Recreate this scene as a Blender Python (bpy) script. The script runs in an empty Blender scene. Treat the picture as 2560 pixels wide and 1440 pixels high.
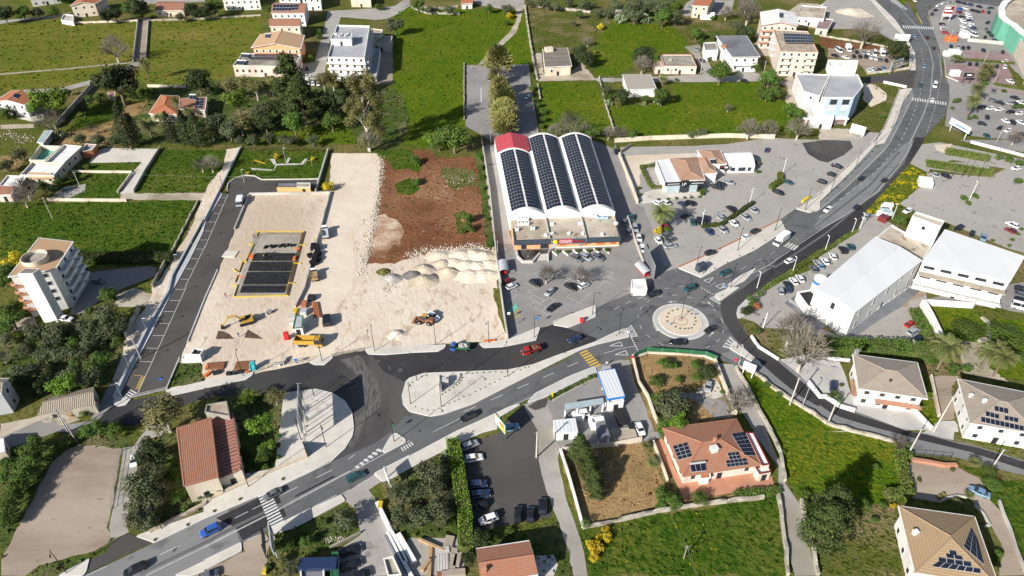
import bpy, bmesh, math, random
from mathutils import Vector, Matrix
from mathutils.geometry import delaunay_2d_cdt
R = math.radians
random.seed(7)
# ---------------- camera, world, sun, exposure ----------------
H, PITCH, F = 135.0, R(38), 1720.0
scn = bpy.context.scene
col = scn.collection
cd = bpy.data.cameras.new('camera'); cam = bpy.data.objects.new('camera', cd); col.objects.link(cam)
cd.sensor_width = 36; cd.lens = 36*F/2560; cd.clip_start = 1; cd.clip_end = 5000
cam.location = (0, 0, H); cam.rotation_euler = (R(90)-PITCH, 0, 0)
scn.camera = cam
SUN_AZ, SUN_EL = 222.5, 28.5
w = bpy.data.worlds.new('World'); scn.world = w; w.use_nodes = True
nt = w.node_tree; sky = nt.nodes.new('ShaderNodeTexSky'); sky.sky_type = 'NISHITA'; sky.sun_disc = False
sky.sun_elevation = R(SUN_EL); sky.sun_rotation = R(SUN_AZ)
bg = nt.nodes['Background']; bg.inputs['Strength'].default_value = 0.07
nt.links.new(sky.outputs[0], bg.inputs['Color'])
sd = bpy.data.lights.new('sun', 'SUN'); sun = bpy.data.objects.new('sun', sd); col.objects.link(sun)
sd.energy = 5.0; sd.angle = R(0.5); sd.color = (1, .95, .87)
sv = Vector((math.sin(R(SUN_AZ))*math.cos(R(SUN_EL)), math.cos(R(SUN_AZ))*math.cos(R(SUN_EL)), math.sin(R(SUN_EL))))
sun.rotation_euler = sv.to_track_quat('Z', 'Y').to_euler(); sun.location = sv*400
scn.view_settings.view_transform = 'Standard'; scn.view_settings.look = 'None'
scn.view_settings.exposure = 0.68; scn.view_settings.gamma = 1
scn.cycles.max_bounces = 5; scn.cycles.use_adaptive_sampling = True

# ---------------- photo pixel (2560x1440) -> point on the flat ground or at height z ----------------
SP, CP = math.sin(PITCH), math.cos(PITCH)
def G(u, v, z=0.0):
    x = (u-1280)/F; y = (v-720)/F; t = (H-z)/(SP+y*CP)
    return Vector((x*t, (CP-y*SP)*t, z))
def proj(p):
    zc = p[1]*CP+(H-p[2])*SP
    return (1280+F*p[0]/zc, 720+F*(-p[1]*SP+(H-p[2])*CP)/zc)
def pxm(u, v):                       # photo pixels per metre, across, at this spot
    y = (v-720)/F; return F*(SP+y*CP)/H
def t(s):                            # '31 870 1345 .../f 100 200' -> photo pixels; '31' = 512x360 tile magnified 4x
    out = []
    for part in s.split('/'):
        a = part.split()
        if a[0] == 'f': c, r, k = 0, 0, 1
        else: c, r, k = int(a[0][0]), int(a[0][1]), 4
        n = [float(q) for q in a[1:]]
        out += [(c*512+n[i]/k, r*360+n[i+1]/k) for i in range(0, len(n), 2)]
    return out
def g(s, z=0.0): return [G(u, v, z) for u, v in t(s)]

# ---------------- materials ----------------
MATS = {}
def node(nt, typ, **kw):
    n = nt.nodes.new(typ)
    for k, v in kw.items(): setattr(n, k, v)
    return n
def mat(name, c1, c2=None, s=.3, c3=None, rough=.85, bump=0, bs=2.0, metal=0, spec=.12, fleck=None, stretch=None, rnd=0, coord='Object', detail=7, nr=.62, fl=None):
    """noise between c1 and c2 (scale s per metre), patches of c3, flecks (colour, scale, threshold), bump at bs."""
    m = bpy.data.materials.new(name); m.use_nodes = True; MATS[name] = m
    nt = m.node_tree; b = nt.nodes['Principled BSDF']; L = nt.links
    b.inputs['Roughness'].default_value = rough; b.inputs['Metallic'].default_value = metal
    b.inputs['Specular IOR Level'].default_value = spec
    tc = node(nt, 'ShaderNodeTexCoord'); vec = tc.outputs[coord]
    if stretch:
        mp = node(nt, 'ShaderNodeMapping'); mp.inputs['Scale'].default_value = stretch[:3]
        if len(stretch) > 3: mp.inputs['Rotation'].default_value = (0, 0, R(stretch[3]))
        L.new(vec, mp.inputs[0]); vec = mp.outputs[0]
    if c2 is None: c2 = tuple(x*.82 for x in c1)
    n1 = node(nt, 'ShaderNodeTexNoise'); n1.inputs['Scale'].default_value = s; n1.inputs['Detail'].default_value = detail; n1.inputs['Roughness'].default_value = nr
    L.new(vec, n1.inputs['Vector'])
    cr = node(nt, 'ShaderNodeValToRGB'); e = cr.color_ramp.elements
    e[0].position = .36; e[0].color = (*c1, 1); e[1].position = .64; e[1].color = (*c2, 1)
    L.new(n1.outputs[0], cr.inputs[0]); out = cr.outputs[0]
    def blend(fac, colr, src):
        mx = node(nt, 'ShaderNodeMix', data_type='RGBA'); L.new(fac, mx.inputs[0]); L.new(src, mx.inputs[6]); mx.inputs[7].default_value = (*colr, 1)
        return mx.outputs[2]
    def thresh(scale, lo, hi, off=13.7, det=3):
        n2 = node(nt, 'ShaderNodeTexNoise'); n2.inputs['Scale'].default_value = scale; n2.inputs['Detail'].default_value = det
        ad = node(nt, 'ShaderNodeVectorMath', operation='ADD'); ad.inputs[1].default_value = (off, off*.7, 3); L.new(vec, ad.inputs[0]); L.new(ad.outputs[0], n2.inputs['Vector'])
        r2 = node(nt, 'ShaderNodeMapRange'); r2.inputs[1].default_value = lo; r2.inputs[2].default_value = hi; L.new(n2.outputs[0], r2.inputs[0])
        return r2.outputs[0]
    if c3 is not None: out = blend(thresh(s*.23, .48, .66, det=6), c3, out)
    if fleck is not None:
        for (fc, fs, ft, ps) in (fleck if isinstance(fleck, list) else [fleck]):
            f1 = thresh(fs, ft, ft+.12, 31.3, 4)
            if ps:
                mu = node(nt, 'ShaderNodeMath', operation='MULTIPLY'); L.new(f1, mu.inputs[0]); L.new(thresh(ps, .47, .6, 71.1, 4), mu.inputs[1]); f1 = mu.outputs[0]
            out = blend(f1, fc, out)
    if rnd:
        oi = node(nt, 'ShaderNodeObjectInfo'); hs = node(nt, 'ShaderNodeHueSaturation')
        mr = node(nt, 'ShaderNodeMapRange'); mr.inputs[3].default_value = 1-rnd; mr.inputs[4].default_value = 1+rnd; L.new(oi.outputs['Random'], mr.inputs[0])
        mh = node(nt, 'ShaderNodeMapRange'); mh.inputs[3].default_value = .5-rnd*.06; mh.inputs[4].default_value = .5+rnd*.06; L.new(oi.outputs['Random'], mh.inputs[0])
        L.new(mr.outputs[0], hs.inputs['Value']); L.new(mh.outputs[0], hs.inputs['Hue']); L.new(out, hs.inputs['Color']); out = hs.outputs[0]
    L.new(out, b.inputs['Base Color'])
    if bump:
        n3 = node(nt, 'ShaderNodeTexNoise'); n3.inputs['Scale'].default_value = bs; n3.inputs['Detail'].default_value = 5; L.new(vec, n3.inputs['Vector'])
        bp = node(nt, 'ShaderNodeBump'); bp.inputs['Strength'].default_value = 1; bp.inputs['Distance'].default_value = bump
        L.new(n3.outputs[0], bp.inputs['Height']); L.new(bp.outputs[0], b.inputs['Normal'])
    return m
def stripes(name, c1, c2, period, rough=.8, axis=0, noise=.15, depth=.03, c3=None, s=.6, duty=.5):
    """ribbed or tiled sheet: bands across the object's own UV (metres), wave bump, soft weathering."""
    m = bpy.data.materials.new(name); m.use_nodes = True; MATS[name] = m
    nt = m.node_tree; b = nt.nodes['Principled BSDF']; L = nt.links
    b.inputs['Roughness'].default_value = rough; b.inputs['Specular IOR Level'].default_value = .3
    tc = node(nt, 'ShaderNodeTexCoord'); mp = node(nt, 'ShaderNodeMapping'); L.new(tc.outputs['UV'], mp.inputs[0])
    if axis: mp.inputs['Rotation'].default_value = (0, 0, R(90))
    wv = node(nt, 'ShaderNodeTexWave'); wv.inputs['Scale'].default_value = .314/period; wv.inputs['Distortion'].default_value = noise; wv.inputs['Detail Scale'].default_value = 3
    L.new(mp.outputs[0], wv.inputs[0])
    cr = node(nt, 'ShaderNodeValToRGB'); e = cr.color_ramp.elements; e[0].position = duty-.2; e[1].position = duty+.2
    e[0].color = (*c2, 1); e[1].color = (*c1, 1); L.new(wv.outputs[1], cr.inputs[0]); out = cr.outputs[0]
    n1 = node(nt, 'ShaderNodeTexNoise'); n1.inputs['Scale'].default_value = s; n1.inputs['Detail'].default_value = 8; n1.inputs['Roughness'].default_value = .7; L.new(tc.outputs['Object'], n1.inputs[0])
    mr = node(nt, 'ShaderNodeMapRange'); mr.inputs[1].default_value = .4; mr.inputs[2].default_value = .65; L.new(n1.outputs[0], mr.inputs[0])
    mx = node(nt, 'ShaderNodeMix', data_type='RGBA'); L.new(mr.outputs[0], mx.inputs[0]); L.new(out, mx.inputs[6]); mx.inputs[7].default_value = (*(c3 or tuple((a+q)/2*.8 for a, q in zip(c1, c2))), 1)
    L.new(mx.outputs[2], b.inputs['Base Color'])
    bp = node(nt, 'ShaderNodeBump'); bp.inputs['Distance'].default_value = depth; L.new(wv.outputs[1], bp.inputs['Height']); L.new(bp.outputs[0], b.inputs['Normal'])
    return m
YF = (.5, .36, .01)
mat('base_ground', (.076, .096, .017), (.113, .114, .029), .12, c3=(.189, .144, .066), bump=.35, bs=.8, spec=.02, fleck=((.038, .058, .010), .9, .54, 0))
mat('grass_olive', (.090, .114, .014), (.150, .143, .027), .09, c3=(.180, .149, .040), bump=.4, bs=1.2, spec=.02, stretch=(.6, 1.6, 1, 20), fleck=[((.076, .120, .013), .5, .5, 0), (YF, 2.2, .6, .02)])
mat('grass_lush', (.062, .108, .006), (.099, .138, .010), .2, c3=(.112, .133, .014), bump=.45, bs=1.1, spec=.02, fleck=[((.041, .092, .008), .7, .5, 0), ((.322, .232, .011), 1.5, .58, .05)])
mat('grass_deep', (.041, .078, .009), (.070, .107, .014), .25, c3=(.096, .112, .020), bump=.5, bs=1.0, spec=.02, fleck=[((.027, .066, .006), .8, .5, 0), (YF, 1.5, .64, .05)])
mat('grass_flower', (.072, .102, .014), (.120, .144, .017), .2, bump=.4, bs=1.2, spec=.02, fleck=[((.036, .066, .010), .8, .52, 0), ((.504, .372, .012), 1.1, .47, .25)])
mat('grass_weedy', (.071, .093, .016), (.118, .118, .032), .35, c3=(.201, .158, .085), bump=.4, bs=1.5, spec=.02, fleck=((.035, .056, .009), 1.0, .52, 0))
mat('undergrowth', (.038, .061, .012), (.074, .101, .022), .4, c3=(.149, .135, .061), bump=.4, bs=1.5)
mat('dry_grass', (.25, .16, .07), (.34, .23, .11), .5, c3=(.17, .13, .055), bump=.2, bs=2.5, fleck=((.12, .075, .03), 1.3, .58, 0))
mat('red_soil', (.138, .058, .029), (.192, .084, .043), .12, c3=(.252, .132, .072), bump=.35, bs=.9, spec=.03, fleck=[((.480, .396, .312), 1.6, .66, .06), ((.072, .090, .018), .5, .56, .03), ((.084, .036, .019), .7, .56, 0)])
mat('sand_stain', (.55, .44, .33), (.3, .17, .095), .22, c3=(.19, .09, .045), bump=.2, bs=1.2)
mat('sand', (.56, .475, .385), (.63, .55, .455), .1, c3=(.46, .37, .28), bump=.16, bs=.9, stretch=(1, .5, 1, 20), fleck=[((.44, .35, .26), .5, .56, 0), ((.38, .3, .22), 1.6, .6, .08)])
mat('sand_pale', (.58, .5, .4), (.64, .56, .46), .2, c3=(.53, .44, .34), bump=.06, bs=1.0, fleck=((.48, .39, .29), .9, .62, 0))
mat('rock_pale', (.44, .39, .32), (.55, .5, .42), 1.2, rough=.95, bump=.1, bs=5)
mat('rock_grey', (.3, .28, .25), (.45, .42, .37), 1.2, rough=.95, bump=.1, bs=5)
mat('gravel_dark', (.1, .095, .09), (.2, .185, .17), 3, bump=.1, bs=6)
mat('lot_grey', (.3, .284, .26), (.345, .328, .302), .1, c3=(.35, .33, .3), bump=.02, bs=4, fleck=((.235, .22, .205), .6, .6, 0))
mat('lot_mid', (.22, .209, .198), (.26, .25, .245), .12, c3=(.29, .28, .265), bump=.02, bs=4, fleck=((.19, .185, .18), .6, .6, 0))
mat('lot_dirt', (.25, .2, .155), (.32, .26, .205), .15, c3=(.36, .3, .24), bump=.04, bs=3, stretch=(.6, 1.8, 1, -15), fleck=((.15, .13, .09), .7, .64, 0))
mat('dirt_path', (.38, .33, .26), (.46, .4, .33), .3, c3=(.26, .22, .16), bump=.06, bs=3)
mat('track_grey', (.3, .285, .26), (.37, .35, .32), .2, c3=(.26, .24, .2), bump=.03, bs=3)
mat('asphalt_road', (.1, .101, .105), (.125, .126, .13), .1, c3=(.145, .145, .145), bump=.01, bs=6, nr=.72, fleck=[((.08, .08, .083), .22, .56, 0), ((.06, .06, .06), 1.3, .66, .1)])
mat('asphalt_light', (.17, .172, .175), (.2, .2, .2), .1, c3=(.22, .22, .215), bump=.01, bs=6, nr=.72, fleck=((.135, .135, .137), .3, .58, 0))
mat('asphalt_new', (.032, .031, .034), (.042, .041, .043), .08, c3=(.062, .06, .059), bump=.008, bs=8, nr=.72, fleck=((.055, .053, .052), .35, .58, 0))
mat('asphalt_dust', (.048, .046, .047), (.075, .072, .07), .1, c3=(.115, .11, .105), bump=.01, bs=6, stretch=(1.6, .7, 1, 35))
mat('asphalt_dark', (.065, .06, .058), (.08, .075, .072), .1, c3=(.095, .09, .085), bump=.01, bs=6)
mat('asphalt_patch', (.075, .074, .076), (.1, .099, .1), .5); mat('lot_patch', (.21, .2, .19), (.26, .25, .235), .4, c3=(.16, .155, .15)); mat('asphalt_worn', (.092, .092, .096), (.115, .115, .118), .25, c3=(.135, .135, .137))
mat('dust_scuff', (.16, .155, .15), (.045, .043, .043), .5, stretch=(3, .5, 1, 25), bump=.01, bs=6, nr=.75)
mat('paving_pale', (.52, .485, .43), (.58, .545, .49), .5, c3=(.47, .44, .39), fleck=((.4, .37, .33), 2.2, .62, 0))
mat('paving_grey', (.43, .42, .4), (.5, .485, .46), .4, c3=(.38, .37, .35))
mat('kerb', (.55, .54, .52), (.6, .59, .57), 1)
mat('paint_white', (.62, .62, .6), (.5, .5, .49), 1.5, rough=.6)
mat('paint_dull', (.36, .36, .355), (.3, .3, .3), 1.5, rough=.7)
mat('paint_yellow', (.62, .4, .07), (.5, .32, .06), 1, rough=.6)
mat('red_paving', (.22, .15, .15), (.28, .2, .2), .5, c3=(.3, .23, .22))
mat('terracotta', (.42, .2, .12), (.5, .25, .155), .4, c3=(.36, .19, .13))
mat('concrete', (.42, .4, .37), (.5, .48, .45), .5, c3=(.33, .31, .28), bump=.02, bs=3); mat('slab_beige', (.3, .27, .22), (.37, .335, .28), .4, c3=(.24, .21, .17)); mat('heap_sand', (.42, .35, .27), (.5, .42, .33), .4, c3=(.33, .27, .21), bump=.15, bs=1.5); mat('dome_black', (.02, .021, .024), (.045, .045, .05), 1.2, rough=.5)
mat('concrete_old', (.26, .24, .2), (.36, .33, .28), .35, c3=(.17, .15, .12), bump=.03, bs=2)
mat('concrete_new', (.36, .38, .4), (.43, .445, .455), .4)
mat('roof_stained', (.3, .25, .19), (.42, .36, .28), .25, c3=(.5, .45, .38), bump=.02, bs=2, fleck=((.18, .14, .1), .5, .58, 0))
mat('roof_grey', (.3, .305, .33), (.36, .365, .385), .2, c3=(.4, .4, .41))
mat('roof_slate', (.15, .16, .175), (.2, .205, .22), .4, c3=(.12, .12, .13))
mat('roof_brown', (.15, .125, .105), (.21, .18, .155), .5, c3=(.26, .24, .21), stretch=(.4, 3, 1))
mat('roof_metal', (.58, .59, .6), (.62, .63, .64), .1, rough=.6, c3=(.66, .665, .67), stretch=(2.5, .3, 1, -40))
mat('white_wall', (.7, .69, .67), (.74, .73, .71), 1.2, c3=(.58, .565, .53), stretch=(1, 1, .12))
mat('cream_wall', (.56, .5, .4), (.64, .57, .47), 1, c3=(.47, .4, .31), stretch=(1, 1, .15))
mat('pink_wall', (.62, .5, .44), (.67, .56, .5), 1, c3=(.52, .42, .37), stretch=(1, 1, .15))
mat('salmon_wall', (.72, .32, .16), (.76, .37, .2), .4)
mat('stone_wall', (.34, .31, .26), (.48, .44, .37), 1.8, c3=(.2, .18, .14), bump=.15, bs=2.5)
mat('brick', (.33, .12, .06), (.4, .17, .09), 3)
mat('blue_grey_wall', (.33, .41, .52), (.37, .45, .56), .4)
mat('green_panel', (.12, .36, .26), (.16, .42, .3), .4)
mat('glass', (.02, .026, .035), (.035, .045, .06), .5, rough=.12, spec=.6)
mat('glass_pale', (.3, .38, .4), (.4, .48, .5), .5, rough=.2, spec=.6)
mat('panel_dark', (.01, .013, .025), (.015, .019, .036), .8, rough=.4, spec=.25)
mat('panel_frame', (.5, .5, .5), rough=.4)
mat('metal_dark', (.03, .03, .033), rough=.5); mat('metal_grey', (.35, .36, .37), rough=.4, metal=.3)
mat('galvanised', (.55, .57, .58), (.45, .47, .48), 1, rough=.4, metal=.3)
mat('white_paint', (.8, .8, .8), rough=.4); mat('black_plastic', (.015, .015, .018), rough=.5)
mat('tyre', (.02, .02, .02), rough=.9); mat('rim', (.4, .4, .42), rough=.3, metal=.5)
mat('car_glass', (.012, .014, .018), (.02, .024, .03), 1, rough=.06, spec=.8)
mat('tail_light', (.5, .01, .01), rough=.3); mat('head_light', (.75, .75, .72), rough=.2)
for n_, c_ in dict(white=(.75, .76, .77), silver=(.42, .44, .46), grey=(.16, .17, .185), black=(.012, .013, .016), navy=(.02, .035, .09), blue=(.03, .1, .4), lightblue=(.2, .35, .5), red=(.4, .02, .02), darkred=(.16, .015, .02), teal=(.02, .08, .09), gold=(.35, .3, .2)).items():
    mt_ = mat('car_'+n_, c_, tuple(x*.93 for x in c_), .5, rough=.28, spec=.6, metal=.25 if n_ in ('silver', 'grey', 'lightblue') else 0)
    mt_.node_tree.nodes['Principled BSDF'].inputs['Coat Weight'].default_value = .6
mat('machine_yellow', (.5, .3, .04), (.38, .23, .05), 1.5, rough=.5); mat('orange', (.6, .16, .05), rough=.6); mat('rust', (.16, .07, .04), (.24, .11, .06), 2)
mat('safety_yellow', (.55, .4, .03), rough=.6); mat('turquoise', (.05, .45, .5), rough=.5); mat('red_plastic', (.55, .03, .04), rough=.5); mat('blue_paint', (.03, .2, .6), rough=.5)
mat('wood', (.33, .22, .12), (.42, .29, .17), 2); mat('wood_grey', (.28, .24, .2), (.36, .31, .26), 2); mat('cabin_wood', (.55, .32, .13), (.6, .36, .16), 1)
mat('skin', (.4, .22, .15)); mat('hi_vis', (.6, .75, .05)); mat('cloth_blue', (.05, .09, .25)); mat('hair', (.03, .02, .015))
mat('sign_green', (.03, .13, .06)); mat('sign_red', (.6, .02, .04)); mat('sign_yellow', (.8, .6, .03)); mat('sign_dark', (.05, .065, .085)); mat('sign_blue', (.02, .15, .5))
mat('bark', (.13, .1, .075), (.2, .16, .12), 3, bump=.05, bs=8); mat('bark_pale', (.4, .36, .3), (.5, .46, .4), 2, bump=.03, bs=8)
def leafmat(n, a, b, rnd=.22, s=.9): return mat(n, a, b, s, rough=.75, spec=.2, rnd=rnd, detail=4)
leafmat('leaf_olive', (.06, .073, .034), (.11, .125, .062)); leafmat('leaf_dark', (.024, .038, .012), (.052, .07, .024))
leafmat('leaf_green', (.045, .085, .014), (.09, .14, .024)); leafmat('leaf_bright', (.08, .15, .015), (.14, .22, .025))
leafmat('leaf_brown', (.1, .1, .035), (.17, .16, .06)); leafmat('leaf_mimosa', (.17, .17, .05), (.28, .265, .09)); leafmat('leaf_palm', (.07, .09, .025), (.17, .17, .06))
leafmat('leaf_hedge', (.075, .11, .018), (.13, .16, .03)); leafmat('leaf_yellow', (.3, .24, .02), (.6, .42, .02)); leafmat('leaf_cactus', (.12, .16, .08), (.22, .26, .14)); leafmat('twig', (.12, .105, .085), (.19, .165, .14)); leafmat('leaf_red', (.25, .07, .04), (.4, .14, .07)); leafmat('leaf_pine', (.034, .055, .014), (.075, .1, .028))
stripes('tile_red', (.38, .165, .1), (.27, .11, .065), .45, axis=1, c3=(.3, .165, .11))
stripes('tile_pale', (.52, .33, .19), (.42, .26, .15), .5, axis=1, c3=(.45, .3, .18)); stripes('tile_brown', (.36, .22, .15), (.32, .19, .13), .5, axis=1, c3=(.38, .24, .17), s=.2)
stripes('tile_straw', (.33, .225, .13), (.27, .19, .12), .6, axis=1, c3=(.31, .225, .135)); stripes('tile_taupe', (.3, .25, .2), (.25, .205, .165), .5, axis=1, c3=(.31, .27, .23))
stripes('tile_old', (.42, .36, .3), (.1, .08, .065), .5, axis=0, noise=1.2, c3=(.28, .23, .18), depth=.08); stripes('tile_orange', (.44, .17, .085), (.34, .125, .062), .5, axis=1)
stripes('sheet_white', (.62, .64, .66), (.5, .52, .55), .9, axis=0, c3=(.58, .6, .62)); stripes('sheet_red', (.42, .06, .08), (.36, .045, .06), 1.2, axis=0, c3=(.4, .07, .085)); stripes('sheet_rib', (.34, .15, .11), (.12, .05, .04), 1.1, axis=0, c3=(.28, .13, .1), depth=.1)
stripes('sheet_fibre', (.4, .36, .3), (.3, .27, .23), 1.0, axis=0, c3=(.33, .29, .24), depth=.06); stripes('boards', (.55, .53, .5), (.3, .28, .26), .6, axis=1)

# ---------------- objects ----------------
def link(name, me, m=None, parent=None):
    o = bpy.data.objects.new(name, me); col.objects.link(o)
    if parent is not None: o.parent = parent
    for q in (m if isinstance(m, (list, tuple)) else [m]):
        if q is not None: me.materials.append(MATS[q] if isinstance(q, str) else q)
    return o
def empty(name, loc=(0, 0, 0), rz=0, label=None, cat=None, group=None, sc=None):
    o = bpy.data.objects.new(name, None); col.objects.link(o); o.location = loc; o.rotation_euler = (0, 0, rz)
    if sc: o.scale = sc if hasattr(sc, '__len__') else (sc,)*3
    return tag(o, label, cat, group)
def tag(o, label=None, cat=None, group=None, kind=None):
    for k, v in (('label', label), ('category', cat), ('group', group), ('kind', kind)):
        if v: o[k] = v
    return o
class MB:                                  # mesh collector
    def __init__(s): s.v = []; s.f = []; s.mi = []; s.uv = []
    def face(s, pts, mi=0, uv=None):
        b = len(s.v); s.v += [tuple(p) for p in pts]; s.f.append(list(range(b, b+len(pts)))); s.mi.append(mi)
        if uv is None:
            P = [Vector(p) for p in pts]; e = (P[1]-P[0]); e = e.normalized() if e.length > 1e-6 else Vector((1, 0, 0))
            n = e.cross(P[-1]-P[0]); n = n.normalized() if n.length > 1e-9 else Vector((0, 0, 1)); w_ = n.cross(e)
            uv = [((p-P[0]).dot(e), (p-P[0]).dot(w_)) for p in P]
        s.uv += uv; return s
    def box(s, c, d, rz=0, mi=0, taper=1.0):
        cx, cy, cz = c; dx, dy, dz = d[0]/2, d[1]/2, d[2]; cs, sn = math.cos(rz), math.sin(rz)
        def P(x, y, z, k=1.0): return (cx+(x*cs-y*sn)*k, cy+(x*sn+y*cs)*k, z)
        lo = [P(-dx, -dy, cz), P(dx, -dy, cz), P(dx, dy, cz), P(-dx, dy, cz)]; hi = [P(x, y, cz+dz, taper) for x, y in ((-dx, -dy), (dx, -dy), (dx, dy), (-dx, dy))]
        return s.hull(lo, hi, mi)
    def hull(s, lo, hi, mi=0, bottom=True):
        n = len(lo)
        for i in range(n): j = (i+1) % n; s.face([lo[i], lo[j], hi[j], hi[i]], mi)
        s.face(hi, mi)
        if bottom: s.face(lo[::-1], mi)
        return s
    def tube(s, pts, r, n=6, mi=0, r2=None, cap=True):
        pts = [Vector(p) for p in pts]; rings = []
        for i, p in enumerate(pts):
            d = (pts[min(i+1, len(pts)-1)]-pts[max(i-1, 0)]).normalized(); a = Vector((0, 0, 1)) if abs(d.z) < .9 else Vector((1, 0, 0))
            x = d.cross(a).normalized(); y = d.cross(x); rr = r if r2 is None else r+(r2-r)*i/(len(pts)-1)
            rings.append([p+(x*math.cos(k*2*math.pi/n)+y*math.sin(k*2*math.pi/n))*rr for k in range(n)])
        for a, b in zip(rings, rings[1:]):
            for k in range(n): s.face([a[k], b[k], b[(k+1) % n], a[(k+1) % n]], mi)
        if cap: s.face(rings[0], mi); s.face(rings[-1][::-1], mi)
        return s
    def build(s, name, m=None, parent=None, smooth=False, merge=False):
        me = bpy.data.meshes.new(name); me.from_pydata(s.v, [], s.f); me.polygons.foreach_set('material_index', s.mi)
        ul = me.uv_layers.new(name='UV'); ul.data.foreach_set('uv', [c for q in s.uv for c in q])
        if merge:
            bm = bmesh.new(); bm.from_mesh(me); bmesh.ops.remove_doubles(bm, verts=bm.verts, dist=.0005); bmesh.ops.recalc_face_normals(bm, faces=bm.faces); bm.to_mesh(me); bm.free()
        if smooth: me.polygons.foreach_set('use_smooth', [True]*len(me.polygons))
        me.update(); return link(name, me, m, parent)
def copy_tree(o, parent=None, mats=None):
    c = o.copy(); col.objects.link(c)
    if parent is not None: c.parent = parent
    for ch in list(o.children): copy_tree(ch, c)
    return c
def ccw(P):
    a = sum(P[i][0]*P[(i+1) % len(P)][1]-P[(i+1) % len(P)][0]*P[i][1] for i in range(len(P)))
    return P if a > 0 else P[::-1]
NZ = [0]; FIELDS = []; LOTS = []
def rough_edge(P, step, amp, seed=1):
    rn = random.Random(seed); out = []
    for i in range(len(P)):
        a, b = P[i], P[(i+1) % len(P)]; L = (b-a).length; n = max(1, int(L/step)); nn = Vector((-(b-a).y, (b-a).x, 0)).normalized()
        for k in range(n):
            out.append(a.lerp(b, k/n)+nn*(rn.uniform(-amp, amp)))
    return out
def tri_mesh(name, P, z):
    vs, es, fs, _a, _b, _c = delaunay_2d_cdt([Vector((p[0], p[1])) for p in ccw(P)], [], [list(range(len(P)))], 1, 1e-4)
    fs = [f if (vs[f[1]]-vs[f[0]]).cross(vs[f[2]]-vs[f[0]]) > 0 else f[::-1] for f in fs]
    me = bpy.data.meshes.new(name); me.from_pydata([(v[0], v[1], z) for v in vs], [], fs); me.update(); return me
def sheet(name, m, s, label=None, rough=0, kind='structure', step=2.0):
    """a flat area of ground; each later sheet lies a hair above the ones before"""
    P = g(s) if isinstance(s, str) else s; NZ[0] += 1; z = .0007*NZ[0]
    if rough: P = rough_edge(P, step, rough, NZ[0])
    if 'grass' in m or m == 'undergrowth': FIELDS.append((m, P))
    if m in ('asphalt_road', 'lot_mid', 'lot_grey', 'asphalt_new', 'asphalt_dark'): LOTS.append((m, P))
    return tag(link(name, tri_mesh(name, P, z), m), label, kind=kind)
def slab(name, m, s, h=.13, label=None, kerb=True):
    P = ccw(g(s) if isinstance(s, str) else s); NZ[0] += .05; zz = h+.0007*NZ[0]
    me = tri_mesh(name, P, zz); o = tag(link(name, me, m), label, kind='structure')
    if kerb:
        b = MB(); n = len(P)
        for i in range(n):
            a, c = P[i], P[(i+1) % n]; d = (c-a).normalized(); nn = Vector((d.y, -d.x, 0))*.16
            b.face([(a.x+nn.x, a.y+nn.y, 0), (c.x+nn.x, c.y+nn.y, 0), (c.x+nn.x, c.y+nn.y, zz+.003), (a.x+nn.x, a.y+nn.y, zz+.003)])
            b.face([(a.x+nn.x, a.y+nn.y, zz+.003), (c.x+nn.x, c.y+nn.y, zz+.003), (c.x-nn.x*.4, c.y-nn.y*.4, zz+.003), (a.x-nn.x*.4, a.y-nn.y*.4, zz+.003)])
        b.build('kerb', 'kerb', o)
    return o
def offset_poly(P, d, closed=False):
    n = len(P); out = []
    for i in range(n):
        a = P[i-1] if (i or closed) else None; b = P[(i+1) % n] if (i < n-1 or closed) else None; ns = []
        if a is not None: e = (P[i]-a).normalized(); ns.append(Vector((-e.y, e.x, 0)))
        if b is not None: e = (b-P[i]).normalized(); ns.append(Vector((-e.y, e.x, 0)))
        q = sum(ns, Vector((0, 0, 0))).normalized(); k = max(.5, q.dot(ns[0])); out.append(P[i]+q*(d/k))
    return out
def mark(s, wd=.15, m='paint_white', dash=None, name='road_marking', closed=False, lab=None, z=.118):
    P = g(s) if isinstance(s, str) else s; b = MB()
    if closed: P = P+[P[0]]
    if dash:
        on, off = dash; segs = []; d = 0; tot = sum((P[i+1]-P[i]).length for i in range(len(P)-1))
        def at(x):
            for i in range(len(P)-1):
                L = (P[i+1]-P[i]).length
                if x <= L or i == len(P)-2: return P[i].lerp(P[i+1], min(x/L, 1))
                x -= L
        while d < tot: segs.append([at(d), at(min(d+on, tot))]); d += on+off
    else: segs = [P]
    for sg in segs:
        l_, r_ = offset_poly(sg, wd/2), offset_poly(sg, -wd/2)
        for i in range(len(sg)-1): b.face([(*r_[i][:2], z), (*r_[i+1][:2], z), (*l_[i+1][:2], z), (*l_[i][:2], z)])
    return tag(b.build(name, m), lab, kind='structure')
def bars(a0, a1, b0, b1, n, fill=.5, m='paint_white', name='zebra_crossing'):
    """n painted bars between the px lines a0-a1 and b0-b1"""
    A0, A1, B0, B1 = [G(*q) for q in (a0, a1, b0, b1)]; b = MB(); z = .119
    for i in range(n):
        k, k2 = (i+.5-fill/2)/n, (i+.5+fill/2)/n
        b.face([(*q[:2], z) for q in (A0.lerp(A1, k), A0.lerp(A1, k2), B0.lerp(B1, k2), B0.lerp(B1, k))])
    return tag(b.build(name, m), kind='structure')
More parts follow.
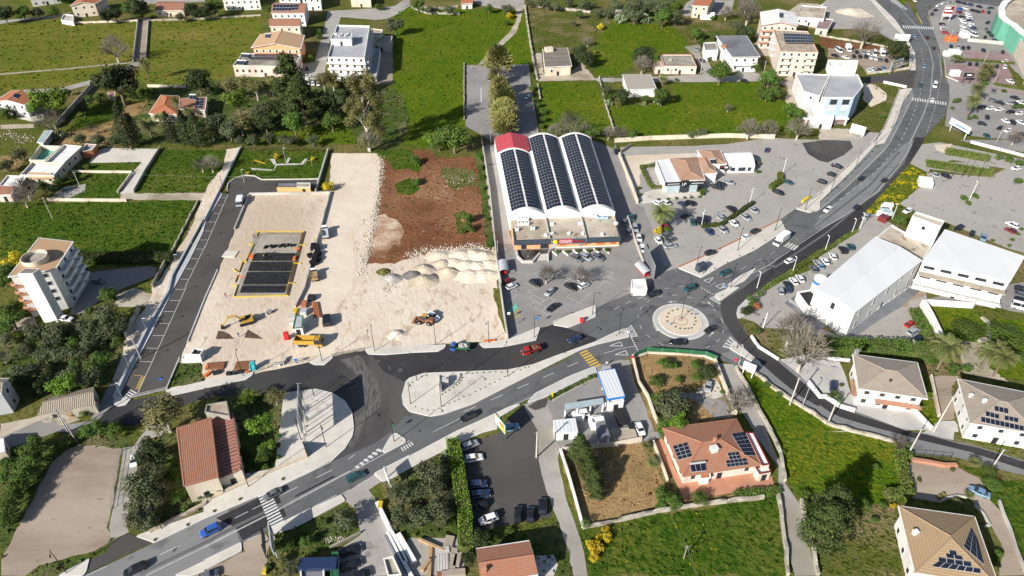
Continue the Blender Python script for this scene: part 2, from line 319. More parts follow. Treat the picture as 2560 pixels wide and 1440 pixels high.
def wall(label, s, h, th, m, name='boundary_wall', cat='wall', closed=False, cap=None, zb=0, irregular=0, group=None):
    P = g(s) if isinstance(s, str) else s; b = MB(); rn = random.Random(len(P)*31+int(h*10))
    if irregular:
        Q = []
        for i in range(len(P)-1):
            n = max(1, int((P[i+1]-P[i]).length/1.6))
            Q += [P[i].lerp(P[i+1], k/n)+Vector((rn.uniform(-1, 1), rn.uniform(-1, 1), 0))*irregular for k in range(n)]
        P = Q+[P[-1]]
    l_, r_ = offset_poly(P, th/2, closed), offset_poly(P, -th/2, closed); n = len(P)
    hs = [h*(1+rn.uniform(-.25, .2) if irregular else 1) for _ in P]
    for i in range(n if closed else n-1):
        j = (i+1) % n; L0, L1, R0, R1 = l_[i], l_[j], r_[i], r_[j]
        up = lambda p, q: (p.x, p.y, q+zb)
        b.face([up(R0, 0), up(R1, 0), up(R1, hs[j]), up(R0, hs[i])]); b.face([up(L1, 0), up(L0, 0), up(L0, hs[i]), up(L1, hs[j])]); b.face([up(R0, hs[i]), up(R1, hs[j]), up(L1, hs[j]), up(L0, hs[i])])
    if not closed:
        for i in (0, n-1): b.face([(l_[i].x, l_[i].y, zb), (r_[i].x, r_[i].y, zb), (r_[i].x, r_[i].y, hs[i]+zb), (l_[i].x, l_[i].y, hs[i]+zb)])
    o = b.build(name, m); tag(o, label, cat, group)
    if cap:
        c = MB(); l2, r2 = offset_poly(P, th/2+.06, closed), offset_poly(P, -th/2-.06, closed)
        for i in range(n if closed else n-1):
            j = (i+1) % n; q = [(r2[i].x, r2[i].y), (r2[j].x, r2[j].y), (l2[j].x, l2[j].y), (l2[i].x, l2[i].y)]
            c.hull([(*x, h+.002+zb) for x in q], [(*x, h+.1+zb) for x in q])
        c.build('coping', cap, o)
    return o
def fence(label, s, h, m='metal_dark', posts=3.0, name='fence', cat='fence', solid=None, zb=0):
    """railing fence: posts and rails (or a thin mesh sheet)"""
    P = g(s) if isinstance(s, str) else s; o = empty(name, P[0], 0, label, cat); B = P[0]
    b = MB(); r = MB()
    for i in range(len(P)-1):
        a, c = P[i]-B, P[i+1]-B; L = (c-a).length; n = max(1, int(L/posts)); d = (c-a).normalized()
        for k in range(n+1): q = a.lerp(c, k/n); b.box((q.x, q.y, zb), (.09, .09, h+.05), math.atan2(d.y, d.x))
        if solid: mid = (a+c)/2; r.box((mid.x, mid.y, zb+.05), (L, .03, h-.05), math.atan2(d.y, d.x))
        else:
            for z in (.25, h*.5, h-.08): mid = (a+c)/2; r.box((mid.x, mid.y, zb+z), (L, .05, .06), math.atan2(d.y, d.x))
    b.build('post', m, o); r.build('panel' if solid else 'rail', solid or m, o); return o
# ================= ground, fields, lots, roads =================
NZ[0] = 0
sheet('ground', 'base_ground', [Vector(p) for p in ((-1400, -300, 0), (1400, -300, 0), (1400, 2200, 0), (-1400, 2200, 0))])
S = sheet
for m, s in [('grass_olive', '00 0 240 600 200 1380 215 1330 620 0 740'), ('grass_olive', '00 0 755 1330 640 950 790 640 870 0 910'),
 ('grass_olive', '00 1510 210 2048 190 / 10 0 190 600 150 560 330 450 480 270 640 280 740 180 800 0 790 / 00 1880 840 1480 850 1340 760 1450 640'),
 ('grass_lush', '10 2048 20 1900 150 1870 440 1890 700 1880 850 1720 860 1760 1440 / 21 430 40 / 20 560 1240 540 650 700 640 1000 330 1070 200 1060 90 560 100 0 60'),
 ('grass_lush', '20 740 640 1060 330 1130 80 1200 340 1260 750 1200 640'), ('grass_weedy', '20 1160 90 1800 140 2048 180 / 30 100 230 700 230 1180 220 1400 300 1000 380 700 460 0 200 / 20 2048 780 1870 760 1800 520 1620 500 1210 500'),
 ('grass_lush', '30 0 190 180 240 560 240 720 400 740 520 460 530 0 760 / 20 1860 760 1820 520 1900 360 2048 170'),
 ('grass_lush', '20 1290 820 1860 820 1920 1000 2048 1320 1340 1340'), ('grass_lush', '30 0 1040 300 1060 600 1000 560 850 900 830 1450 810 1460 960 1700 1000 1830 1200 1970 1330 1100 1370 0 1400 / 20 2048 1320 1960 1100'),
 ('grass_deep', '01 0 590 1270 580 2000 560 1970 620 1690 1120 1560 1130 1480 1220 980 1220 0 1130'),
 ('grass_deep', '01 1650 60 2048 60 / 11 215 60 180 240 0 470 / 01 2048 480 1340 500 1450 290'), ('grass_deep', '01 730 290 1300 290 1180 550 450 555 600 430'), ('grass_deep', '01 900 190 1420 180 1400 270 840 260'),
 ('grass_deep', '23 1700 960 2048 920 / 33 0 900 900 760 1500 660 1620 640 1700 1000 1720 1440 0 1440 / 23 1800 1440 1730 1160'),
 ('grass_lush', '32 1240 800 1380 870 1600 1010 1780 1130 2048 1300 / 42 0 1300 330 1410 / 43 760 80 900 200 780 250 850 680 650 680 540 760 480 900 0 1000 / 33 1860 700 1640 300 1560 0 / 32 1560 1440 1400 1180'),
 ('grass_weedy', '33 1860 700 2048 600 / 43 0 600 500 700 740 740 830 1000 920 1440 0 1440 / 33 2030 1440 1960 1200'),
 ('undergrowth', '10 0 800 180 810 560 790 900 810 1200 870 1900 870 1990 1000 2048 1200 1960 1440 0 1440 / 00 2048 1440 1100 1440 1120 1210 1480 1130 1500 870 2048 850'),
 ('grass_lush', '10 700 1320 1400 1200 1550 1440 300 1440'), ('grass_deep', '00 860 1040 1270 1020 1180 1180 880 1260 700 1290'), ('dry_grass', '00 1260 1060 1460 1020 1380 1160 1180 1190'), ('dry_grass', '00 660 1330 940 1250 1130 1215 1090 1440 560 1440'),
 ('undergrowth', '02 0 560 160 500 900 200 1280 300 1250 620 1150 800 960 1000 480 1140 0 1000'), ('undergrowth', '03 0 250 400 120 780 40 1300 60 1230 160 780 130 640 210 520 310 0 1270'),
 ('lot_dirt', '03 520 300 640 210 780 125 1220 165 1190 330 1110 780 1060 960 1110 1030 1080 1120 950 1190 400 1340 250 1440 0 1440 0 1290'),
 ('undergrowth', '03 950 1200 1090 1130 1110 1040 1080 960 1120 960 1130 1100 900 1270 600 1440 290 1440 400 1350'),
 ('track_grey', '03 1230 160 1340 140 1440 0 / 02 1480 1300 1620 1250 1700 1440 / 03 1480 100 1380 400 1260 900 1290 1000 1120 1080 1090 960 1140 700 1210 330'),
 ('undergrowth', '03 1480 60 1760 0 1860 550 2048 580 2048 800 1700 860 1380 1010 1260 900 1370 400'), ('undergrowth', '12 60 1000 780 1050 760 1440 / 13 730 320 350 440 0 650 0 0 / 12 0 1440'),
 ('track_grey', '00 0 205 300 180 600 150 720 120 640 165 200 205 0 240'), ('lot_dirt', '00 1385 190 1500 170 1460 590 1330 630'),
 ('track_grey', '00 1330 625 1440 610 1400 650 1200 745 950 830 640 915 430 935 240 935 240 895 430 890 640 870 930 795 1150 710'),
 ('track_grey', '00 1380 40 2048 20 / 10 0 20 0 -60 / 00 1400 -60'), ('dirt_path', '00 0 1250 340 1240 340 1280 0 1290'), ('paving_pale', '00 160 1180 300 1170 490 1090 430 1200 330 1220'),
 ('track_grey', '10 1230 110 1680 85 1900 60 2048 -40 2048 60 1950 130 1820 190 1700 200 1360 170 1330 280 1250 400 1230 560 1200 720 1110 810 960 760 960 640 1100 620 1160 400 1200 250'),
 ('track_grey', '20 630 -40 1140 -40 1150 90 1060 100 900 85 740 60 630 20'), ('lot_dirt', '10 1660 480 1760 490 1880 430 1880 830 1700 850'),
 ('lot_mid', '20 550 650 800 660 1190 640 1240 1000 1290 1330 1200 1440 870 1440 560 1260'), ('dirt_path', '20 680 650 735 640 900 480 1065 330 1110 200 1135 80 1060 90 1070 200 1000 320 840 480'),
 ('dirt_path', '20 1280 755 1350 740 1600 740 1720 620 1780 700 1870 800 1290 812'), ('dirt_path', '20 1240 530 1320 530 1340 740 1270 740'),
 ('track_grey', '20 1860 780 2048 778 2048 825 1870 812'), ('track_grey', '30 0 785 430 765 880 745 800 560 700 470 860 440 860 560 940 620 1000 740 1190 760 1280 690 1450 740 1480 800 1460 812 880 822 0 815'),
 ('dirt_path', '30 1640 820 1780 740 1830 900 1920 1210 1820 1150 1700 1000 1740 880'), ('track_grey', '30 670 110 720 30 770 0 1200 0 1170 120 960 170 700 160'), ('dirt_path', '30 1400 430 1560 440 1560 560 1450 560'),
 ('dirt_path', '30 1740 110 1860 30 2048 40 / 40 140 200 100 290 60 300 0 290 / 30 2048 300 1900 260'), ('lot_grey', '40 0 60 110 -30 540 -30 700 190 830 370 740 410 600 330 440 290 120 290 140 200'), ('sand_pale', '40 260 80 420 90 560 170 420 180 250 150'),
 ('red_soil', '40 0 370 380 440 690 480 690 510 240 480 100 500 0 440'), ('lot_dirt', '40 90 480 680 500 900 620 820 690 480 745 380 610 90 570'),
 ('grass_weedy', '40 120 300 440 290 700 400 690 470 380 430 120 370'), ('grass_weedy', '40 540 830 820 895 640 1310 460 1320 340 1180 440 1040'), ('sand_pale', '40 440 830 560 850 670 930 670 1000 520 1070 440 1000'), ('asphalt_dark', '40 470 765 650 755 900 695 970 700 950 900 870 860 640 830 450 825'),
 ('dirt_path', '40 0 1280 280 1290 470 1320 620 1330 540 1440 0 1440'),
 ('paving_pale', '01 960 70 1060 40 1600 50 1450 290 1330 495 1200 500 1330 280 1420 180 890 190'), ('dirt_path', '01 1200 500 1340 495 2048 490 / 11 100 480 0 560 / 01 1900 562 1300 558 1200 555'), ('lot_grey', '01 640 430 860 400 850 470 640 560 480 555'),
 ('dry_grass', '01 0 120 300 120 180 260 0 280'), ('lot_mid', '01 850 1290 1480 1220 1560 1240 1560 1320 1240 1440 / 02 1000 120 850 250 700 270 750 60'), ('dirt_path', '02 80 380 240 300 350 290 370 360 240 420 100 440'), ('dirt_path', '02 1170 60 1340 0 1520 60 1480 180 1160 190'),
 ('sand', '11 215 55 355 30 0 770 / 01 2048 760 1730 1330 / 02 1700 0 1400 600 1200 1020 1130 920 1230 640 1250 500 1420 240 1490 160 / 01 1520 1440 1640 1300 1750 1110 1900 870 1995 610 2010 560 / 11 60 370 180 250'),
 ('dirt_path', '02 0 1380 / f 0 1060 100 1040 160 1020 200 1050 150 1070 0 1100'), ('lot_mid', '02 380 1330 560 1280 580 1380 900 1330 1100 960 1180 920 1150 1120 1290 1180 1400 1200 1100 1360 800 1440 560 1440 / 03 200 130 0 180 0 60'),
 ('sand', '11 1265 95 1740 95 1760 260 1700 700 1650 1000 1620 1200 2000 1120 / 21 200 1080 700 1040 850 1100 880 1440 / 22 830 0 870 200 920 350 985 530 740 545 260 560 0 590 / 12 2048 590 1640 615 1280 690 1050 745 760 805 480 860 0 940 / 02 2048 945 1700 1010 1800 700 1870 540 2048 110 / 11 60 1440 300 860 440 515 1250 500'),
 ('sand_pale', '11 1265 95 1740 95 1755 260 1700 700 1500 780 1480 1440 / 12 1300 200 1300 680 1050 740 940 460 900 330 1010 0 / 11 1210 780 1250 500'),
 ('red_soil', '11 1745 110 2048 60 / 21 0 70 200 60 300 140 650 120 700 180 720 400 740 700 770 1000 830 1100 700 1030 350 1060 0 1150 / 11 1900 1190 1640 1200 1650 1000 1700 700 1770 250'),
 ('sand_stain', '11 1700 720 1800 700 1900 760 2010 870 1940 1030 1880 1000 1800 1150 1640 1130 1650 1000 1700 860'), ('grass_deep', '11 1640 65 2048 50 / 21 0 60 130 180 100 300 0 250 / 11 1900 260 1800 150'), ('grass_deep', '11 1900 400 2048 340 / 21 120 450 0 520 / 11 1930 500'), ('grass_weedy', '21 440 700 560 660 620 760 600 880 480 900'), ('grass_weedy', '21 330 230 640 260 660 420 420 450 300 330'),
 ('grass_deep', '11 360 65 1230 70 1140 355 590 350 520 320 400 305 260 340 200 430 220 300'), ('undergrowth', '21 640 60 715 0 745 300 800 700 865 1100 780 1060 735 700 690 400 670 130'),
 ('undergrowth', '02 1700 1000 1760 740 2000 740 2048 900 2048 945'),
 ('lot_grey', '21 735 20 870 0 900 300 1000 880 1060 1080 1060 1240 900 1230 / 21 870 1100 790 600'), ('lot_mid', '21 860 1000 1060 1000 2048 700 / 21 2048 -20 / 31 40 100 230 610 300 640 640 1270 500 1340 / 32 300 60 100 120 0 220 / 22 1860 290 1450 370 1300 400 1260 520 985 525 920 0 / 21 890 1440'),
 ('lot_grey', '31 60 30 800 20 1140 0 / 30 1540 1380 2048 1400 / 40 0 1420 540 1330 640 1330 540 1440 / 41 540 0 0 500 / 31 1820 650 1680 770 640 1240 540 1320 300 640 220 600 60 250'),
 ('sand_pale', '31 80 120 820 90 820 140 410 170 270 220 230 560 130 350'), ('asphalt_dust', '30 1880 1440 / f 2005 358 2060 350 2125 352 2133 368 2110 388 2068 407 2048 402 2020 385'), ('paving_pale', '31 230 520 370 460 850 450 900 530 700 540 280 600'),
 ('lot_mid', '40 1080 120 1160 30 1300 -60 2300 -60 2300 1440 1520 1360 1260 1260 1300 900 1230 560 1160 340'), ('red_paving', '40 1250 650 1900 640 1960 860 1400 830 1260 770'), ('red_paving', '40 1440 500 1880 520 1960 640 1460 600'), ('red_paving', '40 1700 860 2048 930 2048 960 1700 890'),
 ('grass_weedy', '40 1880 640 1990 740 2048 800 2048 900 1950 850'), ('asphalt_road', '40 1160 -60 1300 -60 1700 -60 2300 20 2300 80 1750 60 1300 -5 1200 30 1100 110'),
 ('lot_grey', '41 1080 290 1700 330 1900 230 2300 200 2300 1150 1900 1050 1260 780 900 650 800 600 1010 430'), ('lot_grey', '41 1020 20 1120 0 1260 150 1130 190 1090 290 900 190'), ('lot_mid', '41 1400 -40 2300 -40 2300 190 2000 140'), ('lot_grey', '41 1100 180 1700 190 1700 330 1090 250'),
 ('grass_weedy', '41 1320 20 2300 100 2300 300 1660 190 1640 120 1280 100'), ('grass_flower', '41 900 205 960 250 1080 290 1000 430 800 600 650 720 440 680'),
 ('lot_grey', '32 1240 290 1340 130 1500 0 / 31 1990 1250 / 41 0 1130 380 880 440 720 560 700 730 800 900 900 400 1400 / 42 0 400 280 520 100 560 / 32 2048 480 1700 410 1480 400 1400 340'),
 ('lot_grey', '42 240 530 640 290 720 200 1060 0 1080 140 1000 170 920 280 1000 480 1090 610 900 610 600 580'), ('lot_dirt', '42 720 190 1060 0 1060 80 920 130 880 190'), ('lot_mid', '42 1000 120 1800 200 1900 230 2048 250 2300 330 2300 -200 2048 -60'),
 ('grass_lush', '42 1030 190 1560 210 1680 330 2048 300 2200 500 2200 960 1900 900 1440 880 1440 540 1240 500'), ('grass_weedy', '42 920 280 1000 230 1240 500 1400 900 1100 880 1160 620'), ('dirt_path', '42 1440 530 1680 560 1700 800 1900 950 1440 860 1400 640'),
 ('grass_weedy', '32 1390 470 1500 400 1700 410 2048 480 2048 640 1700 700 1640 690'), ('paving_grey', '32 1650 720 2048 640 / 42 0 640 200 740 250 840 300 1000 340 1100 370 1220 200 1180 60 1090 0 1000 / 32 2048 1000 1900 950'),
 ('paving_grey', '42 340 1150 920 1200 1100 1420 / 43 0 0 / 43 280 0 270 -5 / 42 900 1440 370 1240'), ('grass_lush', '42 940 1200 1060 1150 1000 840 1100 880 1170 1300 1140 1420'), ('lot_dirt', '42 1120 885 1400 885 1330 1000 1360 1320 1230 1330 1180 1240'), ('paving_grey', '42 1200 1330 1380 1330 1440 1440 / 43 1350 0 1340 80 1000 20 1050 0'),
 ('lot_dirt', '43 880 300 920 310 1380 350 1600 460 1700 620 1810 760 1960 1100 2048 1400 2048 1440 1800 1440 1860 1200 1740 950 1560 740 1480 640 1200 700 920 660 850 290'), ('grass_deep', '43 1370 320 1600 370 1700 450 1830 500 2048 480 2300 600 2300 1440 2060 1440 1960 1100 1700 620 1600 460'),
 ('grass_weedy', '42 1340 1300 2048 1440 / 43 2200 60 2048 280 1640 160 1400 60'),
 ('asphalt_dark', '23 500 130 900 10 / 22 900 1400 1130 1170 1280 1400 / 23 1290 300 1360 580 1420 850 1050 920 850 960 640 1000 560 650'),
 ('track_grey', '22 1130 1170 1350 1110 1430 1130 1430 1330 1480 1440 / 23 1500 180 1480 260 1560 650 1640 880 1700 1040 1740 1200 1780 1440 1640 1440 1490 900 1360 580 1290 300 1285 0'),
 ('lot_mid', '22 1100 1175 1360 1100 1540 1060 1780 930 1870 860 1850 795 2048 715 / 32 0 720 150 720 200 950 330 1230 400 1440 / 33 480 0 450 60 280 110 0 150 / 23 1800 200 1500 180 / 22 1430 1300 1360 1130'),
 ('asphalt_dark', '22 1180 1190 1300 1110 1400 1090 1360 1190 1260 1225'), ('grass_weedy', '22 1340 1100 1560 1010 1860 870 1870 890 1560 1050 1400 1140'),
 ('dry_grass', '32 190 720 340 660 920 685 1000 740 1050 900 1100 1050 1200 1290 480 1400 400 1430 330 1230 240 960'), ('lot_mid', '32 370 1065 600 1040 830 1060 1100 1130 1190 1290 1000 1310 880 1180 800 1115 640 1110 400 1110'), ('paving_pale', '32 820 1050 900 960 1000 900 1050 960 1085 1090 1000 1110'),
 ('track_grey', '32 1050 755 1190 765 1240 860 1300 1000 1400 1180 1560 1440 / 33 1520 0 1660 330 1700 500 1860 730 1900 880 1960 1200 2025 1440 1800 1440 1740 1200 1690 900 1640 640 1640 350 1380 0 / 32 1400 1440 1300 1280 1100 900'),
 ('dry_grass', '23 1530 210 1990 150 / 33 0 155 280 115 430 380 500 520 450 720 0 890 / 23 2048 890 1760 930 1700 840 1560 400'), ('terracotta', '33 400 100 480 60 620 400 1550 360 1600 540 1400 590 1180 610 700 700 640 560'), ('dry_grass', '33 450 720 700 700 1180 610 1500 580 1480 680 900 740 460 800'),
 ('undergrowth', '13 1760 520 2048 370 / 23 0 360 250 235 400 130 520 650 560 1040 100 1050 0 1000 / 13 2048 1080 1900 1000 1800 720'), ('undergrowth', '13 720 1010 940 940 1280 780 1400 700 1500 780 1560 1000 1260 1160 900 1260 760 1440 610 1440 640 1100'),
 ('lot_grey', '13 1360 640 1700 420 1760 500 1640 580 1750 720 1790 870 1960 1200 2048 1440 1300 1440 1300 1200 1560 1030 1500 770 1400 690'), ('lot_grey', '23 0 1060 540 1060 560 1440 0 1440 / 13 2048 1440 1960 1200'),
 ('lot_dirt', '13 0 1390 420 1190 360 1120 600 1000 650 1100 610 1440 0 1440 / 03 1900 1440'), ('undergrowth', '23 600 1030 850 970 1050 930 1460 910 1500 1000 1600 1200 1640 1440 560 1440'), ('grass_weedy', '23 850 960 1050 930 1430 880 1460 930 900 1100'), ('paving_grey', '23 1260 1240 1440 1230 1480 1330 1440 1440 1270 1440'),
 ]:
    nm = 'field' if 'grass' in m or m == 'undergrowth' else ('path' if m in ('track_grey', 'dirt_path') else ('ground' if m in ('sand', 'sand_pale', 'red_soil', 'lot_dirt') else 'pavement'))
    S(nm, m, s, rough=.6 if nm == 'field' or m in ('red_soil', 'sand_stain') else (.35 if m in ('sand', 'sand_pale', 'red_soil', 'dirt_path', 'lot_dirt') else .08))
# ---- roads ----
S('road', 'asphalt_road', 'f 210 1440 387 1357 512 1297 617 1252 762 1187 827 1155 880 1100 900 1000 1000 1000 1074 1045 1186 1012 1349 930 1494 864 1620 845 1620 880 1486 917 1424 942 1339 985 1214 1047 1144 1080 1024 1144 937 1185 852 1240 727 1297 602 1359 440 1440 430 1500 100 1500')
S('road', 'asphalt_light', 'f 140 1475 440 1332 570 1274 585 1312 602 1359 440 1440 300 1510')
S('road', 'asphalt_road', 'f 1489 780 1489 770 1536 750 1600 724 1680 705 1753 697 1811 664 1906 616 1970 585 2050 545 2060 600 1960 680 1903 720 1871 742 1846 770 1841 792 1865 830 1905 900 1843 915 1793 898 1766 887 1691 881 1621 877 1596 880 1590 893 1560 897 1486 917 1400 910 1480 858 1400 840 1349 850 1349 822 1384 812 1421 820')
S('road', 'asphalt_road', '31 870 1345 1100 1210 1400 1070 1600 940 1680 890 1990 710 / 41 0 660 270 440 500 220 690 10 / 40 640 1420 760 1230 830 1030 930 890 970 700 960 540 850 330 760 200 540 -30 880 -30 870 20 900 60 960 150 985 240 1035 240 1000 150 985 130 960 60 1020 -30 1240 -30 1100 60 1080 160 1160 340 1210 560 1250 780 1300 850 1300 1000 1270 1140 1060 1370 / 41 1020 0 900 195 440 680 430 760 330 880 0 1060 / 31 2048 1050 1700 1290 1480 1440 1200 1440')
S('road', 'asphalt_light', '41 0 600 280 310 560 20 / 40 650 1440 760 1230 830 1030 930 890 950 960 840 1170 700 1440 / 41 640 90 270 440 0 665')
S('road', 'asphalt_light', '41 0 740 270 500 560 280 690 150 / 40 850 1440 960 1400 1010 1300 / 41 890 100 600 480 300 700 0 870 / 31 1990 840')
S('road', 'asphalt_road', '31 1650 765 1830 635 2048 650 1995 725 1690 900'); S('road', 'asphalt_road', '31 470 1290 640 1238 900 1345 700 1460 300 1460')
S('road', 'lot_mid', 'f 1470 345 1553 380 1566 460 1600 560 1650 700 1560 640 1530 600 1500 480'); S('pavement', 'lot_grey', 'f 2298 362 2350 356 2425 372 2560 400 2560 430 2380 400 2330 420 2273 408'); S('ground', 'sand_pale', '41 1150 10 1330 0 1290 110 1170 60')
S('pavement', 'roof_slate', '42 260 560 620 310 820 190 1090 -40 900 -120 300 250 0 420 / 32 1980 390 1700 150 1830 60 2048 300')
S('field', 'grass_lush', '40 740 -20 880 -20 850 55')
S('road', 'asphalt_light', 'f 1800 885 1896 937 1936 970 1981 1000 2048 1042 2073 1055 2130 1070 2173 1080 2238 1099 2288 1135 2383 1143 2423 1152 2493 1172 2620 1205 2620 1165 2560 1152 2448 1118 2398 1107 2318 1085 2273 1080 2140 1032 2098 1017 2063 995 2030 970 1990 930 1950 900 1900 860')
S('road', 'asphalt_new', '32 1060 160 1080 130 1290 0 / 31 1480 1300 1700 1090 2048 860 / 41 0 870 300 700 600 480 850 200 / 40 960 1370 1060 1380 / 41 1020 20 900 205 440 700 430 760 330 880 0 1060 / 31 2048 1050 1700 1290 1480 1440 / 32 1340 90 1240 200 1220 290 1290 420 1400 560 1640 740 1900 960 2048 1100 / 42 0 1080 200 1200 370 1260 900 1440 / 43 900 0 1080 30 1400 120 1600 160 2048 300 2300 380 2300 460 2048 380 1500 200 1000 80 800 20 / 42 560 1400 200 1290 100 1240 0 1170 / 32 2048 1190 1850 1080 1650 920 1400 700 1200 500 1100 350 1060 230')
S('road', 'asphalt_new', 'f 430 990 512 972 617 950 632 937 774 906 812 912 832 892 912 877 922 887 962 887 1096 880 1114 865 1199 860 1209 870 1259 868 1339 852 1349 822 1384 812 1421 822 1489 845 1494 860 1386 892 1334 912 1269 926 1061 934 1024 945 1009 965 1005 990 1009 1012 960 1010 900 1020 879 1032 862 1005 832 985 790 975 747 980 712 983 600 985 500 1000 380 1045 340 1062 270 1067 200 1087 150 1085 240 1055 285 1010 310 1005 322 1002 420 985')
S('road', 'asphalt_dust', 'f 832 985 862 1005 879 1032 884 1070 880 1092 862 1122 827 1155 812 1162 860 1142 935 1110 985 1075 1040 1052 1009 1012 1005 985 1016 958 960 930 930 890 880 884 845 892 850 930 890 960')
S('road', 'dust_scuff', 'f 850 900 900 888 945 960 955 1010 925 1040 900 1040 915 980 895 940'); S('road', 'dust_scuff', 'f 888 1045 915 1030 905 1080 880 1120 870 1115')
S('road', 'asphalt_road', 'f 960 1100 1012 1040 1080 1048 1186 1012 1264 972 1349 930 1349 985 1214 1047 1024 1144 937 1185 900 1180')
S('road', 'asphalt_dark', '02 1740 0 / 01 1900 1160 2030 880 / 11 0 800 170 510 235 505 230 430 250 395 300 355 400 320 500 325 560 360 590 365 1140 358 1110 490 680 492 440 512 / 11 300 860 130 1270 60 1440 / 02 2048 110 1870 540 1800 700 1670 1010 1400 1090 1220 1110 1180 1100 1300 850 1540 400')
S('road', 'asphalt_dark', '03 1100 1100 1290 1020 1370 1040 1540 1100 1300 1210 900 1400 860 1440 900 1280 1080 1190')
S('road', 'asphalt_new', 'f 540 1296 567 1283 690 1225 717 1290 607 1352 590 1320')
# ---- islands and pavements ----
L_ = slab
L_('pavement', 'paving_pale', 'f 1016 955 1024 947 1061 935 1269 927 1334 913 1386 893 1489 856 1536 833 1566 822 1572 843 1536 851 1494 861 1449 876 1349 926 1264 969 1186 1009 1109 1036 1074 1041 1024 1029 1009 1011 1006 990', .2)
L_('pavement', 'paving_pale', 'f 712 985 747 980 790 975 832 985 862 1005 879 1032 884 1070 880 1092 862 1122 827 1155 762 1187 695 1216 690 1172 698 1100', .2)
L_('pavement', 'paving_pale', 'f 957 1129 968 1108 980 1090 990 1085 1013 1100 1012 1108 965 1133', .2)
L_('pavement', 'paving_pale', '32 1155 610 1175 560 1210 545 1260 590 1440 740 1480 790 1420 760 1240 660', .2)
L_('pavement', 'paving_pale', '32 1010 90 1010 70 1100 30 1160 0 / 31 1100 1440 1250 1330 1390 1260 1410 1250 1300 1370 1160 1440 / 32 1240 0 1060 130', .2)
L_('pavement', 'paving_pale', '31 640 1245 870 1340 1100 1205 1400 1065 1600 937 1690 885 1700 840 1660 770', .2)
L_('pavement', 'paving_pale', '31 1820 652 1950 690 2030 670 2048 655 / 41 0 580 290 300 560 10 / 40 650 1430 760 1225 830 1025 925 890 870 890 800 905 700 1180 620 1350 540 1440 / 41 520 0 0 490 / 31 1960 570', .2)
L_('pavement', 'paving_pale', '40 960 700 955 540 845 330 755 200 530 -20 500 -20 690 200 825 345 900 480 905 700', .2)
L_('pavement', 'paving_pale', '03 600 1440 890 1280 860 1400 830 1440', .2)
L_('pavement', 'paving_pale', '03 1375 1045 1550 1108 / 03 2048 868 / 13 420 690 730 560 / 13 1000 425 / f 827 1155 695 1216 700 1172 / 13 350 440 0 650 / 03 2048 810', .2)
L_('pavement', 'paving_pale', '03 1760 1440 2048 1300 / 13 0 1290 360 1115 365 1190 0 1380 / 03 2048 1390 1900 1440', .2)
L_('pavement', 'paving_pale', '13 655 985 860 870 1360 640 1400 690 1260 765 900 960 700 1015', .2)
L_('pavement', 'paving_pale', '13 1700 420 2048 240 / 23 0 250 480 -5 / 22 760 1310 1000 1195 1100 1170 900 1290 900 1400 / 23 740 0 440 140 250 235 100 310 0 365 / 13 2048 365 1900 450 1780 500', .2)
L_('pavement', 'paving_grey', '22 1260 1060 1600 890 1850 792 1870 860 1560 1010 1340 1100 1180 1150', .2)
L_('pavement', 'paving_pale', '22 700 560 740 600 940 590 1260 525 1300 400 1290 400 985 525 960 530', .2)
L_('pavement', 'paving_pale', '22 0 645 290 635 345 605 360 575 0 590 / 12 2048 590 1640 612 1610 625 1640 665 1800 670 2048 650', .2)
L_('pavement', 'paving_pale', '12 1050 745 1100 770 1200 770 1270 710 1280 690 1200 700 1130 720', .2)
L_('pavement', 'paving_pale', '02 1668 1030 1670 1060 1720 1078 2048 1005 / 12 0 1000 420 915 470 880 480 850 420 860 0 935 / 02 2048 940 1790 1000', .2)
L_('pavement', 'paving_pale', '02 1145 1130 1150 1165 1180 1185 1260 1170 1310 1110 1225 1108 1175 1090', .2)
L_('pavement', 'paving_pale', '22 1440 372 1590 398 1855 292 1855 180 1440 340', .2)
L_('pavement', 'paving_grey', '32 1225 250 1240 200 1330 110 1400 70 1380 200 1290 280 1240 310', .2)
L_('pavement', 'concrete_new', '02 1740 0 1540 400 1300 850 1180 1100 1160 1085 1285 810 1510 360 1705 0 / 01 1750 1340 2015 870 / 11 0 760 150 480 170 510 0 800 / 01 2030 880 1900 1150', .15)
# roundabout
def disc(name, m, c, r, h, parent=None, lab=None, kb=False, n=56, r0=0):
    b = MB(); P = [Vector((c.x+r*math.cos(k*2*math.pi/n), c.y+r*math.sin(k*2*math.pi/n), 0)) for k in range(n)]
    b.hull([(*p[:2], 0) for p in P], [(*p[:2], h) for p in P], bottom=False); o = b.build(name, m, parent); 
    return tag(o, lab, kind='structure' if parent is None else None)
RB = G(1701, 804)
isl = disc('roundabout_island', 'paving_grey', RB, 8.1, .19, lab='round grey kerbed island in the middle of the roundabout')
b = MB(); n = 56
for k in range(n):
    a0, a1 = k*2*math.pi/n, (k+1)*2*math.pi/n
    q = lambda r, a, z: (RB.x+r*math.cos(a), RB.y+r*math.sin(a), z)
    b.face([q(8.25, a0, 0), q(8.25, a1, 0), q(8.25, a1, .22), q(8.25, a0, .22)]); b.face([q(8.25, a0, .22), q(8.25, a1, .22), q(7.9, a1, .22), q(7.9, a0, .22)])
    b.face([q(6.55, a0, .193), q(6.55, a1, .193), q(6.4, a1, .3), q(6.4, a0, .3)])
b.build('kerb', 'kerb', isl); disc('paving_top', 'sand_pale', RB, 6.4, .3, isl)
# planted bed ring in the centre
b = MB()
for k in range(20):
    a = k*2*math.pi/20; b.box((RB.x+2*math.cos(a), RB.y+2*math.sin(a), .3), (.34, .22, .12), a)
b.build('stone_ring', 'brick', isl)
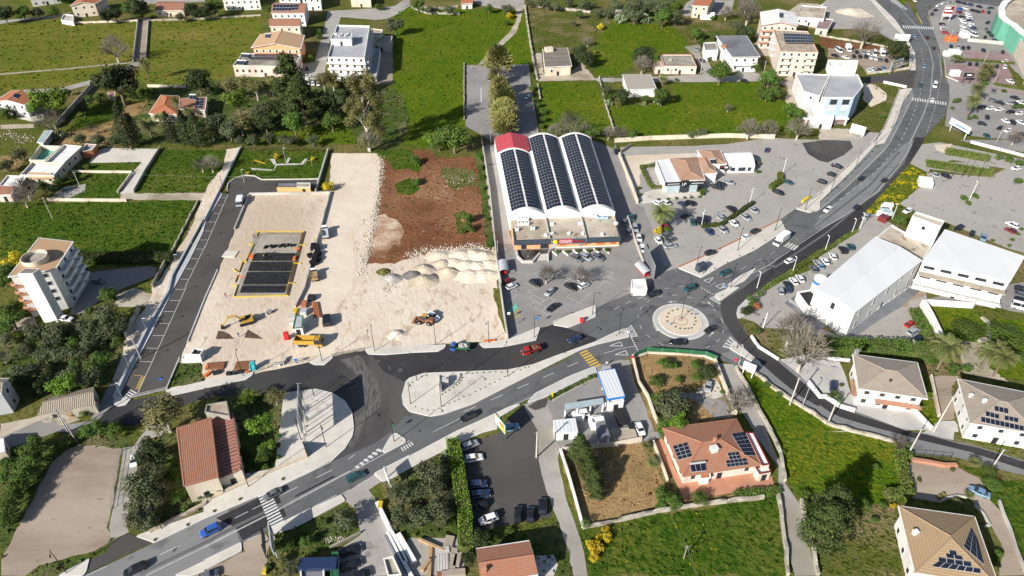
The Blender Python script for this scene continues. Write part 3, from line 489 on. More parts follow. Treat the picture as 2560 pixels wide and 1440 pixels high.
# bare street dust strip, park path in the playground
S('path', 'paving_grey', '11 460 240 690 260 710 200 960 195 1000 150 1030 150 980 210 720 215 690 270 470 262'); S('path', 'paving_grey', '11 650 150 700 150 715 200 690 210'); S('path', 'paving_grey', '11 830 140 860 140 830 195 815 195')
# ---- markings ----
mark('02 1860 0 1380 1050', .14); mark('01 2048 1030 1850 1440', .14); mark('11 235 500 0 1040', .14)
for s in ['02 1755 15 1850 18', '02 1700 127 1797 128', '02 1640 238 1745 240', '02 1590 355 1692 358', '02 1527 478 1637 480', '02 1465 604 1577 606', '02 1400 738 1515 740',
          '01 2005 962 2046 964', '01 1955 1053 2030 1054', '01 1912 1150 1992 1152', '01 1862 1249 1945 1252', '01 1805 1353 1893 1357',
          '11 130 613 188 617', '11 90 696 150 699', '11 42 781 110 785', '11 0 870 70 873', '11 0 960 25 962', '11 165 508 235 504', '11 160 535 218 540']: mark(s, .14)
mark('02 1340 875 1430 880', .14, 'paint_yellow'); mark('02 1420 880 1355 1020', .12, 'paint_yellow'); mark('02 1450 880 1385 1025', .12, 'paint_yellow')
bars((355, 941), (340, 974), (362, 942), (347, 975), 9, .45, 'paint_yellow', 'road_marking')
bars((306, 992), (330, 974), (318, 998), (345, 982), 4, .5)
bars((512+530/4, 1080+640/4), (512+665/4, 1080+975/4), (512+650/4, 1080+580/4), (512+800/4, 1080+905/4), 12, .55)
bars((1024+1690/4, 720+650/4), (1024+1830/4, 720+815/4), (1024+1770/4, 720+615/4), (1024+1920/4, 720+775/4), 7, .55, 'paint_yellow')
bars((512+1520/4, 1080+380/4), (512+1790/4, 1080+180/4), (512+1490/4, 1080+360/4), (512+1740/4, 1080+160/4), 6, .5); mark('13 1490 370 1760 170', .12); mark('13 1500 385 1960 130 2048 90', .14)
bars((1000, 1121), (1030, 1104), (1006, 1130), (1036, 1112), 5, .5)
bars((2048+825/4, 255/4), (2048+1145/4, 270/4), (2048+840/4, 285/4), (2048+1155/4, 297/4), 14, .5)
bars((2048+925/4, 975/4), (2048+1275/4, 1025/4), (2048+925/4, 1005/4), (2048+1275/4, 1055/4), 14, .5)
bars((1536+1690/4, 360+1020/4), (1536+1800/4, 360+1070/4), (1536+1740/4, 360+985/4), (1536+1850/4, 360+1025/4), 4, .5)
def hatch(outline, n, ang=0, m='paint_white'):
    P = g(outline); mark(P, .12, m, closed=True); a, b_, c_, d_ = P
    q = MB()
    for i in range(n):
        k0, k1 = (i+.25)/n, (i+.7)/n; L0, L1 = a.lerp(b_, k0), a.lerp(b_, k1); R0, R1 = d_.lerp(c_, k0), d_.lerp(c_, k1)
        q.face([(*x[:2], .119) for x in (L0, L1, R1, R0)])
    tag(q.build('road_marking', m), kind='structure')
hatch('32 130 395 165 370 235 485 165 495', 4); hatch('32 950 105 1010 80 1060 160 1045 165', 4); hatch('32 1080 595 1160 485 1215 545 1155 610', 4)
bars((2048+700/4, 10/4), (2048+870/4, 105/4), (2048+760/4, -10/4), (2048+878/4, 90/4), 9, .5)
mark('13 0 1155 600 850 / 13 735 785 1450 400 1500 375', .13); mark('13 735 770 1450 392', .13); mark('03 1460 1440 2048 1152', .13); mark('13 0 1145 600 842', .1); mark('22 240 1440 500 1310', .12)
mark('13 300 865 590 720', .13, dash=(3, 1)); mark('03 860 1440 1210 1280', .13, dash=(4, 4)); mark('03 1600 1230 1900 1090', .13, dash=(4, 4)); mark('13 760 635 1300 370 1500 230', .13, dash=(4, 4.5))
mark('22 540 1240 1700 740', .14, dash=(3.6, 4.5)); mark('22 500 1440 980 1200 1280 1065 1600 905 1880 790', .13); mark('23 0 245 470 0', .13); mark('13 1350 635 2048 245', .13, dash=(2.5, 2)); mark('13 420 1085 590 1010', .14, dash=(2.5, 2)); mark('13 830 878 1320 632', .12)
mark('22 1940 655 2048 630 / 32 0 620 200 585', .12); mark('32 0 510 140 480', .12)
mark('31 950 1420 1190 1300 / 31 1290 1240 1550 1110 1700 1020 1830 950', .1, dash=(3, 4.5)); mark('31 1290 1340 1540 1215 1840 1010 2048 870', .14); mark('31 1420 1330 1600 1220 1540 1215', .1)
mark('41 0 735 270 505 520 320 680 150 810 0', .14, dash=(2.5, 3.2)); mark('40 820 1400 920 1200 1010 950 1045 700 1020 500 960 350', .15, dash=(2.5, 3.5))
mark('41 0 662 270 435 640 70 700 0', .15); mark('40 700 1440 850 1150 930 980', .15); mark('41 0 868 290 695 560 490 800 220 930 0', .14); mark('40 900 1440 1040 1150 1110 950 1140 640 1100 480 960 250 820 90 750 0', .4, 'paint_dull')
mark('40 1080 1320 1180 1000 1220 760 1200 560 1170 480', .15, dash=(2, 2)); mark('40 1080 165 1150 330 1210 500 1225 760', .12); mark('40 970 130 1030 240', .3)
# roundabout rings
def ring(c, r, dash, a0=0, a1=360, wd=.14, n=90):
    mark([Vector((c.x+r*math.cos(R(a)), c.y+r*math.sin(R(a)), 0)) for a in [a0+(a1-a0)*k/n for k in range(n+1)]], wd, dash=dash)
ring(RB, 12.6, (1.6, 3)); 
def arrow(u, v, du, dv, s=3.0):
    c = G(u, v); d = (G(u+du, v+dv)-c).normalized(); n_ = Vector((-d.y, d.x, 0)); q = MB(); z = .12
    P = lambda a, b_: (c.x+d.x*a+n_.x*b_, c.y+d.y*a+n_.y*b_, z)
    q.face([P(-s/2, -.09), P(s*.1, -.09), P(s*.1, .09), P(-s/2, .09)]); q.face([P(s*.1, -.4), P(s/2, 0), P(s*.1, .4)])
    tag(q.build('road_arrow', 'paint_white'), kind='structure')
arrow(1681, 755, -20, 2); arrow(1776, 761, -14, -10); arrow(1639, 822, 10, 12); arrow(1778+0, 836, 8, -8)
def yieldtri(u, v, du, dv, s=2.6):
    c = G(u, v); d = (G(u+du, v+dv)-c).normalized(); n_ = Vector((-d.y, d.x, 0)); T_ = [c+d*s, c-d*s*.4+n_*.9, c-d*s*.4-n_*.9]; mark(T_, .22, closed=True)
yieldtri(1545, 862, -12, 2); yieldtri(1558, 884, -12, 2); yieldtri(1771, 702, 10, -6); yieldtri(1800, 716, 10, -6)
mark('32 170 500 240 640', .45, dash=(.5, .45)); mark('32 870 0 985 65', .4, dash=(.5, .5)); mark('32 0 215 40 190 170 130 310 85 430 40 470 20', .13, dash=(2.2, 2.5))
mark('32 700 -20 500 10 300 120', .1, dash=(2, 3))
# supermarket bays
for s in ['22 1180 40 1300 0', '22 1180 40 1310 100 1225 60', '22 1195 105 1235 70 1350 125 1310 160 1195 105', '22 1210 180 1245 140 1360 190 1330 240 1210 180', '22 1330 240 1385 275 1480 180', '22 1310 160 1400 95 1460 125 1350 195', '22 1575 90 1700 155 1820 40', '22 1575 90 1620 55',
          '21 1165 1340 1200 1310 1340 1265', '21 1170 1400 1250 1440', '21 1520 1330 1580 1290 1740 1255', '21 1545 1390 1600 1350 1680 1400', '21 1870 1280 1915 1245 2035 1295 2000 1335 1870 1280', '21 1890 1345 1930 1305 2048 1360', '21 1910 1410 1950 1370 2048 1420', '22 970 75 1030 30', '22 980 140 1075 70']: mark(s, .12)
sheet('parking_bay', 'green_panel', '22 985 230 1070 150 1090 210 1000 270'); mark('22 1000 275 1090 225 1100 280 1015 320', .25, 'paint_yellow', closed=True); mark('22 1000 300 1095 250', .25, 'paint_yellow')
for (x, y) in [(990, 750), (1040, 850), (870, 840), (1090, 610), (1150, 600), (1190, 580), (1235, 570), (1275, 540), (1320, 520)]: mark(f'31 {x} {y} {x+105} {y+95}', .12, 'paint_dull')
for x in (300, 360, 580, 830): mark(f'31 {x} {600-(x-300)*.09} {x+100} {660-(x-300)*.09}', .12, 'paint_dull')
mark('31 290 650 390 870 440 1010 620 1280', .14, 'paint_dull')
for s in ['42 460 500 720 320', '42 560 470 800 400', '42 640 300 760 240']: mark(s, .1, 'paint_dull', dash=(2.5, 3))
# wear: wheel tracks, repair patches, drain covers
for q in ['03 1400 1420 2048 1110 / 13 300 950 900 660 1300 450', '13 900 640 1500 330 2048 60', '13 800 800 1500 420 2048 170', '22 400 1380 1300 900 1900 640', '22 1000 1150 1700 800', '31 1400 1190 1990 850 / 41 500 420 800 80', '31 1600 1240 / 41 60 900 500 540 800 200', '40 880 1380 1010 1060 1060 640 960 340', '40 1010 1380 1150 1000 1180 660']: mark(q, .8, 'asphalt_worn', name='wheel_track', z=.1095); 
rn = random.Random(21)
def inside(P, x, y):
    k = False; j = len(P)-1
    for i in range(len(P)):
        if (P[i].y > y) != (P[j].y > y) and x < (P[j].x-P[i].x)*(y-P[i].y)/(P[j].y-P[i].y)+P[i].x: k = not k
        j = i
    return k
PB = {'asphalt_patch': MB(), 'lot_patch': MB(), 'metal_dark': MB()}
for m, P in LOTS:
    x0, x1, y0, y1 = min(p.x for p in P), max(p.x for p in P), min(p.y for p in P), max(p.y for p in P)
    for _ in range(int(min(60, (x1-x0)*(y1-y0)/110))):
        x, y = rn.uniform(x0, x1), rn.uniform(y0, y1)
        if not (inside(P, x-2, y-2) and inside(P, x+2, y+2) and inside(P, x-2, y+2) and inside(P, x+2, y-2)): continue
        a = rn.random()*3; cover = rn.random() < .3; w_, d_ = (.32, .32) if cover else (rn.uniform(.5, 1.9), rn.uniform(.25, .9)); cs, sn = math.cos(a), math.sin(a); b = PB['metal_dark' if cover else ('lot_patch' if m[0] == 'l' else 'asphalt_patch')]
        n = 8 if not cover else 7; b.face([(x+(w_*rn.uniform(.75, 1.1)*math.cos(k*6.283/n))*cs-(d_*rn.uniform(.75, 1.1)*math.sin(k*6.283/n))*sn, y+(w_*rn.uniform(.8, 1)*math.cos(k*6.283/n))*sn+(d_*math.sin(k*6.283/n))*cs, .112 if not cover else .1125) for k in range(n)])
for m, b in PB.items(): tag(b.build({'metal_dark': 'drain_covers'}.get(m, 'surface_patches'), m), kind='structure')
# ================= buildings =================
def kid(o, root):
    o.parent = root; o.matrix_parent_inverse = Matrix.Translation(-root.location); return o
class RK(dict): pass
WMESH = {}
def quadbox(b, a, c, z0, z1, d, nrm, mi=0, w=None):
    """box on a wall from point a to c, between z0 and z1, standing d proud"""
    lo = [(a.x, a.y, z0), (c.x, c.y, z0), (c.x+nrm.x*d, c.y+nrm.y*d, z0), (a.x+nrm.x*d, a.y+nrm.y*d, z0)]
    b.hull([lo[3], lo[2], lo[1], lo[0]][::-1], [(p[0], p[1], z1) for p in [lo[3], lo[2], lo[1], lo[0]][::-1]], mi)
def unit_window(kind, w_, h_, frame):
    key = (kind, w_, h_, frame)
    if key not in WMESH:
        b = MB(); b.box((0, .03, -h_/2-.08), (w_+.2, .08, .08)); b.box((-w_/2-.05, .03, -h_/2), (.1, .07, h_)); b.box((w_/2+.05, .03, -h_/2), (.1, .07, h_)); b.box((0, .03, h_/2), (w_+.2, .07, .1))
        if kind == 'shutter': b.box((-w_/2-.38, .03, -h_/2), (.5, .06, h_)); b.box((w_/2+.38, .03, -h_/2), (.5, .06, h_))
        o = b.build('window', frame); me = o.data; bpy.data.objects.remove(o)
        b = MB(); b.box((0, .02, -h_/2), (w_, .05, h_)); o = b.build('pane', 'glass'); me2 = o.data; bpy.data.objects.remove(o)
        WMESH[key] = (me, me2)
    return WMESH[key]
def window(root, p, nrm, w_=1.1, h_=1.3, frame='white_wall', kind='plain', name='window'):
    me, me2 = unit_window(kind, w_, h_, frame)
    o = bpy.data.objects.new(name, me); col.objects.link(o); o.parent = root; o.location = Vector(p)-root.location; o.rotation_euler = (0, 0, math.atan2(nrm.y, nrm.x)-R(90))
    c = bpy.data.objects.new('pane', me2); col.objects.link(c); c.parent = o; return o
def inset(P, d): return offset_poly(P, d, True)
def raycast(faces, u, v):
    o = Vector((0, 0, H)); d = G(u, v)-o; best = None
    for f in faces:
        n = (f[1]-f[0]).cross(f[2]-f[0])
        if abs(n.dot(d)) < 1e-9: continue
        k = n.dot(f[0]-o)/n.dot(d); p = o+d*k; ins = True; sg = 0
        for i in range(len(f)):
            a, b_ = f[i], f[(i+1) % len(f)]; cr = (b_.x-a.x)*(p.y-a.y)-(b_.y-a.y)*(p.x-a.x)
            if sg and cr*sg < 0: ins = False
            if abs(cr) > 1e-9: sg = sg or (1 if cr > 0 else -1)
        if ins and (best is None or k < best[0]): best = (k, p, f)
    if best is None:
        f = max(faces, key=lambda f_: abs(((f_[1]-f_[0]).cross(f_[2]-f_[0])).z)); n = (f[1]-f[0]).cross(f[2]-f[0]); k = n.dot(f[0]-o)/n.dot(d); best = (k, o+d*k, f)
    return best[1], best[2]
ROOFS = {}
def bld(key, label, s, h, wm, rm, kind='flat', rh=2.0, over=.5, floors=None, win=1, par=.5, name='house', cat='house', ga=0, group=None, frame='white_wall', wk='plain', fascia='white_wall', door=True, split=None, zb=0, wsz=(1.1, 1.3), rm2=None):
    P = [G(u, v, h) for u, v in t(s)]
    if sum(P[i].x*P[(i+1) % len(P)].y-P[(i+1) % len(P)].x*P[i].y for i in range(len(P))) < 0: P = [P[0]]+P[:0:-1]; 
    n = len(P); c = sum(P, Vector())/n; root = empty(name, (c.x, c.y, zb), 0, label, cat, group)
    W = [p.copy() for p in (inset(P, over) if kind != 'flat' else P)]
    b = MB(); wt = h-(.12 if kind == 'flat' else .1)
    for i in range(n):
        a, q = W[i], W[(i+1) % n]; b.face([(a.x, a.y, zb), (q.x, q.y, zb), (q.x, q.y, wt), (a.x, a.y, wt)])
    faces = []
    if kind == 'flat':
        I = inset(W, .25)
        for i in range(n):
            j = (i+1) % n; b.face([(W[i].x, W[i].y, wt), (W[j].x, W[j].y, wt), (I[j].x, I[j].y, wt), (I[i].x, I[i].y, wt)])
            b.face([(I[j].x, I[j].y, h-par), (I[i].x, I[i].y, h-par), (I[i].x, I[i].y, wt), (I[j].x, I[j].y, wt)])
        kid(b.build('wall', wm), root); f = [Vector((p.x, p.y, h-par)) for p in I]; faces = [f]
        r = MB(); r.face(f); kid(r.build('roof', rm), root)
        if fascia:
            k_ = MB(); O = inset(W, -.08)
            for i in range(n):
                j = (i+1) % n; k_.face([(O[i].x, O[i].y, wt+.002), (O[j].x, O[j].y, wt+.002), (O[j].x, O[j].y, h), (O[i].x, O[i].y, h)]); k_.face([(O[i].x, O[i].y, h), (O[j].x, O[j].y, h), (I[j].x, I[j].y, h), (I[i].x, I[i].y, h)]); k_.face([(I[j].x, I[j].y, wt), (I[i].x, I[i].y, wt), (I[i].x, I[i].y, h), (I[j].x, I[j].y, h)])
            kid(k_.build('parapet', fascia), root)
    else:
        E = [Vector((p.x, p.y, h)) for p in P]; mid = lambda a, q, z=0: Vector(((a.x+q.x)/2, (a.y+q.y)/2, h+z))
        if kind == 'hip':
            l0, l1 = (E[1]-E[0]).length, (E[2]-E[1]).length
            if l0 < l1: E = E[1:]+E[:1]; l0, l1 = l1, l0
            m1, m3 = mid(E[1], E[2], rh), mid(E[3], E[0], rh); ax = (m1-m3).normalized(); k = min(l1*.5, (m1-m3).length*.499); r1, r3 = m1-ax*k, m3+ax*k
            faces = [[E[0], E[1], r1, r3], [E[1], E[2], r1], [E[2], E[3], r3, r1], [E[3], E[0], r3]]; ridge = [(r1, r3), (E[0], r3), (E[1], r1), (E[2], r1), (E[3], r3)]
        elif kind == 'gable':
            if ga: E = E[1:]+E[:1]; W = W[1:]+W[:1]
            m1, m3 = mid(E[1], E[2], rh), mid(E[3], E[0], rh); faces = [[E[0], E[1], m1, m3], [E[2], E[3], m3, m1]]; ridge = [(m1, m3)]
            for a, q in ((W[1], W[2]), (W[3], W[0])): L_2 = (a-q).length; m_ = mid(a, q, rh-.1-rh*over/max(.1, L_2/2+over)); b.face([(a.x, a.y, wt), (q.x, q.y, wt), m_])
            if ga: W = W[3:]+W[:3]
        else:   # shed: edge 2-3 (back) higher by rh
            if ga: E = E[ga:]+E[:ga]
            E[2].z += rh; E[3].z += rh; faces = [E]; ridge = []
            W2 = W[ga:]+W[:ga] if ga else W
            b.face([(W2[1].x, W2[1].y, wt), (W2[2].x, W2[2].y, wt), (W2[2].x, W2[2].y, wt+rh)]); b.face([(W2[3].x, W2[3].y, wt), (W2[0].x, W2[0].y, wt), (W2[3].x, W2[3].y, wt+rh)]); b.face([(W2[2].x, W2[2].y, wt), (W2[3].x, W2[3].y, wt), (W2[3].x, W2[3].y, wt+rh), (W2[2].x, W2[2].y, wt+rh)])
        kid(b.build('wall', wm), root)
        if rm2:
            for f, m_ in zip(faces, (rm, rm2)): r = MB(); r.face(f); r.face([p-Vector((0, 0, .18)) for p in f][::-1]); kid(r.build('roof', m_), root)
        else:
            r = MB()
            for f in faces: r.face(f); r.face([p-Vector((0, 0, .16)) for p in f][::-1])
            ro = kid(r.build('roof', rm), root)
            if ridge:
                q = MB()
                for a, c_ in ridge: q.tube([a, c_], .14, 5)
                rdg = q.build('ridge', rm); rdg.parent = ro
        fa = MB()
        for i in range(len(E)):
            a, q = E[i], E[(i+1) % len(E)]
            if kind == 'gable' and i in (1, 3):
                m_ = m1 if i == 1 else m3
                for x, y in ((a, m_), (m_, q)): d = (q-a).normalized(); o_ = Vector((d.y, -d.x, 0))*.05; fa.face([x+o_-Vector((0, 0, .22)), y+o_-Vector((0, 0, .22)), y+o_+Vector((0, 0, .04)), x+o_+Vector((0, 0, .04))])
                continue
            d = (q-a).normalized(); o_ = Vector((d.y, -d.x, 0)).normalized()*.05
            fa.face([a+o_-Vector((0, 0, .25)), q+o_-Vector((0, 0, .25)), q+o_+Vector((0, 0, .03)), a+o_+Vector((0, 0, .03))]); fa.face([a+o_+Vector((0, 0, .03)), q+o_+Vector((0, 0, .03)), q-o_*5+Vector((0, 0, .05)), a-o_*5+Vector((0, 0, .05))])
        if fascia: kid(fa.build('eaves', fascia), root)
    # windows and a door on the sides that look towards the photographer
    if floors is None: floors = max(1, int((h-zb)/3.1))
    best = None
    for i in range(n):
        a, q = W[i], W[(i+1) % n]; e = q-a; L = e.length; nr = Vector((e.y, -e.x, 0)).normalized(); m_ = (a+q)/2
        if nr.dot(Vector((-m_.x, -m_.y, 0)).normalized()) < .12 or L < 2.6: continue
        if best is None or nr.y < best[1].y: best = ((a+q)/2, nr, e.normalized())
        if not win: continue
        k = max(1, int(L/(3.6/win))); fh = (h-zb)/floors
        if fh < 2.3: continue
        for fl in range(floors):
            for j in range(k):
                if fl == 0 and door and best[1] is nr and j == k//2: continue
                p = a.lerp(q, (j+.5)/k)+nr*.005; window(root, (p.x, p.y, zb+fl*fh+fh*.52), nr, wsz[0], min(wsz[1], fh*.5), frame, wk)
    if door and best and win:
        p, nr, e = best; d_ = MB(); quadbox(d_, p-e*.6, p+e*.6, zb+.02, zb+2.2, .08, nr); dd = kid(d_.build('door', 'metal_dark' if wm != 'stone_wall' else 'wood'), root)
    root_faces = faces; ROOFS[key] = (root, faces, W, h)
    return root
def chimney(key, u, v, w_=.7, hh=1.1, m='white_wall', name='chimney'):
    root, faces, W, h = ROOFS[key]; p, f = raycast(faces, u, v); b = MB(); b.box((p.x, p.y, p.z-.4), (w_, w_*.8, hh+.4), .3); b.box((p.x, p.y, p.z+hh+.003), (w_+.25, w_*.8+.25, .12), .3); return kid(b.build(name, m), root)
def solar(key, s, nx, ny, lift=.12, thermal=False, label=None):
    """rows of panels on the roof between four photo corners (BL BR TR TL); thermal adds a tank"""
    root, faces, W, h = ROOFS[key]; q = t(s); f = raycast(faces, sum(p[0] for p in q)/4, sum(p[1] for p in q)/4)[1]
    nrm = (f[1]-f[0]).cross(f[2]-f[0]).normalized(); nrm = nrm if nrm.z > 0 else -nrm; o = Vector((0, 0, H)); C_ = []
    for u, v in q: d = G(u, v)-o; k = nrm.dot(f[0]+nrm*lift-o)/nrm.dot(d); C_.append(o+d*k)
    b = MB(); fr = MB(); fr.hull([p-nrm*.05 for p in C_], [p-nrm*.004 for p in C_])
    at = lambda x, y: C_[0].lerp(C_[1], x).lerp(C_[3].lerp(C_[2], x), y)
    for i in range(nx):
        for j in range(ny):
            e = .04/max(1, 1); x0, x1, y0, y1 = (i+.04)/nx, (i+.96)/nx, (j+.05)/ny, (j+.95)/ny; p = [at(x0, y0), at(x1, y0), at(x1, y1), at(x0, y1)]; b.hull([a for a in p], [a+nrm*.03 for a in p], bottom=False)
    o1 = kid(b.build('solar_array', 'panel_dark'), root); 
    if label: o1['label'] = label
    f1 = fr.build('frame', 'panel_frame'); f1.parent = o1; f1.matrix_parent_inverse = Matrix(); 
    f1.parent = o1; f1.matrix_parent_inverse = Matrix.Identity(4)
    if thermal:
        T_ = MB(); T_.tube([C_[3]+nrm*.35, C_[2]+nrm*.35], .28, 8); k = T_.build('water_tank', 'galvanised'); k.parent = o1
    return o1
def balcony(key, edge, k0, k1, z, d=1.3, m='white_wall', rail=.95, open_=False):
    root, faces, W, h = ROOFS[key]; a, q = W[edge], W[(edge+1) % len(W)]; e = (q-a).normalized(); nr = Vector((e.y, -e.x, 0)); A, B_ = a.lerp(q, k0)+nr*.004, a.lerp(q, k1)+nr*.004; b = MB()
    quadbox(b, A, B_, z, z+.18, d, nr); r = MB()
    if open_:
        for x in [A.lerp(B_, k/8) for k in range(9)]: p = x+nr*(d-.06); r.box((p.x, p.y, z+.182), (.05, .05, rail))
        quadbox(r, A+nr*(d-.08), B_+nr*(d-.08), z+.18+rail, z+.25+rail, .08, nr)
    else:
        quadbox(r, A+nr*(d-.12), B_+nr*(d-.12), z+.182, z+rail, .12, nr); quadbox(r, A, A+e*.12, z+.182, z+rail, d-.122, nr); quadbox(r, B_-e*.12, B_, z+.182, z+rail, d-.122, nr)
    o = kid(b.build('balcony', m), root); rr = r.build('railing', 'metal_grey' if open_ else m); rr.parent = o; rr.matrix_parent_inverse = Matrix.Identity(4); return o
def awning(key_root, s, z, m='white_paint', name='awning', tilt=.4, posts=True):
    P = [G(u, v, z) for u, v in t(s)]; b = MB(); up = [Vector((p.x, p.y, z+(tilt if i >= 2 else 0))) for i, p in enumerate(P)]; b.hull([p-Vector((0, 0, .1)) for p in up], up)
    return kid(b.build(name, m), key_root)

W_ = 'white_wall'; CR = 'cream_wall'
bld('h1', 'white block house at the top edge with a small dark window', 'f 72 -10 146 -20 146 -40 70 -32', 7, W_, 'roof_grey')
bld('h2', 'pale gabled house with orange roof beside the white roadside shed', 'f 174 15 238 9 268 -8 200 -6', 7.5, CR, 'tile_orange', 'gable', 1.6, ga=1)
bld('h2b', 'small white walled store at the corner of the olive field', 'f 152 49 183 54 183 37 160 35', 2.6, W_, 'concrete', name='shed', cat='shed', win=0)
bld('h3', 'long low house with a terracotta roof above the left fields', 'f 387 27 460 26 463 3 395 3', 4, CR, 'tile_red', 'gable', 1.2)
bld('h4', 'white two storey house with an awning at the top edge', 'f 557 1 648 -2 642 -24 562 -22', 6.5, W_, 'concrete')
bld('h5', 'white house whose red roof carries a wide solar array', 'f 677 33 762 33 770 8 684 7', 8, W_, 'tile_red', 'gable', 1.8); solar('h5', 'f 681 27 725 27 735 11 683 11', 6, 2); solar('h5', 'f 726 26 744 24 748 11 736 11', 3, 2)
bld('h6', 'yellow walled house with a plain red roof between the solar house and the orange villa', 'f 673 66 751 66 754 46 674 46', 8, 'cream_wall', 'tile_red', 'gable', 1.6)
bld('h7', 'salmon orange villa with wide pale tiled gable', 'f 627 119 752 121 762 88 650 86', 8.5, 'salmon_wall', 'tile_pale', 'gable', 2.4, ga=1, wk='shutter', over=.9)
solar('h7', 'f 662 95 676 95 678 86 664 85', 2, 1, thermal=True)
bld('h8', 'long flat roofed house covered with solar rows in front of the salmon villa', 'f 582 163 737 166 752 137 607 133', 6, 'pink_wall', 'concrete_old', frame='wood', wk='plain', win=1.2)
solar('h8', 'f 633 140 742 141 744 134 637 134', 20, 2, .5); solar('h8', 'f 622 149 728 150 731 143 625 142', 20, 2, .5); solar('h8', 'f 601 143 621 144 624 136 604 135', 3, 1, .7, True); solar('h8', 'f 591 161 611 162 615 153 595 152', 3, 1, .7, True)
bld('h9', 'big white four storey block with wraparound balconies and grey flat roof', 'f 819 142 911 144 924 64 842 62', 12.5, W_, 'roof_grey', par=.9, floors=4, win=1, name='apartment_block', cat='apartment block')
for z in (3, 6.1, 9.2):
    balcony('h9', 0, -.03, 1.03, z); balcony('h9', 1, .02, .98, z, 1.6)
bld('h9p', 'small penthouse cube with rooftop tanks on the big white block', 'f 826 97 878 98 880 84 832 84', 15.2, W_, 'roof_grey', zb=11.75, win=.5, floors=1, name='rooftop_room', cat='rooftop room')
for i in range(5):
    b = MB(); p = G(842+i*7, 84+(i % 2)*3, 15.5); b.tube([(p.x, p.y, 14.7), (p.x, p.y, 16)], .6, 10); tag(b.build('water_tank', 'galvanised', smooth=False), 'silver water tank on the penthouse roof of the big white block', 'water tank', 'tanks on the penthouse')
bld('h9a', 'low shabby annex behind the big white block', 'f 925 89 952 91 957 74 929 71', 5.5, CR, 'roof_stained'); bld('h9b', 'narrow grey back building right of the big white block', 'f 930 108 975 110 981 90 950 90', 4.5, 'concrete', 'concrete_old')
bld('h9c', 'raised side terrace with white rim along the big white block', 'f 914 187 940 190 951 123 935 122', 3.6, W_, 'roof_grey', name='terrace_block', cat='terrace', win=0)
bld('h10', 'cream block with blank wall at the top edge behind the street', 'f 876 -6 926 -5 926 -27 876 -27', 6, CR, 'concrete', win=.3); bld('h11', 'white house behind the wide solar roof', 'f 755 -6 800 -6 800 -27 757 -27', 8, W_, 'tile_red'); bld('h11b', 'white house top left of the wide solar roof', 'f 697 -7 748 -7 748 -27 698 -27', 8, W_, 'concrete')
bld('h12', 'little white hut with an orange roof by the dirt track', 'f 1152 10 1182 8 1184 -6 1153 -6', 3.6, W_, 'tile_orange', 'gable', .9)
bld('h13', 'square cream house with a brown grey roof beside the car park', 'f 1361 168 1430 165 1419 122 1356 125', 5, CR, 'roof_brown', 'shed', .5, win=.6); chimney('h13', 1372, 128, 4, 1.9, 'cream_wall', 'stair_room')
bld('h14', 'tan roofed shed among the trees at the top', 'f 1538 37 1562 38 1564 26 1540 25', 3, CR, 'sheet_fibre', 'shed', .3, name='shed', cat='shed', win=.5)
bld('h15', 'cream house with a small red roof at the top edge', 'f 1730 14 1772 16 1792 -12 1748 -14', 7.5, CR, 'tile_orange', 'gable', 1); bld('h15b', 'low white lean-to below the cream top edge house', 'f 1752 39 1786 40 1787 31 1758 30', 2.5, W_, W_, win=0, name='shed', cat='shed')
bld('h16', 'flat roofed bungalow with red trim and a water tank', 'f 1661 164 1742 165 1728 136 1652 136', 4.5, 'pink_wall', 'concrete_old', fascia='terracotta'); bld('h16b', 'small wing with shutter on the left of the red trimmed bungalow', 'f 1639 166 1660 165 1650 150 1634 151', 4.1, 'pink_wall', 'roof_stained', fascia='terracotta')
chimney('h16', 1676, 152, 1.1, 1, 'galvanised', 'water_tank')
bld('h17', 'white shed with a fibre sheet roof at the top of the bright green field', 'f 1568 224 1642 222 1626 188 1555 188', 4.2, W_, 'sheet_fibre', 'shed', .5, name='shed', cat='shed', win=0)
bld('h18', 'white villa with a large slate grey sloping roof', 'f 1830 143 1901 142 1866 93 1789 94', 8.2, W_, 'roof_slate', 'shed', .9, over=.8); balcony('h18', 0, 0, 1, 3.8, 1.5); chimney('h18', 1808, 117, 2.4, .8, 'terracotta', 'skylight')
bld('h18b', 'white wing with a roof terrace left of the slate roofed villa', 'f 1764 125 1796 124 1790 105 1759 106', 6, W_, 'concrete_old', fascia='blue_grey_wall')
bld('h19', 'pink apartment block with a tile rimmed roof and a big solar rack', 'f 1953 128 2046 130 2020 78 1934 72', 13, 'pink_wall', 'roof_stained', floors=4, fascia='terracotta', name='apartment_block', cat='apartment block', over=.5)
solar('h19', 'f 1962 106 2033 107 2030 86 1958 83', 12, 3, 1.2)
for z in (3.2, 6.4, 9.6): balcony('h19', 0, .02, .3, z, m='pink_wall'); balcony('h19', 0, .68, .98, z, m='pink_wall'); balcony('h19', 3, .1, .45, z, m='white_wall')
bld('h19b', 'pink block with white sheet covered gables behind the solar rack block', 'f 1902 64 1996 66 1990 32 1899 30', 13, 'pink_wall', W_, 'gable', 2, ga=1, floors=4, name='apartment_block', cat='apartment block', fascia='terracotta', over=.8)
for z in (3.2, 6.4, 9.6): balcony('h19b', 0, 0, .35, z, m='terracotta')
solar('h19b', 'f 1948 43 1958 43 1958 33 1948 33', 2, 1, .5, True)
bld('h20', 'long white building with a stained flat roof top right of centre', 'f 1992 42 2060 46 2066 18 2003 13', 5, W_, 'roof_stained'); bld('h20b', 'low building with a dull red roof by the dusty lot', 'f 2040 71 2070 73 2084 48 2050 45', 3.5, CR, 'red_paving')
bld('h21a', 'white modern building with blue grey wall panels and pillars', 'f 2054 243 2135 243 2158 214 2145 186 2076 184', 13, W_, 'roof_grey', floors=4, win=0, name='office_building', cat='building')
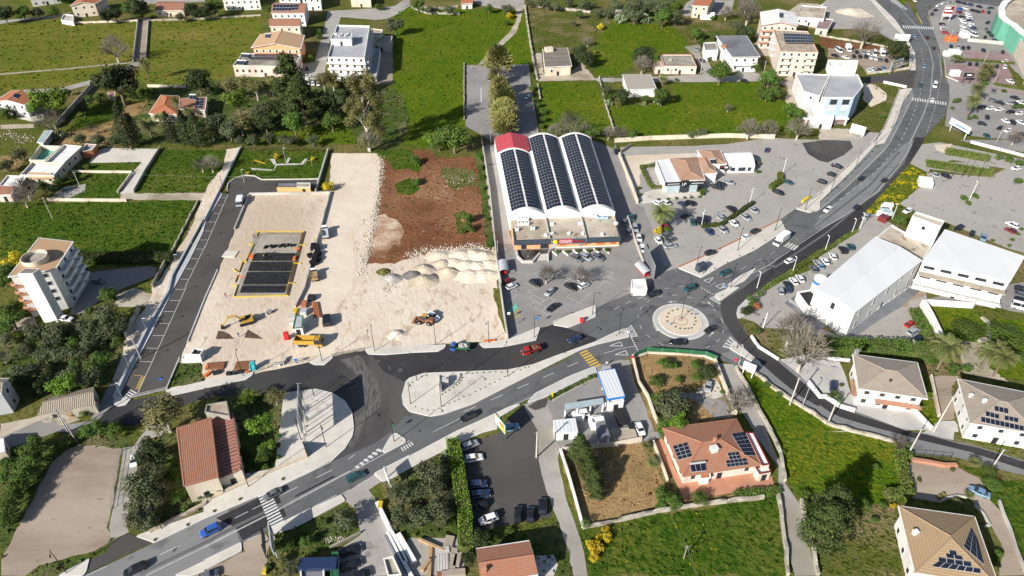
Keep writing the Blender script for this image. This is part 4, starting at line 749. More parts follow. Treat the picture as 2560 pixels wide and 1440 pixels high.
bld('h21b', 'lower white wing with grey roof left of the blue panelled building', 'f 2010 228 2050 240 2074 186 1990 183', 8.5, W_, 'roof_grey', win=.3, name='office_wing', cat='building'); bld('h21c', 'white ground floor wing with roof terrace in front of the blue panelled building', 'f 2030 294 2084 297 2086 262 2018 250', 5, W_, 'white_wall', win=.4, name='office_wing', cat='building')
bld('h21d', 'white rooftop block on the blue panelled building', 'f 2074 165 2143 167 2146 151 2070 149', 17, W_, W_, win=0, zb=12.55, name='rooftop_room', cat='rooftop room', par=.9)
bld('h22', 'green walled shopping hall with a thick curved white roof rim', 'f 2497 40 2496 22 2504 8 2520 -4 2560 -14 2680 -20 2720 60 2600 120 2548 82 2526 62 2508 52', 11, 'green_panel', 'roof_stained', win=0, fascia=None, name='shopping_hall', cat='building', par=1.2)
bld('h22b', 'long white facade with yellow panels joined to the green shopping hall', 'f 2550 95 2580 150 2610 205 2760 200 2700 60', 9, 'cream_wall', 'red_paving', win=.8, name='shopping_hall', cat='building')
root, faces, W, h = ROOFS['h22']; b = MB(); I_ = inset(W, 3.2); O_ = inset(W, -.3); n = len(W)
for i in range(n):
    j = (i+1) % n; b.hull([(O_[i].x, O_[i].y, 10.9), (O_[j].x, O_[j].y, 10.9), (I_[j].x, I_[j].y, 10.9), (I_[i].x, I_[i].y, 10.9)], [(O_[i].x, O_[i].y, 11.8), (O_[j].x, O_[j].y, 11.8), (I_[j].x, I_[j].y, 11.8), (I_[i].x, I_[i].y, 11.8)])
kid(b.build('roof_rim', 'white_wall'), root)
a, q = G(2495, 72, 3), G(2523, 104, 2); b = MB(); nr = Vector((-(q-a).y, (q-a).x, 0)).normalized(); nr = nr if nr.y < 0 else -nr
W2 = W; e1, e2 = W[-1], W[8]
# big pale banner on the green wall
def on_wall(key, u0, v0, z1, u1, z0, m, name, d=.15):
    root, faces, W, h = ROOFS[key]; a = G(u0, v0, z1); 
    return root
bld('h23', 'restaurant with a brown hipped roof and a black sign band', 'f 1699 452 1763 450 1745 392 1671 396', 4.2, W_, 'tile_brown', 'hip', 1.2, win=0, over=.4, name='restaurant', cat='restaurant')
bld('h23b', 'brown hipped middle wing of the restaurant', 'f 1758 435 1794 433 1772 392 1740 393', 4.1, W_, 'tile_brown', 'hip', 1, win=0, over=.3, name='restaurant_wing', cat='restaurant wing'); bld('h23c', 'brown hipped back wing of the restaurant by the tent', 'f 1768 412 1818 410 1800 374 1742 375', 4.3, W_, 'tile_brown', 'hip', 1, win=.4, over=.3, name='restaurant_wing', cat='restaurant wing')
solar('h23c', 'f 1777 409 1792 408 1789 399 1775 400', 2, 1, .5, True)
bld('h23d', 'white flat roofed side room of the restaurant', 'f 1662 457 1699 453 1673 398 1640 402', 4, W_, 'roof_metal', win=0, name='restaurant_wing', cat='restaurant wing')
bld('w1', 'white hall with a low pitched pale metal roof beside the avenue', 'f 2037 722 2138 781 2306 651 2188 592', 9, W_, 'roof_metal', 'gable', .8, ga=1, floors=2, over=.15, win=.5, name='warehouse', cat='warehouse', fascia='roof_metal', wsz=(1.2, 2.4))
bld('w2', 'long white commercial building with a pale metal roof and window strips', 'f 2305 654 2526 704 2560 645 2361 577', 10.5, W_, 'roof_metal', 'shed', .6, ga=0, floors=3, over=.15, win=.8, wsz=(3, 1.1), name='warehouse', cat='warehouse')
balcony('w2', 0, 0, 1, 6.9, 2.6, 'roof_stained', open_=True); balcony('w2', 0, -.02, 1, 3.3, 4.2, 'white_wall', open_=True)
bld('w3', 'brownish flat deck between the two white halls', 'f 2189 595 2230 562 2270 584 2295 560 2345 590 2305 652', 4.2, W_, 'roof_stained', name='deck_building', cat='building', win=0); bld('w4', 'tall narrow white block with an outside ladder behind the deck', 'f 2281 540 2352 566 2362 552 2290 529', 11.5, W_, 'roof_stained', name='tower_block', cat='building', win=.3, floors=2)
bld('w5', 'white porch with a dark flat roof at the corner of the pale metal hall', 'f 1994 729 2020 765 2046 768 2036 722', 3.6, W_, 'metal_dark', name='entrance_porch', cat='porch', win=0)
b = MB(); p = G(2034, 748); b.tube([(p.x, p.y, 3.3), (p.x, p.y, 8.4)], 1.9, 20); o = tag(b.build('sign_drum', W_), 'white drum with blue band above the hall porch', 'sign'); 
b = MB(); b.tube([(p.x, p.y, 6.6), (p.x, p.y, 7.6)], 1.93, 20, cap=False); b.build('sign_band', 'sign_blue', o)
bld('v1', 'villa with a taupe hipped roof and white eaves by the curved road', 'f 2145 972 2320 998 2294 906 2131 885', 6.4, W_, 'tile_taupe', 'hip', 1.9, over=.9, floors=2, wk='plain', frame='wood'); balcony('v1', 0, .28, 1.02, 2.9, 1.6, 'terracotta', open_=True); balcony('v1', 3, .5, 1, 2.9, 1.2, 'terracotta', open_=True); chimney('v1', 2140, 884, .9, 1.2, 'metal_grey'); chimney('v1', 2225, 954, .3, .5, 'metal_dark')
bld('v2', 'villa at the right edge with a taupe roof and many solar panels', 'f 2423 1058 2600 1088 2590 985 2393 946', 6.2, W_, 'tile_taupe', 'hip', 2, over=.8, floors=2); solar('v2', 'f 2453 1055 2560 1078 2560 1065 2452 1041', 9, 1); solar('v2', 'f 2464 1040 2498 1048 2498 1036 2464 1027', 3, 1); solar('v2', 'f 2511 1050 2546 1057 2546 1045 2511 1038', 3, 1); solar('v2', 'f 2486 1027 2521 1035 2521 1021 2486 1014', 3, 1)
chimney('v2', 2426, 992, .7, .9); chimney('v2', 2460, 1005, .7, .9)
bld('v3', 'straw tiled pyramid roof villa in the bottom right corner', 'f 2286 1432 2500 1470 2437 1291 2245 1264', 6, W_, 'tile_straw', 'hip', 2.6, over=.9, floors=2); chimney('v3', 2287, 1334, .9, .8)
solar('v3', 'f 2327 1416 2452 1434 2452 1422 2346 1403', 6, 1); solar('v3', 'f 2346 1404 2430 1418 2428 1405 2345 1393', 4, 1); solar('v3', 'f 2366 1394 2409 1401 2405 1390 2363 1383', 2, 1); solar('v3', 'f 2374 1386 2393 1389 2391 1378 2372 1375', 1, 1)
solar('v3', 'f 2408 1366 2461 1412 2444 1350 2428 1318', 3, 5, label='large triangular looking dark solar field on the right slope')
bld('v4', 'large terracotta roofed villa with several solar arrays and a red tiled terrace', 'f 1708 1191 1903 1162 1841 1046 1656 1070', 3.9, 'pink_wall', 'tile_red', 'hip', 1.9, over=.7, floors=1, fascia='tile_red')
solar('v4', 'f 1696 1150 1730 1141 1718 1105 1681 1115', 3, 4); solar('v4', 'f 1729 1181 1766 1177 1763 1156 1724 1161', 3, 1, .2, True); solar('v4', 'f 1818 1168 1870 1162 1865 1145 1814 1151', 5, 2); solar('v4', 'f 1824 1149 1852 1146 1846 1129 1818 1132', 3, 2); solar('v4', 'f 1862 1138 1889 1139 1862 1079 1828 1085', 3, 6)
chimney('v4', 1784, 1126, 1.6, 1, 'white_wall'); chimney('v4', 1786, 1103, .6, 1, 'terracotta')
bld('v4b', 'white flat roofed strip along the right of the terracotta villa', 'f 1906 1163 1924 1160 1884 1081 1866 1080', 4.3, 'pink_wall', W_, name='annex', cat='annex', win=0, fascia='car_darkred'); bld('v4c', 'low pink annex with white roof at the corner of the terracotta villa', 'f 1899 1184 1928 1179 1922 1164 1889 1168', 3, 'pink_wall', W_, name='annex', cat='annex', win=.6, fascia='car_darkred')
bld('v4d', 'tiny oven house with a terracotta roof on the villa terrace', 'f 1751 1198 1777 1194 1775 1184 1748 1187', 2.6, W_, 'tile_orange', 'shed', .3, over=.2, name='oven_house', cat='outbuilding', win=0)
bld('b29', 'red tiled gable house at the bottom centre edge', 'f 1203 1460 1345 1438 1323 1351 1190 1371', 5, 'brick', 'tile_red', 'gable', 1.1, name='house', over=.4); chimney('b29', 1211, 1430, .7, 1.1, 'terracotta')
bld('b30', 'long barn whose higher left roof is smooth and dull red', 'f 460 1219 546 1192 528 1043 442 1073', 6, CR, 'tile_red', 'shed', .5, ga=1, over=.2, win=.4, floors=1, name='barn', cat='barn', fascia='tile_red'); bld('b30r', 'lower ribbed red lean-to roof along the right of the barn', 'f 546 1196 607 1176 584 1035 530 1046', 4, CR, 'sheet_rib', 'shed', .7, ga=3, over=.15, win=.5, floors=1, name='barn_wing', cat='barn', fascia='sheet_rib')
bld('b30b', 'concrete lean-to behind the long red barn', 'f 512 1030 573 1040 566 1003 516 1011', 6, 'concrete_old', 'roof_stained', name='shed', cat='shed', win=0, fascia='concrete_old')
bld('b31', 'ruined stone barn with an old grey brown tiled roof', 'f 93 1038 238 1011 236 966 128 992', 3.3, 'stone_wall', 'tile_old', 'gable', 1.2, over=.2, win=.7, frame='wood', name='stone_barn', cat='barn', fascia=None)
bld('b32', 'shaded grey house cut off by the left edge', 'f -90 1000 4 983 23 946 -60 945', 7.5, 'concrete_new', 'tile_old', 'gable', 1.2, over=.3)
bld('b32b', 'cream low house at the left edge below the stone barn', 'f -60 1150 12 1128 8 1096 -60 1100', 3.5, CR, W_)
bld('h34a', 'long white roof terrace block of the left flat roofed house', 'f 110 408 161 405 205 365 160 361', 4.3, CR, W_, par=.9); bld('h34b', 'front white terrace of the left flat roofed house with a tiled skirt', 'f 50 437 134 438 161 406 80 405', 4.2, CR, W_, par=.9); bld('h34c', 'low white garage roof left of the flat roofed house', 'f -5 466 50 467 68 440 18 438', 3.4, CR, W_, win=0)
bld('h34d', 'small hut with an orange red roof at the left edge', 'f -12 488 28 487 40 467 -6 465', 3.2, 'pink_wall', 'tile_red', 'shed', .3, win=.6); bld('h34e', 'brick shed right of the flat roofed house', 'f 205 379 230 374 241 361 214 359', 3.2, 'brick', 'roof_grey', name='shed', cat='shed', win=0)
bld('h34f', 'walled green court left of the white roof terrace', 'f 72 400 112 400 152 365 100 363', 3, CR, 'green_panel', name='courtyard_block', cat='courtyard', par=2.2, win=0)
root = ROOFS['h34b'][0]; awning(root, 'f 72 447 134 447 128 436 72 434', 3.2, 'tile_pale', 'tiled_skirt', .7)
bld('h35', 'white two storey house with orange roof edges at the left edge', 'f -16 254 62 263 86 241 28 226', 6.2, W_, 'tile_orange', 'gable', 1.6, ga=1, over=.5); solar('h35', 'f 30 242 42 246 52 236 38 232', 2, 1)
bld('h36', 'terracotta hipped bungalow behind the dark conifers', 'f 371 284 444 286 449 240 402 237', 4.2, CR, 'tile_orange', 'hip', 1.6); bld('h36b', 'bungalow wing with a brown tiled roof and solar panels', 'f 448 273 513 276 518 244 450 248', 4, 'pink_wall', 'tile_red', 'shed', .4); solar('h36b', 'f 486 270 506 271 510 245 491 245', 2, 4); solar('h36b', 'f 473 248 490 249 490 238 474 238', 2, 1, .5, True)
bld('h36c', 'tiny garden hut with a red roof under the big dark tree', 'f 271 241 288 239 288 231 270 232', 2.6, CR, 'tile_red', 'shed', .3, name='shed', cat='shed', win=0); bld('h36d', 'narrow shed with a pale green metal roof at the left', 'f 92 356 108 358 133 327 112 327', 3, 'concrete', 'glass_pale', 'shed', .2, name='shed', cat='shed', win=0)
# ---- apartment tower with the round roof drum ----
bld('tw', 'white apartment tower with a straw tiled roof beside the dark green field', 'f 24 701 138 674 184 604 101 602', 14.5, W_, 'tile_pale', 'shed', 1.2, ga=1, over=.4, floors=5, win=.8, name='apartment_tower', cat='apartment block')
bld('tws', 'blank white stair shaft on the front of the apartment tower', 'f 43 684 81 683 99 671 61 669', 18.3, W_, 'roof_brown', name='stair_shaft', cat='stair shaft', win=0, fascia=None, par=.1)
for z in (2.9, 5.8, 8.7, 11.6):
    balcony('tw', 1, .1, .55, z, 1.8); balcony('tw', 1, .62, .95, z, 1.5); balcony('tw', 3, .55, .98, z, 1.6, 'terracotta'); balcony('tw', 0, 0, .2, z, 1.2, 'terracotta')
root, faces, W, h = ROOFS['tw']; p = raycast(faces, 89, 650)[0]; b = MB(); n = 28
for k in range(n):
    a0, a1 = 2*math.pi*k/n, 2*math.pi*(k+1)/n; q = lambda r, a, z: (p.x+r*math.cos(a), p.y+r*math.sin(a), p.z+z)
    b.face([q(3.6, a0, -.6), q(3.6, a1, -.6), q(3.6, a1, 1.4), q(3.6, a0, 1.4)]); b.face([q(3.6, a0, 1.4), q(3.6, a1, 1.4), q(3.35, a1, 1.4), q(3.35, a0, 1.4)]); b.face([q(3.35, a1, -.3), q(3.35, a0, -.3), q(3.35, a0, 1.4), q(3.35, a1, 1.4)])
b.face([q(3.4, 2*math.pi*k/n, .25) for k in range(n)], 1)
kid(b.build('roof_drum', ['cream_wall', 'concrete_old']), root)
# ---- supermarket with three vaults ----
FL, FR, BL, BR = G(1274, 540, 6), G(1538, 530, 6), G(1236, 347, 6), G(1477, 344, 6)
sx = (FR-FL); sy_ = (BL-FL); root = empty('supermarket', ((FL+BR)/2).to_tuple()[:2]+(0,), 0, 'supermarket hall with three solar covered barrel vaults and an orange shopfront', 'supermarket')
SM = lambda x, y, z=6.0: (lambda p: Vector((p.x, p.y, z)))(FL.lerp(FR, x).lerp(BL.lerp(BR, x), y))
b = MB(); c0 = [SM(0, 0), SM(1, 0), SM(1, 1), SM(0, 1)]
for i in range(4): a, q = c0[i], c0[(i+1) % 4]; b.face([(a.x, a.y, 0), (q.x, q.y, 0), (q.x, q.y, 6), (a.x, a.y, 6)])
kid(b.build('wall', W_), root)
NV = 14
def vz(k): return 6+2.3*math.sin(math.pi*k)**.95
for v_ in range(3):
    b = MB(); rr = MB(); x0, x1 = v_/3, (v_+1)/3; y1 = .78 if v_ == 0 else 1
    P_ = lambda k, y, dz=0: SM(x0+(x1-x0)*k, y, vz(k)+dz)
    for i in range(NV):
        k0, k1 = i/NV, (i+1)/NV; b.face([P_(k0, 0), P_(k1, 0), P_(k1, y1), P_(k0, y1)])
    b.face([P_(0, 0)]+[P_(i/NV, 0) for i in range(1, NV+1)][::1]); b.face([P_(i/NV, y1) for i in range(NV, -1, -1)])
    kid(b.build('vault_roof', W_), root)
    if v_ == 0:
        r = MB()
        for x_, z_ in ((0, 6.2), ): pass
        A = [SM(0, .78, 6.6), SM(1/6, .78, 8.9), SM(1/3, .78, 7.2)]; Bq = [SM(0, 1, 6.6), SM(1/6, 1, 8.9), SM(1/3, 1, 7.2)]
        r.face([A[0], A[1], Bq[1], Bq[0]]); r.face([A[1], A[2], Bq[2], Bq[1]]); r.face([A[0], A[2], A[1]]); kid(r.build('red_roof', 'sheet_red'), root)
    rim = MB()
    for i in range(NV):
        k0, k1 = i/NV, (i+1)/NV
        for yy in ((-.004, .012), (y1-.012, y1+.002)): rim.hull([P_(k0, yy[0], -.1), P_(k1, yy[0], -.1), P_(k1, yy[1], -.1), P_(k0, yy[1], -.1)], [P_(k0, yy[0], .22), P_(k1, yy[0], .22), P_(k1, yy[1], .22), P_(k0, yy[1], .22)])
    kid(rim.build('roof_rim', W_), root)
    for (ka, kb, nc) in ((.07, .47, 5), (.53, .93, 5)):
        s_ = MB(); fr = MB(); ny = int(25*y1)
        for i in range(nc):
            k0, k1 = ka+(kb-ka)*(i+.03)/nc, ka+(kb-ka)*(i+.97)/nc
            for j in range(ny):
                y0, y2 = .03+(y1-.05)*(j+.03)/ny, .03+(y1-.05)*(j+.97)/ny; s_.face([P_(k0, y0, .14), P_(k1, y0, .14), P_(k1, y2, .14), P_(k0, y2, .14)])
        for i in range(nc):
            k0, k1 = ka+(kb-ka)*i/nc, ka+(kb-ka)*(i+1)/nc; fr.face([P_(k0, .03, .1), P_(k1, .03, .1), P_(k1, y1-.02, .1), P_(k0, y1-.02, .1)])
        o = kid(s_.build('solar_array', 'panel_dark'), root); f_ = fr.build('frame', 'panel_frame'); f_.parent = o
# front block
q0, q1 = G(1285, 601, 4.6), G(1552, 592, 4.6); fb = [Vector((q0.x, q0.y, 0)), Vector((q1.x, q1.y, 0)), SM(1.0, 0, 0), SM(0.01, 0, 0)]
nr = Vector((q1.y-q0.y, -(q1.x-q0.x), 0)).normalized()
ins = [fb[0]-nr*1.2, fb[1]-nr*1.2, fb[2]-nr*.1, fb[3]-nr*.1]
b = MB()
for i in range(4): a, q = ins[i], ins[(i+1) % 4]; b.face([(a.x, a.y, 0), (q.x, q.y, 0), (q.x, q.y, 4.3), (a.x, a.y, 4.3)])
kid(b.build('shopfront', 'salmon_wall'), root)
b = MB(); b.hull([(p.x, p.y, 4.1) for p in fb], [(p.x, p.y, 4.35) for p in fb]); kid(b.build('front_roof', 'roof_stained'), root)
b = MB(); a, q = fb[0], fb[1]; quadbox(b, a, q, 2.9, 4.75, .5, nr); e_ = (q-a).normalized(); quadbox(b, fb[1]-e_*.4, fb[1], 3.2, 4.75, -7, nr); quadbox(b, fb[0], fb[0]+e_*.4, 3.2, 4.75, -7, nr); kid(b.build('fascia', 'sign_dark'), root)
for k in (.33, .67):
    A, B_ = a.lerp(q, k), fb[3].lerp(fb[2], k); d_ = MB(); s_ = (B_-A).normalized(); nn = Vector((s_.y, -s_.x, 0)); quadbox(d_, A, B_, 4.35, 5.0, .35, nn); kid(d_.build('roof_upstand', 'concrete'), root)
def txt(s, size, loc, rot, m, parent, ext=.05, name='lettering', align='LEFT', sx_=1.0):
    cu = bpy.data.curves.new(name, 'FONT'); cu.body = s; cu.size = size; cu.extrude = ext; cu.align_x = align; o = bpy.data.objects.new(name, cu); col.objects.link(o); cu.materials.append(MATS[m]); cu.resolution_u = 2
    o.rotation_euler = rot; o.location = loc; o.scale = (sx_, 1, 1)
    bpy.context.view_layer.update(); me = bpy.data.meshes.new_from_object(o.evaluated_get(bpy.context.evaluated_depsgraph_get())); bpy.data.objects.remove(o)
    o = bpy.data.objects.new(name, me); col.objects.link(o); o.rotation_euler = rot; o.location = loc; o.scale = (sx_, 1, 1); kid(o, parent) if parent is not None else None; return o
az = math.atan2(e_.y, e_.x); sg0, sg1 = a.lerp(q, .345)+nr*.5, a.lerp(q, .675)+nr*.5
b = MB(); quadbox(b, sg0, sg1, 2.95, 5.1, .25, nr); so = kid(b.build('sign_board', 'sign_dark'), root)
b = MB(); L_s = (sg1-sg0).length
for z in (2.95, 5.02): quadbox(b, sg0+nr*.25, sg1+nr*.25, z, z+.1, .06, nr)
for x in (sg0, sg1-e_*.1): quadbox(b, x+nr*.25, x+e_*.1+nr*.25, 3.05, 5.02, .06, nr)
fo = kid(b.build('sign_frame', 'galvanised'), root)
p = sg0+e_*1.3+nr*.34; b = MB(); n = 10
b.hull([(p.x+e_.x*.95*math.cos(k*math.pi/5)*(1 if k % 2 else .8), p.y+e_.y*.95*math.cos(k*math.pi/5)*(1 if k % 2 else .8), 4.0+.95*math.sin(k*math.pi/5)*(1 if k % 2 else .8)) for k in range(10)], [(p.x+nr.x*.1+e_.x*.95*math.cos(k*math.pi/5)*(1 if k % 2 else .8), p.y+nr.y*.1+e_.y*.95*math.cos(k*math.pi/5)*(1 if k % 2 else .8), 4.0+.95*math.sin(k*math.pi/5)*(1 if k % 2 else .8)) for k in range(10)]); kid(b.build('flower_emblem', 'sign_yellow'), root)
pb = sg0+e_*2.6+nr*.27; b = MB(); quadbox(b, pb, pb+e_*L_s*.385, 3.3, 4.85, .03, nr); kid(b.build('sign_patch', 'sign_red'), root)
p = sg0+e_*2.8+nr*.36; txt('CONAD', 1.55, (p.x, p.y, 3.5), (R(90), 0, az), 'white_paint', root, .03, sx_=L_s*.365/6.0)
p = sg0+e_*(2.9+L_s*.40)+nr*.33; txt('SUPERSTORE', .95, (p.x, p.y, 3.55), (R(90), 0, az), 'sign_red', root, .04, sx_=L_s*.36/7.0)
A, B_ = ins[0]+nr*.002, ins[1]+nr*.002
for k0, k1, m_ in ((.36, .39, 'blue_grey_wall'), (.43, .50, 'orange'), (.62, .65, 'metal_grey'), (.655, .69, 'orange'), (.78, .86, 'orange'), (.91, .97, 'orange'), (.07, .12, 'glass'), (.25, .33, 'glass')):
    b = MB(); quadbox(b, A.lerp(B_, k0), A.lerp(B_, k1), .9 if m_ == 'orange' else .1, 2.7, .06, nr); o = kid(b.build('shop_window' if m_ != 'metal_grey' else 'door', m_), root)
b = MB(); quadbox(b, A.lerp(B_, .4), B_, .0, .35, .1, nr); kid(b.build('plinth', W_), root)
# roof plant
def acunit(u, v, z, w_=1.0, label=None, nx=1, group=None, m='white_paint'):
    p = G(u, v, z); o = empty('rooftop_cooler', (p.x, p.y, z), az, label, 'air unit', group); b = MB(); b.box((0, 0, .35), (w_, .9, 1.0)); b.box((-w_*.4, 0, 0), (.1, .8, .35)); b.box((w_*.4, 0, 0), (.1, .8, .35)); b.build('casing', m, o); f = MB()
    for k in range(nx): f.tube([(-w_/2+w_*(k+.5)/nx, 0, 1.35), (-w_/2+w_*(k+.5)/nx, 0, 1.39)], .33, 10)
    f.build('fan', 'metal_dark', o); return o
acunit(1307, 553, 4.36, 4, 'rear row of the white cooling rack on the supermarket front roof', 3); acunit(1308, 564, 4.36, 4, 'front row of the white cooling rack on the supermarket front roof', 3)
acunit(1332, 575, 4.36, 1.4, 'small white unit right of the cooling rack'); acunit(1292, 578, 4.36, 1.2, 'white unit on the left edge of the supermarket front roof'); acunit(1505, 549, 4.36, 4, 'large blue fronted unit below the right vault', 2, m='blue_grey_wall'); acunit(1483, 545, 4.36, 2.2, 'white and blue unit left of the large blue fronted one')
for i, (u, v) in enumerate([(1380, 562), (1451, 560), (1380, 586), (1423, 585), (1457, 585), (1505, 588), (1364, 590), (1540, 560)]):
    p = G(u, v, 4.36); b = MB(); b.box((p.x, p.y, 4.36), (1.2, .9, .7), az+.3*i); tag(b.build('roof_vent', 'white_paint'), 'small white roof vent on the supermarket front roof', 'vent', 'vents on the supermarket front roof')
# restaurant front: sign band and glazing
def signband(root, u0, v0, u1, v1, z, hh, d, m, name='sign_board'):
    a, q = G(u0, v0, z), G(u1, v1, z); e = (q-a).normalized(); nr = Vector((e.y, -e.x, 0)); b = MB(); quadbox(b, a, q, z-hh, z, d, nr); o = kid(b.build(name, m), root); return o, a, q, nr, e
rr_ = ROOFS['h23'][0]
o, a, q, nr, e = signband(rr_, 1663, 456, 1763, 452, 4.9, 1.3, .4, 'car_black'); az2 = math.atan2(e.y, e.x)
o2, a2, q2, nr2, e2 = signband(rr_, 1703, 451, 1722, 450, 5.7, 2.2, .6, 'car_black'); p = a2+e2*.3+nr2*.63; txt('LP', 1.7, (p.x, p.y, 3.75), (R(90), 0, az2), 'white_paint', rr_, .03, 'emblem')
for k0, k1 in ((.06, .36), (.66, .96)): b = MB(); quadbox(b, a.lerp(q, k0)+nr*.402, a.lerp(q, k1)+nr*.402, 4.15, 4.35, .03, nr); kid(b.build('lettering', 'white_paint'), rr_)
for k0, k1, m_ in ((.04, .38, 'glass_pale'), (.44, .58, 'glass'), (.64, .82, 'glass_pale'), (.86, .97, 'car_black')): b = MB(); quadbox(b, a.lerp(q, k0)-nr*.3, a.lerp(q, k1)-nr*.3, .3, 3.4, .2+.42, nr); kid(b.build('shop_window', m_), rr_)
# white barrel tent
A, B_, C_, D_ = G(1823, 414, 3.4), G(1888, 413, 3.4), G(1865, 380, 3.4), G(1808, 383, 3.4); root = empty('marquee', ((A+C_)/2).to_tuple()[:2]+(0,), 0, 'white barrel roofed marquee at the right of the restaurant', 'marquee'); b = MB(); n = 12
for i in range(n):
    k0, k1 = i/n, (i+1)/n; z0, z1 = 3.4+2.2*math.sin(math.pi*k0), 3.4+2.2*math.sin(math.pi*k1); q = lambda k, z, s_: (lambda p: (p.x, p.y, z))(A.lerp(D_, k) if s_ else B_.lerp(C_, k))
    b.face([q(k0, z0, 1), q(k0, z0, 0), q(k1, z1, 0), q(k1, z1, 1)]); b.face([q(k0, z0, 0), q(k0, 3.4, 0), q(k1, 3.4, 0), q(k1, z1, 0)]) ; b.face([q(k0, z0, 1), q(k0, 3.4, 1), q(k1, 3.4, 1), q(k1, z1, 1)])
kid(b.build('canvas_roof', 'white_paint'), root); b = MB()
for a, q in ((A, B_), (B_, C_), (C_, D_), (D_, A)): b.face([(a.x, a.y, 0), (q.x, q.y, 0), (q.x, q.y, 3.4), (a.x, a.y, 3.4)])
kid(b.build('side_wall', W_), root); e = (B_-A).normalized(); nr = Vector((e.y, -e.x, 0))
for k0, k1 in ((.1, .26), (.38, .66), (.74, .88)): b = MB(); quadbox(b, A.lerp(B_, k0), A.lerp(B_, k1), .9, 2.5, .06, nr); kid(b.build('window', 'glass'), root)
o, a, q, nr, e = signband(root, 1800, 414, 1822, 413, 4.6, 1.6, .3, 'car_black'); b = MB(); quadbox(b, a.lerp(q, .1)+nr*.31, a.lerp(q, .5)+nr*.31, 3.9, 4.2, .03, nr); kid(b.build('lettering', 'sign_red'), root); b = MB(); quadbox(b, a.lerp(q, .55)+nr*.31, a.lerp(q, .9)+nr*.31, 3.5, 4.2, .03, nr); kid(b.build('emblem', 'white_paint'), root)
# blue panels and pillars on the modern building
root, faces, W, h = ROOFS['h21a']
a, q = W[0], W[1]; e = (q-a).normalized(); nr = Vector((e.y, -e.x, 0))
for k0, k1, z0, z1, m_ in ((.18, .3, 3.5, 12.6, 'blue_grey_wall'), (.52, .68, 3.5, 12.6, 'blue_grey_wall'), (.9, 1, 3.5, 12.6, 'blue_grey_wall'), (.3, .52, 9.5, 12, 'glass'), (.68, .9, 9.5, 12, 'glass'), (.3, .52, 4.2, 7, 'glass_pale'), (.68, .9, 4.2, 7, 'glass_pale'), (-.4, 1.02, 2.9, 3.4, 'white_paint'), (-.35, .95, .1, 2.8, 'red_paving')):
    b = MB(); quadbox(b, a.lerp(q, k0), a.lerp(q, k1), z0, z1, .15 if m_ != 'white_paint' else 1.2, nr); kid(b.build({'glass': 'window', 'glass_pale': 'window', 'white_paint': 'cornice', 'red_paving': 'arcade_floor'}.get(m_, 'wall_panel'), m_), root)
for k in (-.3, 0, .3, .62, .95): b = MB(); p = a.lerp(q, k)+nr*.9; b.box((p.x, p.y, 0), (.7, .7, 2.9), math.atan2(e.y, e.x)); kid(b.build('pillar', W_), root)
b = MB(); a, q = W[1], W[2]; e = (q-a).normalized(); nr = Vector((e.y, -e.x, 0)); quadbox(b, a, q, .1, 12.8, .06, nr); kid(b.build('side_panel', 'blue_grey_wall'), root)
# open framed canopies etc: filling station
def canopy(label, s, z, m, edge, posts, thick=.5, name='canopy', cat='canopy', pm='white_paint'):
    P = ccw([G(u, v, z) for u, v in t(s)]); c = sum(P, Vector())/len(P); o = empty(name, (c.x, c.y, 0), 0, label, cat); b = MB(); b.hull([(p.x, p.y, z-thick) for p in P], [(p.x, p.y, z) for p in P]); kid(b.build('roof', m), o)
    b = MB(); O_ = offset_poly(P, -.06, True); n = len(P)
    for i in range(n): a, q = O_[i], O_[(i+1) % n]; b.face([(a.x, a.y, z-thick-.05), (q.x, q.y, z-thick-.05), (q.x, q.y, z+.08), (a.x, a.y, z+.08)])
    kid(b.build('fascia', edge), o)
    for x, y in posts: b = MB(); p = P[0].lerp(P[1], x).lerp(P[3].lerp(P[2], x), y); b.box((p.x, p.y, 0), (.35, .35, z-thick-.002)); kid(b.build('post', pm), o)
    return o
canopy('blue edged filling station canopy with a white ribbed roof', 'f 1519 997 1562 990 1537 922 1494 929', 5, 'sheet_white', 'blue_paint', ((.25, .2), (.75, .2), (.25, .8), (.75, .8)), .7)
bld('ps', 'white kiosk under the front of the filling station canopy', 'f 1522 1008 1560 1001 1552 985 1515 991', 3.2, W_, W_, name='kiosk', cat='kiosk', win=.5); canopy('grey flat carport behind the filling station canopy', 'f 1505 926 1528 922 1525 914 1504 917', 3, 'roof_grey', 'metal_grey', ((.1, .1), (.9, .1), (.1, .9), (.9, .9)), .2)
bld('cw1', 'white ribbed tool shed by the car wash', 'f 1386 1084 1445 1080 1438 1047 1383 1052', 2.8, W_, 'sheet_white', 'shed', .2, over=.1, name='shed', cat='shed', win=.4); bld('cw2', 'small white hut behind the ribbed tool shed', 'f 1480 1058 1512 1055 1508 1040 1477 1043', 2.8, W_, 'roof_metal', name='shed', cat='shed', win=0)
canopy('glass roofed shelter in the car wash yard', 'f 1411 1025 1510 1009 1508 995 1411 1010', 3.2, 'glass_pale', 'metal_grey', ((.02, .1), (.33, .1), (.66, .1), (.98, .1)), .12)
canopy('car wash gantry with a grey roof', 'f 1494 1100 1526 1092 1512 1052 1490 1058', 3.6, 'roof_slate', 'metal_grey', ((.1, .1), (.9, .1), (.1, .9), (.9, .9)), .3)
